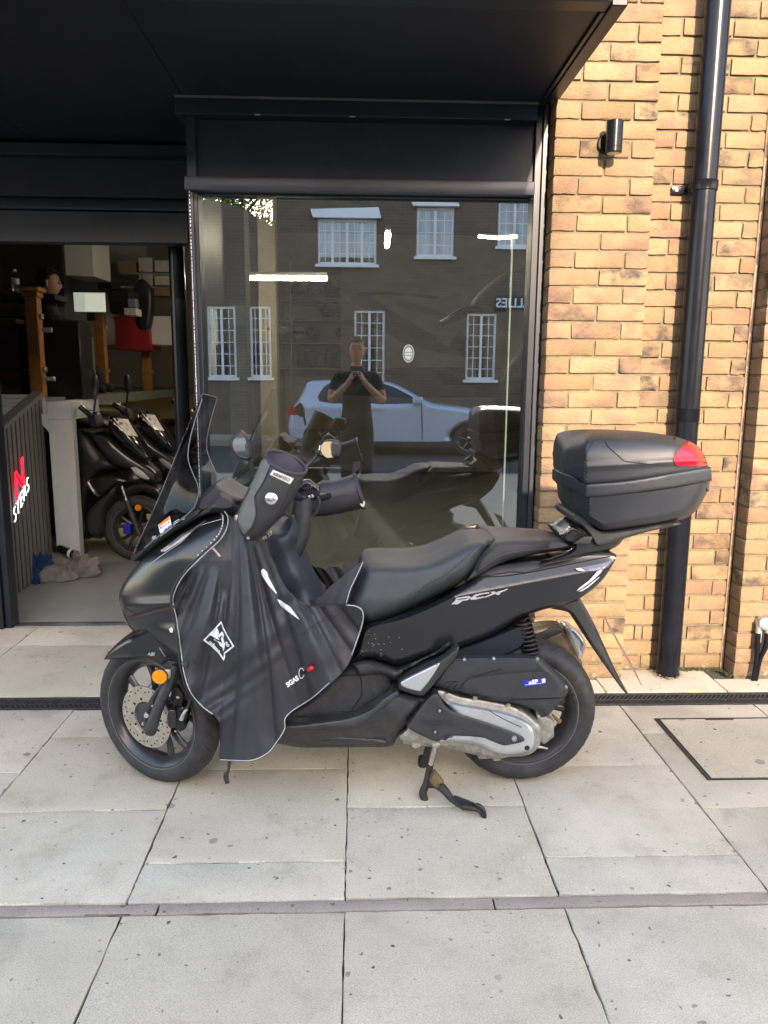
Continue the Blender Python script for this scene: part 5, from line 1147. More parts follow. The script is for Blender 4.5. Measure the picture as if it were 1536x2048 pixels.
piping([(440, 1519), (470, 1521), (506, 1520), (535, 1506), (554, 1483), (569, 1458), (570, 1437), (588, 1419), (624, 1396), (658, 1366)], .0017)
piping([(703, 1310), (714, 1280), (725, 1245), (725, 1223), (713, 1213), (693, 1210)], .0018)
piping([(726, 1124), (714, 1150), (700, 1180), (690, 1214)], .0017, tree=T_LAP, Y=2.36)
piping([(735, 1124), (722, 1146), (706, 1180), (696, 1208)], .0030, M_PIPEB, tree=T_SE, Y=2.36)
piping([(610, 1210), (640, 1213), (685, 1212)], .0016, M_PIPEB)
piping([(600, 1270), (640, 1245), (680, 1228), (712, 1213)], .0010, M_PIPEB)
bm = bmesh.new(); pa_ = smooth_path([(449, 1023, 0), (454, 1036, 0), (451, 1058, 0), (437, 1080, 0), (404, 1111, 0)], 8)
for i, q in enumerate(pa_[::2]):
    w_ = hit(bvh_of(apr, fair), q.x-8, q.y, 2.36, .004); bm_box(bm, w_-Vector((.0025, .001, .004)), w_+Vector((.0025, .001, .004)), .0008)
sp('zip_teeth', bm, M_STEEL, apr)
sp('front_strap', on_plate(bvh_of(apr, fair), Z1([(196, 1258), (330, 1215), (440, 1192), (522, 1190), (525, 1220), (450, 1210), (340, 1235), (215, 1276)]), .003, .003, 4, 2.36), M_PIPEB, apr)
sp('strap_stitch', on_plate(bvh_of(apr, fair), Z1([(230, 1258), (340, 1226), (440, 1202), (440, 1205), (340, 1230), (230, 1262)]), .0065, .0004, 4, 2.36), pm('brown_thread', (.16, .06, .045), .8), apr)
bk = sp('buckle', on_plate(bvh_of(apr), ZW([(960, 345), (1050, 340), (1075, 360), (1068, 405), (980, 410), (955, 385)]), .003, .009, 4, 2.37), M_PLAST, apr)
sp('buckle_strap', on_plate(bvh_of(apr), ZW([(1060, 350), (1105, 335), (1172, 385), (1165, 432), (1120, 415), (1075, 400)]), .003, .004, 4, 2.34), M_PIPEB, apr)
tube('zip_cord', [hit(T_AP, *ZN([q])[0], 2.35, .003)-SO for q in ((1095, 715), (1130, 750), (1170, 795), (1200, 830), (1235, 870))], [.003, .004, .003, .004, .003], pm('red_white_cord', (.3, .06, .07), .7, var=.1, scale=300, col2=(.7, .66, .62)), apr, 8, 3)
tube('hanging_strap', [U(459, 1522, 2.30)-SO, U(457, 1540, 2.30)-SO, U(452, 1552, 2.30)-SO, U(455, 1567, 2.30)-SO], [.006, .0045, .009, .0075], M_PIPEB, apr, 8, 4, flat=.3)
sp('reflective_flash', on_plate(T_AP, Z1([(905, 1010), (918, 998), (938, 1018), (945, 1045), (990, 1128), (985, 1132), (950, 1092), (922, 1055), (908, 1032)]), .002, .001, 4, 2.33), M_WHITE, apr)
sp('reflective_flash', on_plate(T_AP, Z1([(991, 1160), (1010, 1168), (1060, 1202), (1112, 1272), (1085, 1252), (1045, 1222), (1008, 1195)]), .002, .001, 4, 2.33), M_WHITE, apr)
# emblem
ZL = zz(380, 1200, 12.8)
dia = [(800, 540), (860, 700), (960, 900), (1135, 1185), (1010, 1290), (895, 1380), (900, 1470), (862, 1560), (740, 1380), (560, 1200), (330, 1030), (560, 800)]
sp('emblem_border', on_plate(T_AP, ZL(dia), .002, .0008, 3, 2.3), M_WHITE, apr)
cx_, cy_ = 745, 1030
sp('emblem_field', on_plate(T_AP, ZL([(800, 600), (835, 720), (940, 930), (1085, 1180), (990, 1250), (870, 1345), (860, 1480), (765, 1345), (590, 1165), (395, 1025), (590, 810)]), .0034, .0006, 3, 2.3), pm('emblem_dark', (.022, .022, .026), .6), apr)
for poly in ([(490, 905), (640, 770), (690, 710), (720, 780), (740, 850), (720, 960), (760, 1030), (650, 980), (560, 920)], [(730, 930), (760, 860), (830, 800), (870, 900), (850, 960), (800, 900), (750, 960)], [(790, 1000), (810, 940), (850, 960), (870, 1060), (895, 1150), (880, 1250), (850, 1310), (840, 1230), (760, 1160), (730, 1110), (830, 1110)], [(600, 1010), (700, 1060), (830, 1110), (800, 1090), (690, 1050), (620, 1000)], [(690, 1060), (760, 1080), (840, 1090), (760, 1110)]):
    sp('emblem_swoosh', on_plate(T_AP, ZL(poly), .0046, .0005, 3, 2.3), M_WHITE, apr)
q0, q1 = U(*ZL([(440, 1020)])[0], 2.3), U(*ZL([(850, 1440)])[0], 2.3); ux = (q1-q0).normalized(); uy = ux.cross(CF).normalized(); uy = uy if uy.z > 0 else -uy
t_u1 = text_on('lettering', 'urbano', U(*ZL([(640, 1190)])[0], 2.3), ux, uy, M_WHITE, apr, SO, .0165, .0003, .0006, 0, space=.98, tree=T_AP)
q0, q1 = U(*ZL([(890, 1010)])[0], 2.3), U(*ZL([(1030, 1190)])[0], 2.3); ux2 = (q1-q0).normalized(); uy2 = ux2.cross(CF).normalized(); uy2 = uy2 if uy2.z > 0 else -uy2
t_u2 = text_on('lettering', 'no', U(*ZL([(965, 1120)])[0], 2.3), ux2, uy2, M_WHITE, apr, SO, .0165, .0003, .0006, 0, tree=T_AP)
for c_ in (t_u1, t_u2):
    for vv in c_.data.vertices: vv.co -= CF*.0055
q0, q1 = U(*ZF([(155, 365)])[0], 2.29), U(*ZF([(300, 265)])[0], 2.29); ux = (q1-q0).normalized(); uy = ux.cross(CF).normalized(); uy = uy if uy.z > 0 else -uy
t_sg = text_on('lettering', 'SGAS', U(*ZF([(228, 325)])[0], 2.29), ux, uy, M_WHITE, apr, SO, .0205, .0003, .0009, .15, space=.92, tree=T_AP)
for vv in t_sg.data.vertices: vv.co -= CF*.001
v0, v1 = hit(T_AP, *ZF([(335, 238)])[0], 2.29, .004), hit(T_AP, *ZF([(430, 180)])[0], 2.29, .012)
tube('air_valve', [v0-SO, (v0*.5+v1*.5)-SO, v1-SO], [.006, .0042, .004], M_BLACK, apr, 12)
tube('valve_cap', [(v0*.35+v1*.65)-SO, (v0*.1+v1*.9)-SO, v1-SO, (v1+(v1-v0)*.08)-SO], [.007, .0075, .007, .002], M_RED, apr, 12)
bm = bmesh.new(); bm_tube(bm, [hit(T_AP, *ZF([(322+26*math.cos(q), 238+52*math.sin(q))])[0], 2.29, .003) for q in [2*math.pi*k/24 for k in range(24)]], .0011, 6, False, True); sp('valve_ring', bm, M_WHITE, apr)
ZK = zz(500, 1040, 15.36)
for poly in ([(270, 590), (300, 570), (325, 650), (340, 680), (310, 695)], [(350, 640), (400, 520), (440, 500), (440, 610), (420, 620), (410, 580), (385, 640)], [(440, 500), (490, 470), (530, 560), (500, 590), (480, 530), (460, 600)], [(540, 400), (570, 380), (600, 440), (580, 490), (560, 480)], [(590, 370), (660, 310), (680, 360), (670, 440), (560, 545), (545, 535), (640, 430)]):
    sp('gold_stitching', on_plate(bvh_of(apr, ctr) if False else BVHTree.FromPolygons([v.co+SO for v in ctr.data.vertices], [tuple(p_.vertices) for p_ in ctr.data.polygons]), ZK(poly), .001, .001, 3, 2.36), M_GOLD, apr)
# ================================================================== inside the shop
M_FLOOR = pm('shop_floor_paint', (.235, .255, .25), .42, var=.08, scale=4, rvar=.08, dirt=((.12, .12, .115), .35, 10, .52))
M_WALLI = pm('shop_wall', (.36, .33, .28), .85, var=.06, scale=4)
M_CEIL = pm('shop_ceiling', (.055, .055, .055), .9, var=.1, scale=3)
M_CREAM = pm('cream_paint', (.52, .46, .36), .7, var=.06, scale=6)
M_PALEG = pm('pale_grey_paint', (.50, .55, .56), .55, var=.06, scale=8, dirt=((.25, .26, .27), .4, 14, .55))
M_GREEND = pm('dark_green_grey', (.055, .070, .068), .7, var=.1, scale=5)
M_WOOD = pm('pine_post', (.33, .135, .035), .5, var=.25, scale=9, bump=.2, bscale=60)
M_DECK = pm('deck_edge', (.20, .21, .205), .7, var=.15, scale=12)
M_SLAT = pm('grey_slat', (.15, .145, .14), .6, var=.1, scale=20)
M_FELT = pm('black_felt', (.010, .010, .011), .95)
M_WHITEG = pm('white_board', (.66, .66, .65), .5, var=.03)
M_DARK = pm('dark_goods', (.013, .013, .015), .45, var=.3, scale=12)
M_CARD = pm('card_box', (.42, .40, .36), .8, var=.08); M_CARDB = pm('brown_card', (.24, .15, .08), .85, var=.12)
M_REDP = pm('red_paint', (.32, .014, .022), .4, var=.12); M_SKIN = pm('skin', (.42, .23, .155), .5, var=.08, scale=30)
M_TEE = pm('dark_tee', (.020, .021, .027), .85, var=.15, scale=14, bump=.3, bscale=500); M_TROU = pm('dark_trousers', (.015, .016, .020), .85, var=.15)
M_HAIR = pm('dark_hair', (.014, .010, .008), .55, var=.4, scale=60, bump=.8, bscale=160)
M_TUBE = emit('tube_light', (1, .95, .80), 14.0); M_WARM = emit('warm_strip', (1, .70, .28), 5.0)
M_CLEARG = glassy('clear_glass', .05, (.93, .95, .94), 0, 1.5, .8)
sf = obj('shop_floor', ([(-6, 4.30, -.004), (-.7, 4.30, -.004), (-.7, 3.64, -.004), (3.4, 3.64, -.004), (3.4, 12, -.004), (-6, 12, -.004)], [(0, 1, 2, 3, 4, 5)]), M_FLOOR); struct(sf)
struct(obj('back_wall', ([(-6, 12, 0), (3.4, 12, 0), (3.4, 12, 3.6), (-6, 12, 3.6)], [(0, 1, 2, 3)]), M_WALLI))
struct(obj('side_wall', ([(-6, 4.3, 0), (-6, 12, 0), (-6, 12, 3.6), (-6, 4.3, 3.6)], [(3, 2, 1, 0)]), M_GREEND))
struct(obj('side_wall', ([(3.4, 3.9, 0), (3.4, 12, 0), (3.4, 12, 3.6), (3.4, 3.9, 3.6)], [(0, 1, 2, 3)]), M_WALLI))
struct(obj('shop_ceiling', ([(-6, 3.6, 3.5), (3.4, 3.6, 3.5), (3.4, 12, 3.5), (-6, 12, 3.5)], [(0, 1, 2, 3)]), M_CEIL))
box('upper_wall', (-6, 3.66, 2.74), (XB0+.004, 3.95, 6.4), M_MORTAR, bld, 0, off=BO)  # unseen wall above the canopy, added to block light from the shop
box('upper_wall', (-6.2, 4.32, 2.3), (XD1, 4.5, 2.74), M_BLACKM, bld, 0, off=BO)
box('upper_wall', (-6.2, 4.33, -.05), (xl-.9, 4.5, 2.3), M_BLACKM, bld, 0, off=BO)
# pillars
t = box('pillar', (-.83, 4.42, 0), (-.615, 4.62, 3.5), M_GREEND, None, .004); tag(t, 'dark grey green pillar just inside the left edge of the window', 'pillar')
pA, pB = U(517, 600, 8.6), U(552, 600, 8.6)
t = box('pillar', (pA.x, 8.6, 0), (pB.x, 8.85, 3.5), M_CREAM, None, .004); tag(t, 'cream square pillar with a yellow warning sign, inside the shop', 'pillar')
q = U(537, 662, 8.59); ws = thing('warning_sign', 'small yellow triangle warning sign on the cream pillar', 'sign', (q.x, 8.598, q.z))
M_YEL = pm('sign_yellow', (.70, .42, .02), .5)
obj('triangle', ([(-.045, 0, -.01), (.045, 0, -.01), (0, 0, .075), (-.045, -.004, -.01), (.045, -.004, -.01), (0, -.004, .075)], [(3, 4, 5), (0, 2, 1), (0, 1, 4, 3), (1, 2, 5, 4), (2, 0, 3, 5)]), M_YEL, ws)
obj('symbol', ([(-.02, -.006, .005), (.02, -.006, .005), (.004, -.006, .04), (-.012, -.006, .03)], [(0, 1, 2, 3)]), M_BLKPR, ws)
box('caption', (-.04, -.004, -.055), (.04, 0, -.02), M_YEL, ws, .001)
# lights
def tubelight(name, a, b, label, r=.018, mat=M_TUBE):
    t = thing(name, label, 'light', a); A, B = Vector(a), Vector(b)
    tube('lamp_tube', [Vector(), B-A], r, mat, t, 10); tube('housing', [Vector((0, 0, r*1.6)), B-A+Vector((0, 0, r*1.6))], r*1.1, M_WHITEG, t, 8); return t
tubelight('strip_light', U(498, 556, 7.3), U(654, 557, 7.3), 'long lit strip light above the helmet shelves', .020)
tubelight('strip_light', U(776, 468, 6.0), U(774, 492, 7.2), 'short lit strip light near the ceiling, middle of the window', .022)
tubelight('strip_light', U(957, 473, 8.5), U(996, 476, 8.5), 'lit strip light at the right of the window, left half', .014)
tubelight('strip_light', U(996, 476, 8.5), U(1034, 473, 8.5), 'lit strip light at the right of the window, right half', .014)
# helmet shelves
sx0, sx1 = U(578, 640, 11.4).x, U(700, 640, 11.4).x
sh = thing('helmet_shelf', 'wall shelving of helmets and riding gear at the back of the shop', 'shelf', (sx0, 11.6, 0)); o = Vector((sx0, 11.6, 0))
zs = [U(600, y, 11.4).z for y in (598, 637, 684, 735)]
for z in zs: box('shelf_board', (sx0-.12, 11.38, z-.03), (sx1, 11.95, z), pm('shelf_pine', (.34, .20, .10), .6), sh, .003, off=o)
box('back_board', (sx0-.12, 11.955, .6), (sx1, 11.985, 2.9), M_CREAM, sh, 0, off=o)
tube('upright', [Vector((sx0+.03, 11.36, 0))-o, Vector((sx0+.03, 11.36, 3.0))-o], .015, M_STEEL, sh)
def helmet(px, py, Y, r, mat, label, face=1, grp='helmets on the back shelf'):
    p = U(px, py, Y); t = thing('helmet', label, 'helmet', p, group=grp)
    bm = bmesh.new(); bmesh.ops.create_uvsphere(bm, u_segments=24, v_segments=16, radius=r)
    for v in bm.verts:
        v.co.x *= .92; v.co.z *= 1.05
        if v.co.z < -r*.3: v.co.y *= .92; v.co.x *= .95
        if v.co.z < -r*.8: v.co.z = -r*.8
        if v.co.y < 0 and v.co.z < -.1*r: v.co.y *= 1.12
    obj('shell', bm, mat, t, None, 60)
    bm = bmesh.new(); n = 14
    for k in range(n+1):
        a = -1.15+2.3*k/n
        for z, rr in ((-.10*r, 1.05), (.38*r, .98)): bm.verts.new((math.sin(a)*r*.92*rr, -math.cos(a)*r*1.03*rr, z))
    bm.verts.ensure_lookup_table()
    for k in range(n): bm.faces.new([bm.verts[i] for i in (2*k, 2*k+2, 2*k+3, 2*k+1)])
    obj('visor', bm, M_GLOSS, t, None, 60); return t
HM = pm('helmet_black', (.012, .012, .013), .15, coat=.6); HS = pm('helmet_silver', (.45, .46, .47), .3, metal=.4, var=.3, scale=30)
for i, (px, py, r, mt, lb) in enumerate(((595, 580, .105, HM, 'black helmet, leftmost on the top shelf'), (627, 580, .108, HM, 'black helmet, second from the left on the top shelf'), (659, 580, .108, HM, 'black helmet, third from the left on the top shelf'), (686, 580, .10, HM, 'black helmet, rightmost on the top shelf'), (652, 622, .10, HM, 'black open helmet, left one on the middle shelf'), (682, 624, .10, HM, 'black helmet, right one on the middle shelf'), (597, 668, .10, HS, 'silver patterned helmet, leftmost on the lower shelf'), (626, 668, .105, HM, 'black helmet, second on the lower shelf'), (684, 666, .10, HM, 'black helmet, rightmost on the lower shelf'))):
    helmet(px, py, 11.45, r, mt, lb)
helmet(566, 652, 10.6, .12, HS, 'white and grey helmet on the post left of the shelves', grp='helmets on the back shelf')
for k in range(6):
    x = sx0+.1+k*.14; z0 = zs[3]+.01
    tg = box('folded_jacket', (x, 11.45, z0), (x+.125, 11.8, zs[2]-.10-.02*(k % 3)), M_DARK, None, .025, 3); tag(tg, f'black riding jacket below the helmet shelves, {("leftmost", "second from the left", "third from the left", "fourth from the left", "fifth from the left", "rightmost")[k]}', 'jacket', 'jackets below the helmets')
# wall graphic
M_MUR = pm('mural_print', (.245, .225, .195), .7, var=.16, scale=1.3); M_MURD = pm('mural_dark', (.06, .058, .055), .7, var=.2, scale=3); M_MURM = pm('mural_mid', (.135, .125, .115), .7, var=.2, scale=3)
mu = thing('wall_graphic', 'large sepia wall graphic with curving roof lines on the back wall', 'poster', (.6, 11.3, 0)); o = Vector((.6, 11.3, 0))
box('panel', (U(680, 600, 11.3).x, 11.3, 0.02), (U(1075, 600, 11.3).x+.4, 11.36, U(760, 470, 11.3).z), M_MUR, mu, .004, off=o)
def mprint(poly, mat, yy=11.297): return obj('printed_shape', sheet(poly, yy, .002, 40, True, True, 3), mat, mu, o)
mprint([(672, 560), (720, 580), (790, 625), (840, 655), (870, 672), (868, 680), (800, 668), (740, 655), (690, 650), (690, 640), (760, 640), (700, 600)], M_MURM)
mprint([(775, 650), (820, 665), (850, 672), (920, 705), (900, 710), (820, 690), (776, 668)], M_MURM, 11.294)
mprint([(720, 585), (780, 583), (870, 592), (868, 597), (780, 590), (720, 592)], M_MURD)
mprint([(800, 600), (850, 612), (890, 625), (885, 632), (800, 615)], M_MURM)
mprint([(900, 690), (920, 665), (945, 690), (940, 715), (905, 705)], M_MURD)
mprint([(690, 745), (900, 735), (1060, 742), (1060, 790), (690, 790)], M_MURD)
# dark motorcycle display at the right of the window: bar end, lever and hand guard
mc = thing('display_motorcycle', 'dark motorcycle hand guard and bar end high behind the window glass', 'motorcycle', (1.4, 6.4, 0)); o = Vector((1.4, 6.4, 0))
obj('hand_guard', solid([(943, 612), (950, 595), (975, 570), (1010, 545), (1060, 535), (1085, 560), (1080, 620), (1040, 618), (1000, 616), (960, 622)], 6.4, .05, 10, 8, .01), M_MURD, mc, o, 50)
tube('bar', [U(882, 648, 6.36)-o, U(915, 632, 6.36)-o, U(952, 622, 6.38)-o, U(1010, 620, 6.4)-o], [.028, .034, .03, .025], M_DARK, mc, 12, 4)
tube('lever', [U(898, 632, 6.32)-o, U(925, 618, 6.32)-o, U(950, 612, 6.34)-o], [.008, .012, .012], M_DARK, mc, 8, 3)
obj('body', solid([(1000, 760), (1040, 700), (1100, 690), (1120, 800), (1110, 980), (1020, 980), (995, 880)], 6.6, .12, 20, 12, .02), M_DARK, mc, o, 50)
tube('support_leg', [Vector((1.55, 6.6, 0))-o, U(1060, 900, 6.6)-o], .04, M_DARK, mc)
# ------------------------------------------------------------------ raised office deck
PX, PY0, PZ = -2.42, 6.1, 1.225
pl = thing('raised_deck', 'raised office deck on a pale grey post inside the doorway', 'platform', (PX, PY0, 0)); o = Vector((PX, PY0, 0))
box('deck_slab', (-6, PY0, PZ-.10), (PX, 11.9, PZ), M_DECK, pl, .004, off=o)
box('front_fascia', (-6, PY0-.02, PZ-.13), (PX+.01, PY0-.001, PZ+.005), M_PALEG, pl, .003, off=o)
a, b_ = U(104, 960, PY0), U(150, 960, PY0)
a, b_ = U(104, 960, 5.5), U(152, 960, 5.5)
box('support_post', (a.x, 5.5, 0), (b_.x, 5.58, PZ-.131), M_PALEG, pl, .004, off=o); box('beam', (a.x, 5.5, PZ-.13), (b_.x, PY0-.021, PZ-.005), M_PALEG, pl, .003, off=o); box('beam', (-2.9, 5.535, PZ-.129), (a.x-.001, 5.60, PZ-.006), M_PALEG, pl, .003, off=o)
obj('bracket', solid([(64, 826), (104, 826), (106, 868), (104, 872)], 5.54, .035, 1, 8, .045, smooth=False), M_PALEG, pl, o, 30)
box('rear_panel', (-3.9, 6.3, 0), (-3.86, 11.5, PZ-.101), M_CREAM, pl, 0, off=o)
for k, (y0, y1) in enumerate(((6.6, 7.3), (7.9, 9.0), (9.3, 10.2))):
    box('under_light', (-2.62, y0, PZ-.118), (-2.585, y1, PZ-.102), M_WARM, pl, 0, off=o)
box('store_partition', (-3.3, 7.55, 0), (-2.75, 7.6, PZ-.101), M_CREAM, pl, 0, off=o); box('store_partition', (-3.3, 9.1, 0), (-2.75, 9.15, PZ-.101), M_CREAM, pl, 0, off=o)
bal = thing('balustrade', 'balustrade of orange pine posts and clear glass along the raised deck', 'railing', (PX, PY0, PZ)); o = Vector((PX, PY0, PZ))
py = [6.17, 7.72, 9.35, 10.75]
for k, y in enumerate(py):
    c = Vector((PX-.06, y, PZ)); wd = .046; hh = .80+.012*k
    ps = box('post', (c.x-wd, c.y-wd, PZ), (c.x+wd, c.y+wd, PZ+hh), M_WOOD, bal, .004, off=o)
    box('post_cap', (c.x-.078, c.y-.078, PZ+hh), (c.x+.078, c.y+.078, PZ+hh+.035), M_WOOD, ps, .012, 2, off=o); box('post_collar', (c.x-.06, c.y-.06, PZ+hh-.04), (c.x+.06, c.y+.06, PZ+hh-.001), M_WOOD, ps, .004, off=o)
    for z in (.20, .60): box('glass_clamp', (c.x+wd, c.y-.02, PZ+z), (c.x+wd+.02, c.y+.03, PZ+z+.04), M_STEEL, ps, .004, off=o)
for y0, y1 in zip(py[:-1], py[1:]):
    obj('glass_pane', ([(PX-.06, y0+.08, PZ+.05), (PX-.06, y1-.08, PZ+.05), (PX-.06, y1-.08, PZ+.74), (PX-.06, y0+.08, PZ+.74)], [(0, 1, 2, 3)]), M_CLEARG, bal, o)
obj('glass_pane', ([(-3.9, 6.17, PZ+.05), (PX-.14, 6.17, PZ+.05), (PX-.14, 6.17, PZ+.68), (-3.9, 6.17, PZ+.68)], [(0, 1, 2, 3)]), M_CLEARG, bal, o)
for px, py_ in ((97, 660), (103, 758)):
    q = U(px, py_, 6.15); box('glass_clip', (q.x-.05, 6.14, q.z-.018), (q.x+.03, 6.16, q.z+.018), M_WHITEG, bal, .008, 2, off=o)
# slatted stair side with neon sign
stc = thing('stair_panel', 'dark grey slatted stair side inside the doorway, under the neon sign', 'stairs', (-2.2, 5, 0)); o = Vector((-2.2, 5, 0))
def ztop(y): return 1.25-.305*(5.52-y)
obj('backing', ([(-2.215, 4.36, 0), (-2.215, 5.52, 0), (-2.215, 5.52, ztop(5.52)), (-2.215, 4.36, ztop(4.36)), (-2.26, 4.36, 0), (-2.26, 5.52, 0), (-2.26, 5.52, ztop(5.52)), (-2.26, 4.36, ztop(4.36))], [(0, 1, 2, 3), (7, 6, 5, 4), (1, 5, 6, 2), (0, 3, 7, 4), (2, 6, 7, 3)]), M_FELT, stc, o)
y = 4.37
while y < 5.5:
    bm = bmesh.new(); bm_box(bm, (-2.2145, y, 0), (-2.208, y+.042, 1), .001)
    for v in bm.verts:
        if v.co.z > .5: v.co.z = ztop(v.co.y)-.001
    obj('slat', bm, M_SLAT, stc, o, 30); y += .066
obj('stringer', ([(x, yy, ztop(yy)+dz) for yy in (4.36, 5.53) for x, dz in ((-2.27, .002), (-2.195, .002), (-2.195, .035), (-2.27, .035))], [(0, 1, 2, 3), (7, 6, 5, 4), (0, 4, 5, 1), (1, 5, 6, 2), (2, 6, 7, 3), (3, 7, 4, 0)]), M_SLAT, stc, o)
y = 4.40
while y < 5.5:
    obj('tread_slat', ([(x, yy, ztop(yy)+.01+dz) for yy in (y, y+.06) for x, dz in ((-3.6, 0), (-2.272, 0), (-2.272, .02), (-3.6, .02))], [(0, 1, 2, 3), (7, 6, 5, 4), (0, 4, 5, 1), (1, 5, 6, 2), (2, 6, 7, 3), (3, 7, 4, 0)]), M_PALEG, stc, o); y += .085
ne = thing('neon_sign', 'slanted neon sign with red N over white STERS on the slatted panel', 'sign', (-2.19, 5, .7)); o = Vector((-2.19, 5, .7))
M_NR = emit('neon_red', (1, .02, .06), .33); M_NW = emit('neon_white', (.75, .95, 1), .5); M_NRD = emit('neon_red_fill', (.35, .0, .012), .10)
qa, qb = Vector((-2.185, 4.78, .415)), Vector((-2.185, 5.13, .665)); ux = (qb-qa).normalized(); uy = Vector((0, -.12, 1)).normalized()
def neon(s, org, size, mat, r, fillm=None, align='RIGHT', shear=.25):
    me = text_mesh(s, size, 0, 0, shear, align); bm = bmesh.new(); bm.from_mesh(me); bpy.data.meshes.remove(me)
    bd_ = [e for e in bm.edges if len(e.link_faces) == 1 or e.is_boundary]
    b2 = bmesh.new()
    for e in bd_:
        p0, p1 = [org+ux*v.co.x+uy*v.co.y for v in e.verts]; bm_tube(b2, [p0, p1], r, 5)
    n_o = obj('neon_tube', b2, mat, ne, o)
    if fillm:
        for v in bm.verts: v.co = org+ux*v.co.x+uy*v.co.y-Vector((.004, 0, 0))
        obj('letter_fill', bm, fillm, ne, o)
    else: bm.free()
neon('N', Vector((-2.185, 5.09, .765)), .25, M_NR, .005, M_NRD)
me = text_mesh('STERS', .125, .004, -.004, .2, 'RIGHT')
for v in me.vertices: v.co = Vector((-2.186, 5.155, .69))+ux*v.co.x+uy*v.co.y+Vector((.006*(1 if v.co.z > 0 else 0), 0, 0))
obj('letters', me, M_NW, ne, o)
# ------------------------------------------------------------------ rags and can by the stair
def rag(name, px, py, w_, d_, h_, mat, label, seed):
    c = G(px, py); rs = np.random.RandomState(seed); bm = bmesh.new(); bmesh.ops.create_icosphere(bm, subdivisions=5, radius=1)
    ph = rs.rand(6)*6
    for v in bm.verts:
        n = 1+.22*math.sin(v.co.x*3.1+ph[0]+v.co.z*2)+.16*math.sin(v.co.y*4.7+ph[1]+v.co.x*2.3)+.10*math.sin(v.co.x*9+v.co.y*6+ph[2])+.07*math.sin(v.co.x*15-v.co.y*11+ph[3])
        rd = lambda q: 1-2*abs(math.sin(q))
        n += .07*rd(v.co.x*5+v.co.y*3.1+ph[4])+.05*rd(v.co.x*9-v.co.z*7+ph[5])+.035*rd(v.co.y*14+v.co.x*6+ph[0])
        z = max(v.co.z, -.12)
        v.co = Vector((v.co.x*w_*n, v.co.y*d_*n, (z+.12)*h_*n))
    t = obj(name, bm, mat, None, None, 80); t.location = c; return tag(t, label, 'rag', 'cleaning rags on the floor')
def clothm(n, c): return pm(n, c, .95, var=.2, scale=20, bump=.6, bscale=300, spec=.1)
rag('rag', 80, 1160, .085, .10, .20, clothm('rag_blue', (.015, .035, .10)), 'dark blue rag against the slatted panel', 1)
rag('rag', 140, 1150, .23, .16, .13, clothm('rag_grey', (.17, .16, .155)), 'grey rag spread under the spray can', 2)
rag('rag', 130, 1122, .15, .12, .19, clothm('rag_plum', (.07, .04, .06)), 'plum rag behind the spray can', 3)
rag('rag', 106, 1108, .08, .07, .26, clothm('rag_white', (.36, .38, .42)), 'pale rag at the back of the heap', 4)
cc = thing('spray_can', 'black spray can with silver base lying on the grey rag', 'can', G(143, 1148)+Vector((0, -.05, .175))); 
Mc = Matrix.Rotation(R(-28), 4, 'Z') @ Matrix.Rotation(R(100), 4, 'Y')
bm = bmesh.new(); bm_lathe(bm, [(.0, -.09), (.022, -.09), (.03, -.075), (.0325, -.065), (.0325, .075)], 24, 'Z', M=Mc); obj('body', bm, M_GLOSS, cc, None, 40)
bm = bmesh.new(); bm_lathe(bm, [(.0325, .0752), (.0335, .078), (.0335, .086), (.028, .086), (.02, .080), (0, .078)], 24, 'Z', M=Mc); obj('base', bm, M_CHROME, cc, None, 40)
bm = bmesh.new(); bm_lathe(bm, [(.0329, .03), (.0329, .055)], 24, 'Z', M=Mc); obj('label_band', bm, M_WHITEG, cc, None, 40)
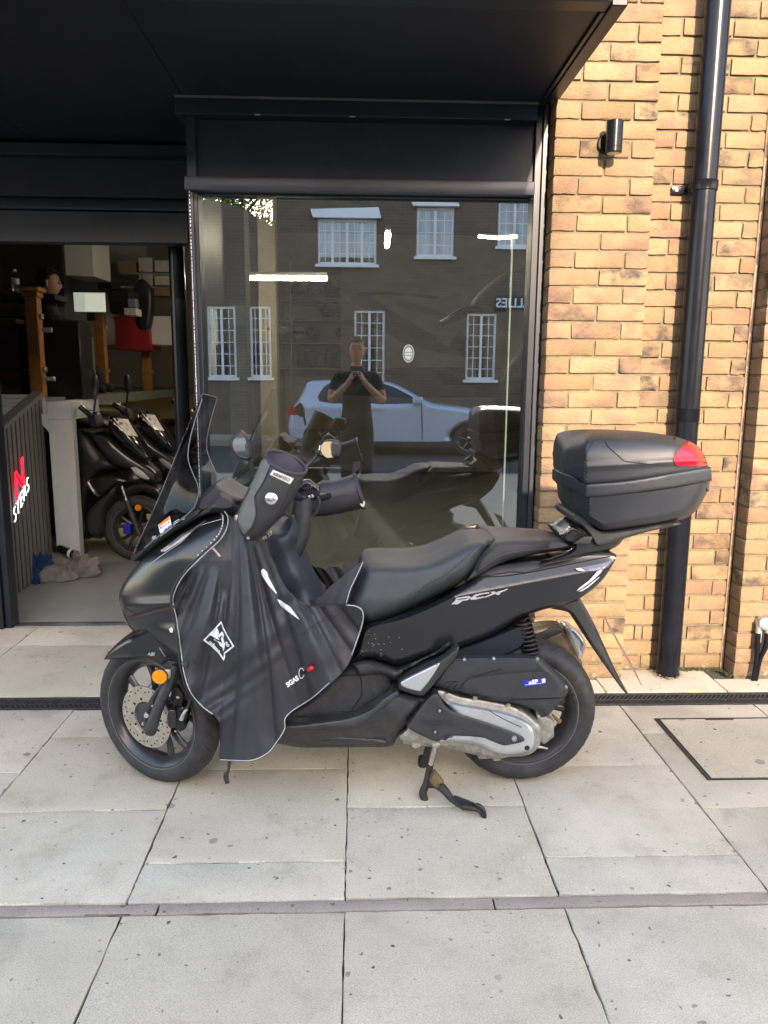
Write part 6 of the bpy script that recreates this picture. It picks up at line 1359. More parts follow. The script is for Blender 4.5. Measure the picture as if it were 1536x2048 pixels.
# ------------------------------------------------------------------ display scooters under the deck
ZDs = zz(150, 740, 5.12)
DY = 5.78
def display_scooter():
    O = Vector((-1.75, DY, 0)); t = thing('display_scooter', 'x', 'scooter', O, group='scooters parked under the raised deck')
    def dp(name, me, mat, parent=None): return obj(name, me, mat, parent or t, O, 50)
    fa = dp('front_fairing', solid(ZDs([(45, 615), (150, 618), (320, 640), (420, 735), (560, 850), (700, 940), (830, 1030), (864, 1090), (850, 1150), (740, 1142), (640, 1105), (560, 1045), (400, 1002), (250, 850), (150, 720), (60, 650)]), DY, lambda x, y: lin(x, 160, 310, .20, .07), 10, 7, .02), M_SATIN)
    dp('wind_deflector', solid(ZDs([(330, 480), (380, 470), (420, 500), (520, 590), (640, 720), (740, 860), (772, 925), (700, 922), (540, 820), (400, 705), (330, 600)]), DY, lambda x, y: lin(x, 210, 300, .14, .06), 8, 6, .02), M_GLOSS)
    T = BVHTree.FromPolygons([v.co+O for c in t.children for v in c.data.vertices], [tuple(i+off_ for i in p.vertices) for c, off_ in zip(t.children, np.cumsum([0]+[len(c.data.vertices) for c in t.children])[:-1].tolist()) for p in c.data.polygons])
    pp_ = dp('price_sheet', on_plate(T, ZDs([(393, 498), (500, 508), (632, 686), (545, 672)]), .014, .002, 5, DY-.15), M_WHITEG)
    dp('price_mark', on_plate(T, ZDs([(468, 535), (500, 545), (540, 590), (520, 580)]), .018, .001, 4, DY-.15), M_RED, pp_)
    dp('headlamp', on_plate(T, ZDs([(590, 1005), (640, 1000), (720, 1050), (785, 1110), (770, 1128), (700, 1118), (630, 1080)]), .002, .006, 4, DY-.1), M_CLEAR, fa)
    dp('headlamp_trim', on_plate(T, ZDs([(330, 740), (420, 820), (540, 920), (680, 990), (820, 1060), (815, 1085), (670, 1012), (530, 945), (400, 840)]), .002, .004, 5, DY-.1), M_PLAST, fa)
    dp('lower_cowl', solid(ZDs([(105, 1180), (180, 1105), (430, 1075), (575, 1150), (450, 1195), (350, 1280), (240, 1312), (160, 1260)]), DY, .17, 8, 7, .03), M_SATIN)
    dp('cowl_trim', solid(ZDs([(105, 1180), (130, 1150), (180, 1230), (240, 1305), (225, 1312), (160, 1262)]), DY, .178, 3, 6, .16), M_SILV)
    dp('leg_shield', solid(ZDs([(80, 1500), (240, 1330), (400, 1200), (470, 1190), (400, 1330), (310, 1480), (300, 1640), (250, 1740), (150, 1750), (80, 1690)]), DY, .17, 10, 8, .03), M_PLAST)
    dp('front_mudguard', solid(ZDs([(430, 1330), (520, 1190), (640, 1150), (780, 1165), (880, 1200), (925, 1280), (900, 1350), (820, 1290), (700, 1250), (580, 1290), (470, 1400)]), DY, .065, 7, 7, .01), M_SATIN)
    dp('rear_body', solid(ZDs([(-1500, 500), (-900, 560), (-300, 640), (60, 625), (250, 850), (400, 1010), (200, 1100), (80, 1500), (150, 1740), (-300, 1780), (-700, 1500), (-1300, 1000), (-1700, 650)]), DY, .13, 30, 16, .03), M_DARK)
    dp('seat', solid(ZDs([(-1350, 480), (-900, 440), (-500, 480), (-250, 600), (-300, 660), (-900, 580), (-1350, 520)]), DY, .14, 10, 14, .03), M_SEAT)
    c = U(273, 1064, DY); c.z = .2545; c.y = DY
    global SO; keep = SO; SO = O
    wheel('front_wheel', c, R(12), .2555, .105, .182, t, 5, tread=False); wheel('rear_wheel', c+Vector((-1.31, 0, 0)), 0, .2555, .12, .175, t, 5, tread=False)
    SO = keep
    fk = tube('fork_leg', [U(*ZDs([(478, 1200)])[0], DY-.09)-O, U(*ZDs([(560, 1430)])[0], DY-.09)-O], .014, M_CHROME, t, 12); tube('fork_lower', [U(*ZDs([(535, 1350)])[0], DY-.09)-O, U(*ZDs([(675, 1705)])[0], DY-.09)-O], .021, M_PLAST, fk, 12)
    q = U(*ZDs([(662, 1420)])[0], DY-.10); bm = bmesh.new(); bm_lathe(bm, [(0, -.004), (.024, -.003), (.026, .004)], 24, 'Y', q); dp('side_reflector', bm, M_AMB)
    q = U(*ZDs([(684, 1632)])[0], DY-.11); bm = bmesh.new(); bm_lathe(bm, [(0, -.008), (.010, -.006), (.012, .006)], 14, 'Y', q); dp('axle_nut', bm, M_CHROME)
    q = U(*ZDs([(535, 1640)])[0], DY-.06); bm = bmesh.new(); bm_box(bm, q-Vector((.03, .02, .04)), q+Vector((.03, .02, .04)), .012, 2); dp('caliper', bm, M_BLUE)
    hb = tube('handlebar', [U(*ZDs([(75, 375)])[0], DY-.28)-O, U(*ZDs([(180, 470)])[0], DY-.25)-O, U(*ZDs([(250, 560)])[0], DY-.1)-O, U(*ZDs([(270, 590)])[0], DY)-O], [.022, .02, .016, .02], M_DARK, t, 12, 4)
    dp('switch_block', solid(ZDs([(150, 480), (230, 430), (270, 500), (290, 590), (200, 610), (150, 560)]), DY-.2, .04, 6, 6, .01), M_DARK, hb)
    tube('brake_lever', [U(*ZDs([(235, 430)])[0], DY-.30)-O, U(*ZDs([(170, 400)])[0], DY-.33)-O, U(*ZDs([(110, 350)])[0], DY-.34)-O], .006, M_CHROME, hb, 8, 3)
    mi = dp('mirror', solid(ZDs([(205, 130), (215, 70), (232, 40), (262, 70), (280, 170), (268, 250), (248, 275), (222, 235)]), DY-.27, .02, 7, 4, .004), M_DARK)
    tube('mirror_stalk', [U(*ZDs([(248, 270)])[0], DY-.27)-O, U(*ZDs([(240, 340)])[0], DY-.265)-O, U(*ZDs([(220, 440)])[0], DY-.25)-O], .008, M_DARK, mi, 8, 3)
    return t
def copy_tree(o, parent=None):
    c = o.copy(); COL.objects.link(c); c.parent = parent
    if parent is not None: c.matrix_parent_inverse = o.matrix_parent_inverse.copy()
    for ch in list(o.children): copy_tree(ch, c)
    return c
ds = display_scooter(); ds.location += Vector((0, .06, 0)); ds.rotation_euler.z = R(-11); ds['label'] = 'black display scooter with a white price sheet, nearest to the doorway'
d2 = copy_tree(ds); d2.location += Vector((.045, .62, 0)); d2['label'] = 'black display scooter with a price sheet, second from the doorway'
d3 = copy_tree(ds); d3.location += Vector((.30, 1.5, 0)); d3['label'] = 'black display scooter half hidden by the round post, farthest from the doorway'
# ------------------------------------------------------------------ office things on the deck
def ubox(name, px0, py0, px1, py1, Y, d, mat, label, cat, bev=.006, group=None):
    a, b = U(px0, py0, Y), U(px1, py1, Y); t = box(name, (a.x, Y, b.z), (b.x, Y+d, a.z), mat, None, bev); return tag(t, label, cat, group)
DZ = PZ
dk = thing('desk', 'dark office desk on the raised deck, below the monitor', 'desk', (-3.1, 7.4, DZ)); o = Vector((-3.1, 7.4, DZ))
zt = U(170, 640, 7.4).z
box('desk_top', (-3.9, 7.0, zt-.04), (-2.58, 7.7, zt), M_DARK, dk, .004, off=o)
for x in (-3.85, -2.65):
    for yy in (7.05, 7.62): box('leg', (x, yy, DZ), (x+.05, yy+.05, zt-.041), M_DARK, dk, .002, off=o)
mn = thing('monitor', 'computer monitor with a pale green screen on the deck desk', 'monitor', U(180, 628, 7.5)); o = U(180, 628, 7.5)
a, b_ = U(145, 583, 7.5), U(214, 626, 7.5); box('bezel', (a.x, 7.5, b_.z), (b_.x, 7.53, a.z), M_DARK, mn, .003, off=o); box('screen', (a.x+.008, 7.497, b_.z+.008), (b_.x-.008, 7.4995, a.z-.008), emit('screen_glow', (.50, .66, .60), .09), mn, 0, off=o)
box('window_pane', (a.x+.11, 7.4955, b_.z+.015), (b_.x-.012, 7.4965, a.z-.02), emit('screen_glow2', (.62, .74, .68), .10), mn, 0, off=o); box('stand', ((a.x+b_.x)/2-.04, 7.505, zt+.001), ((a.x+b_.x)/2+.04, 7.55, b_.z), M_DARK, mn, .003, off=o)
ubox('printer', 216, 577, 262, 628, 7.9, .35, M_DARK, 'black printer beside the monitor on the deck', 'printer', .02)
ubox('card_reader', 255, 597, 272, 615, 7.7, .1, pm('reader_blue', (.20, .24, .36), .4), 'small pale blue card terminal right of the printer', 'terminal')
ubox('paper_stack', 248, 616, 272, 630, 7.6, .2, M_WHITEG, 'white paper stack below the card terminal', 'paper', .002)
ubox('wall_cabinet', 126, 470, 188, 552, 8.2, .55, M_WHITEG, 'white square wall cabinet hanging above the seated man', 'cabinet')
ps = ubox('poster', 190, 470, 222, 578, 9.6, .02, M_DARK, 'black poster with orange ring emblem on the rear office wall', 'poster', .001)
q = U(207, 512, 9.59); bm = bmesh.new(); bm_tube(bm, [Vector((.05*math.cos(k/24*6.283), 0, .11*math.sin(k/24*6.283))) for k in range(24)], .007, 6, False, True); eo = obj('ring_print', bm, pm('orange_print', (.42, .12, .03), .6), ps); eo.location = q
tube('hook_print', [Vector((q.x-.02, 9.59, q.z+.05)), Vector((q.x+.02, 9.59, q.z+.02)), Vector((q.x-.005, 9.59, q.z-.06))], .006, bpy.data.materials['orange_print'], ps, 6, 3)
wl = ubox('partition_wall', 120, 470, 300, 700, 10.2, .08, pm('office_wall', (.30, .29, .27), .8), 'grey office wall behind the deck desk', 'wall')
shf = thing('office_shelf', 'office wall shelf of archive boxes above the printer', 'shelf', U(300, 560, 9.2)); o = U(300, 560, 9.2)
for y_ in (545, 572): a, b_ = U(240, y_, 9.2), U(350, y_, 9.2); box('shelf_board', (a.x, 9.2, a.z-.02), (b_.x, 9.6, a.z), M_STEEL, shf, .002, off=o)
for i, (x0, y0, x1, y1, mt, lb) in enumerate(((235, 522, 272, 545, M_CARDB, 'brown carton on the office shelf'), (276, 515, 305, 544, M_CARD, 'pale archive box on the upper office shelf, left'), (308, 520, 340, 544, M_CARD, 'pale archive box on the upper office shelf, right'), (278, 549, 305, 571, M_CARD, 'pale archive box on the lower office shelf, left'), (308, 551, 340, 571, M_CARD, 'pale archive box on the lower office shelf, right'), (308, 574, 345, 592, M_CARDB, 'brown flat box under the office shelf'))):
    ubox('storage_box', x0, y0, x1, y1, 9.22, .3, mt, lb, 'box', .004, 'storage boxes in the office')
ubox('counter', 225, 632, 300, 700, 8.8, .5, M_REDP, 'red counter front between the pine posts', 'counter')
ubox('counter', 300, 632, 352, 690, 8.9, .5, M_WHITEG, 'white counter front beside the round black post', 'counter')
coat = thing('hanging_jacket', 'black jacket hanging above the third pine post', 'jacket', U(285, 640, 8.4)); o = U(285, 640, 8.4)
obj('jacket_body', solid([(270, 565), (285, 558), (297, 570), (305, 590), (302, 640), (295, 660), (275, 655), (268, 620), (266, 585)], 8.4, .08, 8, 6, .02), M_DARK, coat, o, 50)
tube('hanger', [U(284, 560, 8.4)-o, U(284, 540, 8.4)-o], .006, M_DARK, coat)
ledge = ubox('ledge', -60, 585, 110, 600, 6.7, .3, M_DARK, 'dark ledge behind the seated man carrying the bottle', 'shelf')
bo = thing('water_bottle', 'clear plastic water bottle on the dark ledge', 'bottle', U(32, 586, 6.75)); bm = bmesh.new()
bm_lathe(bm, [(0, 0), (.030, .001), (.033, .012), (.033, .05), (.030, .06), (.033, .07), (.033, .12), (.026, .15), (.013, .172)], 20, 'Z'); obj('bottle_body', bm, glassy('pet', .12, (.75, .8, .85), .05), bo, None, 50)
bm = bmesh.new(); bm_lathe(bm, [(.015, .172), (.015, .19), (0, .19)], 16, 'Z'); obj('cap', bm, M_WHITEG, bo, None, 40); bm = bmesh.new(); bm_lathe(bm, [(.0336, .07), (.0336, .115)], 20, 'Z'); obj('label_wrap', bm, pm('bottle_label', (.35, .42, .55), .5), bo)
ubox('storage_cabinet', 48, 640, 166, 800, 6.55, .3, M_DARK, 'low black storage cabinet in front of the seated man', 'cabinet')
ubox('locker', -60, 636, 44, 800, 6.62, .2, pm('maroon_locker', (.085, .030, .040), .6, var=.2), 'maroon ribbed locker at the far left behind the glass', 'locker')
for k_ in range(5): ubox('locker_rib', -60, 655+k_*27, 43, 659+k_*27, 6.60, .018, M_DARK, 'x', 'x')
lk = [o_ for o_ in bpy.data.objects if o_.name.startswith('locker') and not o_.name.startswith('locker_rib')][0]
for o_ in list(bpy.data.objects):
    if o_.name.startswith('locker_rib'):
        del o_['label']; del o_['category']; o_.parent = lk
# warning notice on the glass
nt_ = thing('notice', 'white notice with yellow warning triangle on the balustrade glass', 'notice', U(180, 712, 6.9)); o = U(180, 712, 6.9)
obj('notice_board', sheet([(168, 673), (187, 674), (191, 750), (173, 752)], 6.9, .003, 30, smooth=False), M_WHITEG, nt_, o)
obj('triangle_mark', sheet([(178, 690), (185, 718), (175, 718)], 6.896, .002, 30, smooth=False), M_YEL, nt_, o); obj('caption_mark', sheet([(176, 722), (185, 721), (186, 738), (177, 738)], 6.896, .002, 30, smooth=False), M_YEL, nt_, o)
# red framed bike behind the glass
bk_ = thing('parked_bike', 'red framed bike with black bars behind the left balustrade glass', 'bike', U(60, 780, 6.8)); o = U(60, 780, 6.8)
tube('bar', [U(60, 640, 6.7)-o, U(82, 668, 6.7)-o, U(95, 700, 6.75)-o], .014, M_DARK, bk_, 8, 3); tube('frame', [U(78, 665, 6.7)-o, U(95, 690, 6.75)-o, U(95, 740, 6.8)-o, U(60, 745, 6.8)-o, U(20, 760, 6.8)-o], .015, M_REDP, bk_, 8, 3)
tube('lever', [U(40, 730, 6.7)-o, U(62, 722, 6.7)-o, U(84, 735, 6.7)-o], .009, M_CHROME, bk_, 8, 3); tube('fender', [U(0, 760, 6.7)-o, U(30, 752, 6.7)-o, U(60, 735, 6.7)-o], .012, M_CHROME, bk_, 8, 3)
for px in (30, 95):
    q = U(px, 772, 6.85); bm = bmesh.new(); bm_tube(bm, [q-o+Vector((.13*math.cos(k/28*6.283), 0, .13*math.sin(k/28*6.283)+.02)) for k in range(28)], .02, 8, False, True); obj('tyre', bm, M_DARK, bk_, None, 60)
# ================================================================== street behind the camera (seen in the window)
M_ASPH = pm('asphalt', (.050, .050, .052), .85, var=.15, scale=12, bump=.5, bscale=250)
def fac_brick(name, c1, c2, mort):
    mt, t, b, N, L = nodes_of(name); tc = N.new('ShaderNodeNewGeometry'); mp = N.new('ShaderNodeMapping'); mp.inputs['Rotation'].default_value = (R(90), 0, 0)
    L.new(tc.outputs['Position'], mp.inputs[0]); br = N.new('ShaderNodeTexBrick'); br.inputs['Scale'].default_value = 1; br.inputs['Brick Width'].default_value = .225; br.inputs['Row Height'].default_value = .075; br.inputs['Mortar Size'].default_value = .006
    br.inputs['Color1'].default_value = c4(c1); br.inputs['Color2'].default_value = c4(c2); br.inputs['Mortar'].default_value = c4(mort); L.new(mp.outputs[0], br.inputs['Vector']); L.new(br.outputs[0], b.inputs['Base Color']); b.inputs['Roughness'].default_value = .9
    bp = N.new('ShaderNodeBump'); bp.inputs['Strength'].default_value = .6; bp.inputs['Distance'].default_value = .005; bp.invert = True; L.new(br.outputs['Fac'], bp.inputs['Height']); L.new(bp.outputs[0], b.inputs['Normal']); return mt
M_FB = fac_brick('facade_brick', (.115, .080, .055), (.16, .11, .075), (.19, .165, .14))
M_FB2 = fac_brick('facade_brick_dark', (.12, .085, .06), (.16, .11, .08), (.19, .16, .13))
M_UPVC = pm('white_upvc', (.78, .80, .82), .4, var=.03); M_CURT = pm('net_curtain', (.50, .52, .54), .9, var=.2, scale=18); M_DKIN = pm('dark_room', (.03, .032, .036), .6)
M_WGL = glassy('house_glass', .10, (.55, .6, .62), 0, 1.5, 1)
YO = -11.6; YV = 2*YG-YO
def V(px, py): p = U(px, py, YV); return Vector((p.x, YO, p.z))
struct(obj('ground', ([(-150, -150, -.16), (150, -150, -.16), (150, 150, -.16), (-150, 150, -.16)], [(0, 1, 2, 3)]), M_ASPH))
struct(obj('road', ([(-60, -10.1, -.13), (60, -10.1, -.13), (60, -4.0, -.13), (-60, -4.0, -.13)], [(0, 1, 2, 3)]), M_ASPH))
struct(box('kerb', (-60, -4.13, -.15), (60, -4.0, -.001), M_EDGE, None, .01)); struct(box('kerb', (-60, -10.1, -.15), (60, -9.97, -.002), M_EDGE, None, .01))
struct(obj('opposite_pavement', ([(-60, -11.7, -.004), (60, -11.7, -.004), (60, -10.1, -.004), (-60, -10.1, -.004)], [(0, 1, 2, 3)]), M_SLAB))
op = thing('opposite_building', 'dark brick terrace with white windows across the street, mirrored in the shop window', 'building', (2, YO, 0)); o = Vector((2, YO, 0))
XL = V(545, 450).x; XT = 2.59; HT, HE = 8.3, 6.0  # roof step and heights shaped to shade the shopfront and leave the brick sunlit
ops = []   # openings: x0,x1,z0,z1
def op_px(x0, y0, x1, y1): a, b = V(x0, y0), V(x1, y1); ops.append((a.x, b.x, b.z, a.z)); return ops[-1]
W_up = [op_px(635, 437, 753, 530), op_px(834, 414, 907, 514), op_px(998, 397, 1062, 494)]
W_dn = [op_px(708, 620, 769, 770), op_px(934, 626, 990, 760)]
def wall_with_holes(x0, x1, z0, z1, holes, mat, name, y0=YO-.3, y1=YO):
    xs = sorted({x0, x1, *[h[0] for h in holes], *[h[1] for h in holes]}); zs_ = sorted({z0, z1, *[h[2] for h in holes], *[h[3] for h in holes]}); bm = bmesh.new()
    for i in range(len(xs)-1):
        j = 0
        while j < len(zs_)-1:
            cx, cz_ = (xs[i]+xs[i+1])/2, (zs_[j]+zs_[j+1])/2
            if not any(h[0] < cx < h[1] and h[2] < cz_ < h[3] for h in holes): bm_box(bm, (xs[i], y0, zs_[j]), (xs[i+1], y1, zs_[j+1]), 0)
            j += 1
    return obj(name, bm, mat, op, o)
wall_with_holes(XL, XT, -.1, HT, [h for h in ops if h[0] < XT], M_FB, 'wall')
wall_with_holes(XT+.001, 14, -.1, HE, [h for h in ops if h[0] > XT], M_FB2, 'wall')
box('parapet', (XL-.05, YO-.35, HT), (XT+.05, YO+.05, HT+.08), M_EDGE, op, .01, off=o); box('parapet', (XT+.06, YO-.35, HE), (14, YO+.05, HE+.08), M_EDGE, op, .01, off=o)
box('rear_block', (XL, YO-8, -.1), (XT, YO-.31, HT-.2), M_FB2, op, 0, off=o); box('rear_block', (XT+.001, YO-8, -.1), (14, YO-.31, HE-.2), M_FB2, op, 0, off=o)
def window(x0, x1, z0, z1, cols, rows, lintel=True):
    w_ = box('window', (x0, YO-.12, z0), (x1, YO-.05, z0+.06), M_UPVC, op, .004, off=o)
    fr = [((x0, YO-.12, z1-.06), (x1, YO-.05, z1)), ((x0, YO-.119, z0+.06), (x0+.055, YO-.051, z1-.06)), ((x1-.055, YO-.119, z0+.06), (x1, YO-.051, z1-.06))]
    for k in range(1, cols): xm = x0+(x1-x0)*k/cols; fr.append(((xm-.03, YO-.118, z0+.06), (xm+.03, YO-.052, z1-.06)))
    boxes('frame', fr, M_UPVC, w_, .004, off=o)
    bars = []
    for k in range(cols):
        xa = x0+(x1-x0)*k/cols; xb = x0+(x1-x0)*(k+1)/cols
        for i in range(1, rows): zm = z0+(z1-z0)*i/rows; bars.append(((xa+.03, YO-.088, zm-.009), (xb-.03, YO-.078, zm+.009)))
        xm = (xa+xb)/2; bars.append(((xm-.009, YO-.0875, z0+.06), (xm+.009, YO-.0785, z1-.06)))
    boxes('glazing_bar', bars, M_UPVC, w_, .001, off=o)
    obj('pane', ([(x0+.03, YO-.09, z0+.03), (x1-.03, YO-.09, z0+.03), (x1-.03, YO-.09, z1-.03), (x0+.03, YO-.09, z1-.03)], [(0, 1, 2, 3)]), M_WGL, w_, o)
    bm = bmesh.new(); n = 40; vs = []
    for s0, s1 in ((0, .36), (.68, 1)):
        vv = []
        for k in range(n+1):
            x = x0+.05+(x1-x0-.1)*(s0+(s1-s0)*k/n); yy = YO-.16+.02*math.sin(k*1.3); vv.append((bm.verts.new((x, yy, z0+.03)), bm.verts.new((x, yy, z1-.05))))
        for k in range(n): bm.faces.new((vv[k][0], vv[k+1][0], vv[k+1][1], vv[k][1]))
    obj('curtain', bm, M_CURT, w_, o, 60); box('room', (x0-.02, YO-.30, z0-.02), (x1+.02, YO-.29, z1+.02), M_DKIN, w_, 0, off=o)
    box('sill', (x0-.06, YO-.02, z0-.07), (x1+.06, YO+.09, z0-.001), M_UPVC, op, .01, off=o)
    if lintel: obj('lintel', ([(x0-.10, YO+.001, z1), (x1+.10, YO+.001, z1), (x1+.04, YO+.001, z1+.26), (x0-.16, YO+.001, z1+.20), (x0-.10, YO+.16, z1), (x1+.10, YO+.16, z1), (x1+.04, YO+.05, z1+.26), (x0-.16, YO+.05, z1+.20)], [(4, 5, 6, 7), (0, 3, 2, 1), (0, 1, 5, 4), (3, 7, 6, 2), (1, 2, 6, 5), (0, 4, 7, 3)]), M_UPVC, op, o)
window(*W_up[0], 4, 4); window(*W_up[1], 2, 4); window(*W_up[2], 2, 4)
window(*W_dn[0], 2, 6, False); window(*W_dn[1], 2, 6, False)
fa_ = V(1015, 607); sgn = thing('wall_sign', 'white ALLIES lettering on a dark board over the street, mirrored in the window', 'sign', (fa_.x, YO+.03, fa_.z)); o2 = Vector((fa_.x, YO+.03, fa_.z))
box('sign_board', (V(1000, 607).x-.12, YO+.002, fa_.z-.16), (V(1060, 607).x+.9, YO+.03, fa_.z+.16), M_BLACK, sgn, .004, off=o2)
me = text_mesh('ALLIES', .30, .006, .006, 0, 'RIGHT'); 
x_end = V(991, 607).x
for v in me.vertices: v.co = Vector((x_end+0-v.co.x, YO+.034+v.co.z, fa_.z+v.co.y))
me.flip_normals(); obj('letters', me, M_WHITE, sgn, o2)
# lower neighbour with tree behind
nb = thing('opposite_house', 'lower brick house left of the tall terrace across the street', 'building', (-6, YO, 0)); o = Vector((-6, YO, 0)); opsave = op; op = nb
zt_l, zt_r = V(470, 410).z, V(545, 452).z
L1 = [(V(412, 600).x, V(470, 600).x, V(440, 755).z, V(440, 612).z), (V(498, 600).x, V(545, 600).x-.05, V(530, 755).z, V(530, 612).z)]
wall_with_holes(-16, XL-.002, -.1, zt_r-.25, L1, M_FB2, 'wall')
bm = bmesh.new(); pts = [(-16, zt_r-.249), (XL-.002, zt_r-.249), (XL-.002, zt_r), (V(470, 410).x, zt_l), (-16, zt_l+2.0)]
vs = [bm.verts.new((x, YO, z)) for x, z in pts]+[bm.verts.new((x, YO-.3, z)) for x, z in pts]; k = len(pts); bm.faces.new(vs[:k]); bm.faces.new(vs[k:][::-1])
for i in range(k): bm.faces.new((vs[i], vs[i+k], vs[(i+1) % k+k], vs[(i+1) % k]))
bmesh.ops.recalc_face_normals(bm, faces=bm.faces); obj('gable', bm, M_FB2, nb, o)
box('rear_block', (-16, YO-3, -.1), (XL-.01, YO-.31, zt_r-.3), M_FB2, nb, 0, off=o)
for h in L1: window(*h, 2, 6, False)
op = opsave
M_LEAFG = pm('leaves', (.085, .17, .03), .6, var=.35, scale=3, spec=.3); M_BARK = pm('bark', (.08, .06, .045), .9, var=.3, bump=.6)
tr = thing('tree', 'leafy green tree behind the lower house, mirrored top left in the window', 'tree', (-3.6, YO-5, 0)); o = Vector((-3.6, YO-5, 0))
tc_ = V(505, 395); cz_ = tc_.z+1.9
tube('trunk', [Vector((0, 0, -.1)), Vector((.1, 0, 2.5)), Vector((-.1, .1, 4.5)), Vector((.1, 0, 6))], [.22, .18, .13, .06], M_BARK, tr, 12, 4)
for k in range(7):
    a = k*.9; tube('limb', [Vector((0, 0, 3.2+k*.35)), Vector((.6*math.cos(a), .6*math.sin(a), 4.2+k*.35)), Vector((1.5*math.cos(a), 1.5*math.sin(a), 5+k*.33))], [.08, .05, .02], M_BARK, tr, 8, 3)
bm = bmesh.new(); rs = np.random.RandomState(4); cl = [(rs.normal(-.2, 1.3), rs.normal(0, 1.0), 5.6+rs.normal(0, 1.1)) for _ in range(190)]
for c in cl:
    for _ in range(90):
        p = Vector(c)+Vector(rs.normal(0, .30, 3)); n = Vector(rs.normal(0, 1, 3)).normalized(); a = n.orthogonal().normalized()*rs.uniform(.04, .085); b = n.cross(a).normalized()*rs.uniform(.02, .04)
        vs = [bm.verts.new(p-a), bm.verts.new(p-b), bm.verts.new(p+a), bm.verts.new(p+b)]; bm.faces.new(vs)
obj('crown', bm, M_LEAFG, tr)
# ------------------------------------------------------------------ parked car
M_CAR = pm('silver_blue_car_paint', (.46, .57, .72), .25, metal=.2, var=.03, coat=.8, rvar=.03); M_CGL = pm('car_glass', (.012, .014, .016), .05, var=.05, coat=.5, rvar=.02)
CX0, CYc, CZ = U(574, 800, 15.05).x, -8.75, -.13
car = thing('parked_car', 'silver hatchback parked across the road, mirrored in the shop window', 'car', (CX0+2.1, CYc, CZ)); o = Vector((CX0+2.1, CYc, CZ))
def cp_(pts): return [(CX0+p[0], CZ+p[1])+tuple(p[2:]) for p in pts]
def carW(x, z): 
    h = z-CZ; return np.where(h < .95, .90, .90-.22*np.clip((h-.95)/.5, 0, 1))
body = obj('body', solid(cp_([(.02, .34), (-.01, .55), (.03, .82), (.10, .95), (.16, 1.02), (.30, 1.25), (.38, 1.42), (.60, 1.455), (1.3, 1.475), (1.95, 1.44), (2.35, 1.28), (2.82, 1.04), (3.2, .985), (3.75, .90), (4.08, .76), (4.22, .56), (4.24, .34), (4.14, .24), (3.95, .22), (3.9, .40), (3.75, .56), (3.55, .62), (3.35, .56), (3.2, .40), (3.15, .20), (1.2, .20), (1.12, .40), (.98, .56), (.78, .62), (.58, .56), (.45, .40), (.42, .24), (.12, .26)]), CYc, carW, .10, .055, .55, px=False, n=3), M_CAR, car, o, 40)
def side_plate(name, pts, mat, off_=.004):
    q = smooth_poly(cp_(pts), 3); v2, F, d = trimesh(q, .08); 
    for sg in (1,):
        w_ = carW(v2[:, 0], v2[:, 1])+off_; vv = [Vector((x, CYc+sg*ww, z)) for (x, z), ww in zip(v2, w_)]; vi = [p-Vector((0, .02, 0)) for p in vv]; n0 = len(vv)
        fs = [tuple(f) for f in F]+[tuple(i+n0 for i in f[::-1]) for f in F]+[(i, j, j+n0, i+n0) for i, j in bound_edges(F)]
        e = obj(name, (vv+vi, fs), mat, car, o, 40)
    return e
side_plate('side_window', [(.62, 1.06), (.72, 1.34), (.9, 1.40), (1.42, 1.41), (1.42, 1.04)], M_CGL); side_plate('side_window', [(1.50, 1.04), (1.50, 1.41), (1.92, 1.385), (2.28, 1.23), (2.58, 1.06), (2.5, 1.03)], M_CGL)
side_plate('tail_lamp', [(.02, .80), (.05, .93), (.30, .95), (.34, .86), (.2, .80)], M_REDL, .012); side_plate('headlamp', [(3.85, .72), (3.80, .84), (4.0, .78), (4.12, .66), (4.0, .64)], M_CLEAR, .01)
side_plate('door_handle', [(1.58, .90), (1.58, .93), (1.80, .93), (1.80, .90)], M_CAR, .035); side_plate('door_seam', [(1.44, .35), (1.45, 1.03), (1.465, 1.03), (1.455, .35)], M_DARKGAP, .003); side_plate('door_seam', [(2.62, .35), (2.60, 1.03), (2.615, 1.03), (2.635, .35)], M_DARKGAP, .003)
side_plate('sill_trim', [(1.2, .21), (1.2, .28), (3.15, .28), (3.15, .21)], M_PLAST, .012)
mmx = CX0+2.52; bm = bmesh.new(); bm_box(bm, (mmx-.1, CYc+.88, CZ+1.02), (mmx+.1, CYc+1.06, CZ+1.16), .04, 3); obj('door_mirror', bm, M_CAR, car, o, 50)
for x in (.78, 3.55):
    for sg in (1, -1):
        c = Vector((CX0+x, CYc+sg*.78, CZ+.315)); bm = bmesh.new(); bm_lathe(bm, [(.20, -.10), (.30, -.10), (.315, -.07), (.315, .07), (.30, .10), (.20, .10)], 40, 'Y', c); wh = obj('wheel', bm, M_RUBBER, car, o, 40)
        bm = bmesh.new(); bm_lathe(bm, [(.205, sg*.105), (.19, sg*.08), (.06, sg*.085), (.0, sg*.09)], 40, 'Y', c); obj('rim', bm, M_DARKGAP, wh, o, 40); bm = bmesh.new()
        for k in range(5):
            q = k*2*math.pi/5+.3; bm_tube(bm, [c+Vector((.04*math.cos(q), sg*.10, .04*math.sin(q))), c+Vector((.20*math.cos(q), sg*.10, .20*math.sin(q)))], [.035, .028], 8, flat=.4)
        bm_lathe(bm, [(.195, sg*.10), (.21, sg*.108), (.21, sg*.10)], 40, 'Y', c); obj('spoke', bm, M_SILV, wh, o, 40)
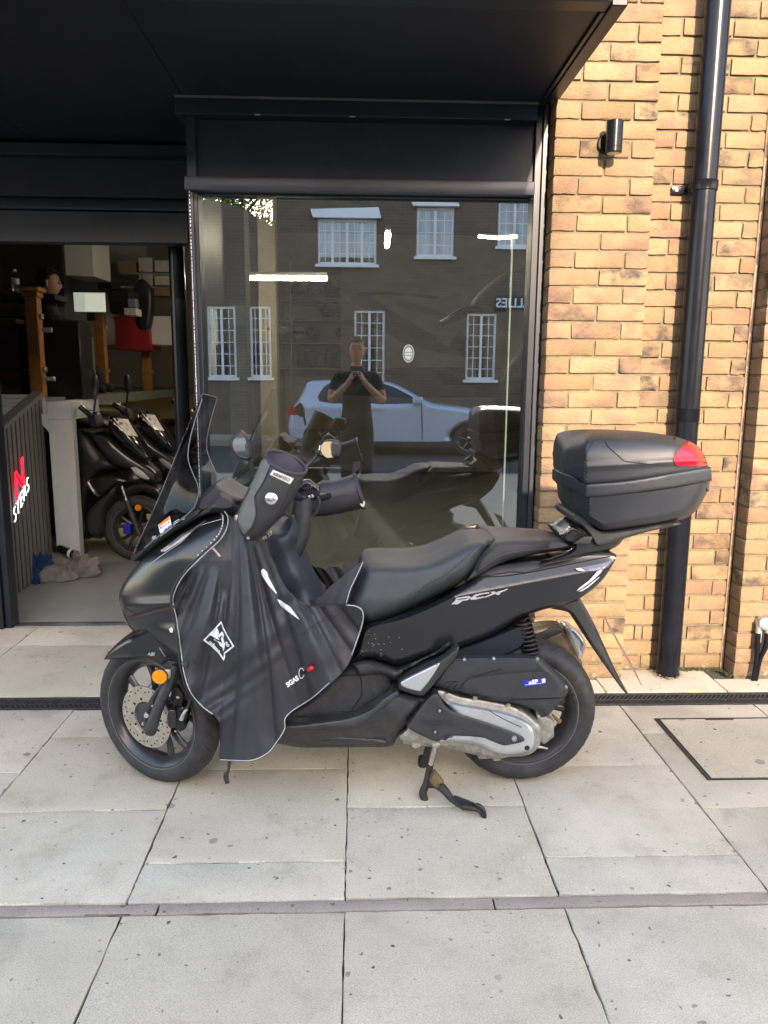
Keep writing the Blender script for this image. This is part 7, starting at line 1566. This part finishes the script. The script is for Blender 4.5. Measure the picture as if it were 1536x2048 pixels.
# ------------------------------------------------------------------ people
M_EYE = pm('eye', (.10, .08, .07), .2)
def person(name, label, J, mats, hair, loc, rz=0, head_dir=(0, 1, 0), seated=False):
    """J: dict joint -> (x, y, z, radius); skin modifier body with five-fingered hands and a shaped head, one mesh"""
    root = thing(name, label, 'person', loc, rz)
    E_ = [('pelvis', 'waist'), ('waist', 'chest'), ('chest', 'neck0'), ('neck0', 'neck1')]
    for s in 'LR': E_ += [('chest', 'sh'+s), ('sh'+s, 'el'+s), ('el'+s, 'wr'+s), ('wr'+s, 'palm'+s), ('pelvis', 'hip'+s), ('hip'+s, 'kn'+s), ('kn'+s, 'an'+s), ('an'+s, 'toe'+s)]
    names = [n for n in J if any(n in e for e in E_)]; V_ = [Vector(J[n][:3]) for n in names]; idx = {n: i for i, n in enumerate(names)}
    me = bpy.data.meshes.new('body'); me.from_pydata([tuple(v) for v in V_], [(idx[a], idx[b]) for a, b in E_], []); ob = bpy.data.objects.new('tmp', me); COL.objects.link(ob)
    md = ob.modifiers.new('s', 'SKIN'); md.use_smooth_shade = True
    for i, n in enumerate(names):
        r_ = J[n][3]; me.skin_vertices[0].data[i].radius = (r_, r_) if not isinstance(r_, tuple) else r_; me.skin_vertices[0].data[i].use_root = (n == 'pelvis')
    sb = ob.modifiers.new('u', 'SUBSURF'); sb.levels = 2; sb.render_levels = 2
    dg = bpy.context.evaluated_depsgraph_get(); bm = bmesh.new(); bm.from_mesh(bpy.data.meshes.new_from_object(ob.evaluated_get(dg))); bpy.data.objects.remove(ob)
    # fingers
    for s, sg in (('L', -1), ('R', 1)):
        wr, pm_ = Vector(J['wr'+s][:3]), Vector(J['palm'+s][:3]); d = (pm_-wr).normalized(); side = Vector(J['thumb'+s]).normalized() if 'thumb'+s in J else Vector((0, 0, 1)); curl = Vector(J['curl'+s]).normalized() if 'curl'+s in J else Vector((0, 1, 0))
        for k, ln in enumerate((.068, .076, .071, .056)):
            b0 = pm_+side*(.027-.018*k); p1 = b0+d*ln*.45+curl*ln*.10; p2 = p1+d*ln*.25+curl*ln*.30; p3 = p2+d*ln*.02+curl*ln*.30
            bm_tube(bm, smooth_path([b0-d*.012, p1, p2, p3], 3), [.0095, .009, .0085, .0065], 8)
        b0 = wr+d*.03+side*.028; bm_tube(bm, smooth_path([b0, b0+side*.022+d*.022, b0+side*.026+d*.048+curl*.012, b0+side*.02+d*.062+curl*.02], 3), [.011, .0105, .009, .007], 8)
    # head
    hc = Vector(J['head'][:3]); f = Vector(head_dir).normalized(); r = f.cross(Vector((0, 0, 1))).normalized(); u = r.cross(f)
    b2 = bmesh.new(); bmesh.ops.create_uvsphere(b2, u_segments=32, v_segments=24, radius=1)
    for v in b2.verts:
        x, y, z = v.co; w_ = .076*(1-.22*max(0, -z)**1.5); X_ = x*w_; Y_ = y*.096; Z_ = z*.118
        if y > 0:
            Y_ += .020*math.exp(-((x/.16)**2+((z+.10)/.17)**2))*(1 if z < .12 else .3); Y_ -= .008*math.exp(-(((abs(x)-.42)/.16)**2+((z-.10)/.12)**2)); Y_ += .006*math.exp(-((x/.3)**2+((z+.48)/.07)**2)); Y_ += .008*math.exp(-((x/.3)**2+((z+.85)/.15)**2))
        v.co = hc+r*X_+f*Y_+u*Z_
    off_ = len(bm.verts); m2 = bpy.data.meshes.new('h'); b2.to_mesh(m2); b2.free(); bm.from_mesh(m2)
    for sg in (-1, 1):
        e = hc+r*(sg*.074)+u*-.005; bm_tube(bm, [e+u*.03, e+r*sg*.012+u*.015-f*.008, e+r*sg*.012-u*.012-f*.006, e-u*.03], [.006, .011, .010, .005], 8)
    me = bpy.data.meshes.new('body'); bm.to_mesh(me); bm.free()
    for m_ in mats: me.materials.append(m_)
    sl = J.get('sleeve', .5); shL, elL, wrL = [[Vector(J[n+s][:3]) for s in 'LR'] for n in ('sh', 'el', 'wr')]
    pz = J['pelvis'][2]; nz = J['neck0'][2]
    for p in me.polygons:
        c = p.center; mi = 0
        def near(a, b):
            ab = b-a; t = max(0, min(1, (c-a).dot(ab)/ab.length_squared)); return t, (c-(a+ab*t)).length
        d_arm = min(min(near(elL[i], wrL[i])[1], (c-wrL[i]).length) for i in (0, 1)); d_fore = min((c-Vector(J['palm'+s][:3])).length for s in 'LR')
        tu = [near(shL[i], elL[i]) for i in (0, 1)]
        if d_fore < .125: mi = 0
        elif (c-hc).length < .15 and c.z > nz+.015: mi = 0
        elif c.z > nz+.035: mi = 0
        else:
            i = 0 if tu[0][1] < tu[1][1] else 1; dl = min(near(elL[i], wrL[i])[1] for i in (0, 1))
            legd = min(near(Vector(J['hip'+s][:3]), Vector(J['kn'+s][:3]))[1] for s in 'LR'); legd = min(legd, min(near(Vector(J['kn'+s][:3]), Vector(J['an'+s][:3]))[1] for s in 'LR'), min(near(Vector(J['an'+s][:3]), Vector(J['toe'+s][:3]))[1] for s in 'LR'))
            if (dl < .055 or d_fore < .13) and dl < .2 and tu[i][0] > sl and c.y > -9: mi = 0 if (tu[i][0] > .98 or tu[i][0] > sl) else 1
            elif tu[i][1] < .075 and tu[i][0] > sl: mi = 0
            elif c.z < pz-.02 or (seated and legd < .10 and c.z < pz+.06): mi = 2
            else: mi = 1
        p.material_index = mi; p.use_smooth = True
    body_ = bpy.data.objects.new('body', me); link(body_, root)
    bm = bmesh.new(); bmesh.ops.create_uvsphere(bm, u_segments=32, v_segments=20, radius=1); rs = np.random.RandomState(2); kill = []
    for v in bm.verts:
        x, y, z = v.co; n = 1+.05*math.sin(x*17+z*9)+.05*math.sin(y*19+x*7)
        if (y > .35 and z < .52) or z < -.35 or (y > -.1 and z < .05): kill.append(v)
        v.co = hc+r*x*.084*n+f*(y*.104-.004)*n+u*(z*.128+.004)*n
    bmesh.ops.delete(bm, geom=kill, context='VERTS'); obj('hair', bm, hair, root, None, 60)
    for sg in (-1, 1):
        e = hc+r*(sg*.031)+f*.083+u*.010; bm = bmesh.new(); bmesh.ops.create_uvsphere(bm, u_segments=10, v_segments=8, radius=.011, matrix=Matrix.Translation(e)); obj('eye', bm, M_EYE, root, None, 60)
        bm = bmesh.new(); bm_tube(bm, [hc+r*(sg*.015)+f*.098+u*.030, hc+r*(sg*.033)+f*.096+u*.036, hc+r*(sg*.05)+f*.082+u*.030], [.003, .004, .002], 6); obj('eyebrow', bm, hair, root, None, 60)
    return root
by = -.40
J = dict(pelvis=(0, by, .95, (.15, .11)), waist=(0, by, 1.10, (.145, .105)), chest=(0, by+.01, 1.32, (.16, .11)), neck0=(0, by+.02, 1.49, .062), neck1=(0, by+.04, 1.56, .055), head=(0, by+.065, 1.655, .1),
    shL=(-.185, by, 1.42, .062), elL=(-.255, by+.10, 1.17, .045), wrL=(-.085, by+.27, 1.34, .028), palmL=(-.062, by+.315, 1.385, .026), shR=(.185, by, 1.42, .062), elR=(.255, by+.10, 1.17, .045), wrR=(.085, by+.27, 1.34, .028), palmR=(.062, by+.315, 1.385, .026),
    hipL=(-.09, by, .90, .095), knL=(-.10, by+.03, .50, .065), anL=(-.11, by, .09, .045), toeL=(-.12, by+.17, .04, .04), hipR=(.09, by, .90, .095), knR=(.10, by+.02, .50, .065), anR=(.12, by, .09, .045), toeR=(.14, by+.17, .04, .04),
    thumbL=(.3, -.3, 1), thumbR=(-.3, -.3, 1), curlL=(.6, .5, .1), curlR=(-.6, .5, .1), sleeve=.62)
ph_person = person('person', 'man in dark T-shirt photographing with both hands raised, mirrored in the window', J, [M_SKIN, M_TEE, M_TROU], pm('brown_hair', (.10, .06, .035), .6, var=.3, scale=60), (0, 0, 0))
pc_ = CAM-CF*.035
Mp = Matrix.Translation(pc_) @ Matrix(((CR.x, -CD.x, -CF.x, 0), (CR.y, -CD.y, -CF.y, 0), (CR.z, -CD.z, -CF.z, 0), (0, 0, 0, 1)))
t = thing('phone', 'black phone held upright by the mirrored photographer', 'phone', pc_)
bm = bmesh.new(); bm_box(bm, (-.036, -.12, -.004), (.036, .03, .004), .006, 3, Matrix.Translation(-pc_) @ Mp); obj('case', bm, M_GLOSS, t, None, 40)
bm = bmesh.new(); bm_box(bm, (-.034, -.118, .0042), (.034, .028, .0048), .001, 1, Matrix.Translation(-pc_) @ Mp); obj('screen', bm, M_GLOSS, t, None, 40)
# seated man on the deck
h = U(92, 566, 7.0); hx, hz = h.x, h.z; y0 = 7.0
J2 = dict(pelvis=(hx-.05, y0, hz-.74, (.15, .12)), waist=(hx-.05, y0, hz-.58, (.145, .11)), chest=(hx-.02, y0+.02, hz-.36, (.165, .115)), neck0=(hx, y0+.03, hz-.18, .062), neck1=(hx+.01, y0+.03, hz-.11, .055), head=(hx+.01, y0+.03, hz, .1),
    shL=(hx-.14, y0+.18, hz-.25, .066), elL=(hx-.02, y0+.32, hz-.47, .05), wrL=(hx+.10, y0+.38, hz-.53, .03), palmL=(hx+.14, y0+.42, hz-.54, .027), shR=(hx+.08, y0-.16, hz-.25, .066), elR=(hx+.20, y0-.10, hz-.44, .052), wrR=(hx+.20, y0+.05, hz-.52, .03), palmR=(hx+.22, y0+.10, hz-.54, .027),
    hipL=(hx-.03, y0+.10, hz-.76, .095), knL=(hx+.36, y0+.12, hz-.74, .07), anL=(hx+.36, y0+.12, PZ+.09, .05), toeL=(hx+.5, y0+.12, PZ+.05, .04), hipR=(hx-.03, y0-.10, hz-.76, .095), knR=(hx+.36, y0-.10, hz-.74, .07), anR=(hx+.36, y0-.10, PZ+.09, .05), toeR=(hx+.5, y0-.10, PZ+.05, .04),
    thumbL=(0, 0, 1), thumbR=(0, 0, 1), curlL=(.3, 0, -1), curlR=(.3, 0, -1), sleeve=5)
person('person', 'dark haired man in a black top sitting at the monitor on the raised deck', J2, [M_SKIN, M_TEE, M_TROU], M_HAIR, (0, 0, 0), 0, (.94, .25, -.1), True)
ch = thing('office_chair', 'dark office chair under the seated man on the deck', 'chair', (hx-.05, y0, PZ)); o = Vector((hx-.05, y0, PZ))
zs_ = hz-.74-.13
box('seat', (hx-.28, y0-.23, zs_-.07), (hx+.20, y0+.23, zs_), M_DARK, ch, .02, 2, off=o); box('backrest', (hx-.34, y0-.2, zs_+.12), (hx-.28, y0+.2, zs_+.45), M_DARK, ch, .02, 2, off=o)
tube('column', [Vector((hx-.05, y0, PZ+.04))-o, Vector((hx-.05, y0, zs_-.07))-o], .03, M_DARK, ch); tube('back_bar', [Vector((hx-.25, y0, zs_-.04))-o, Vector((hx-.33, y0, zs_-.02))-o, Vector((hx-.33, y0, zs_+.2))-o], .02, M_DARK, ch)
for k in range(5):
    q = k*2*math.pi/5; tube('foot', [Vector((0, 0, .05)), Vector((.05+.2*math.cos(q)-.05, .2*math.sin(q), .02))], [.025, .018], M_DARK, ch)
# ------------------------------------------------------------------ end
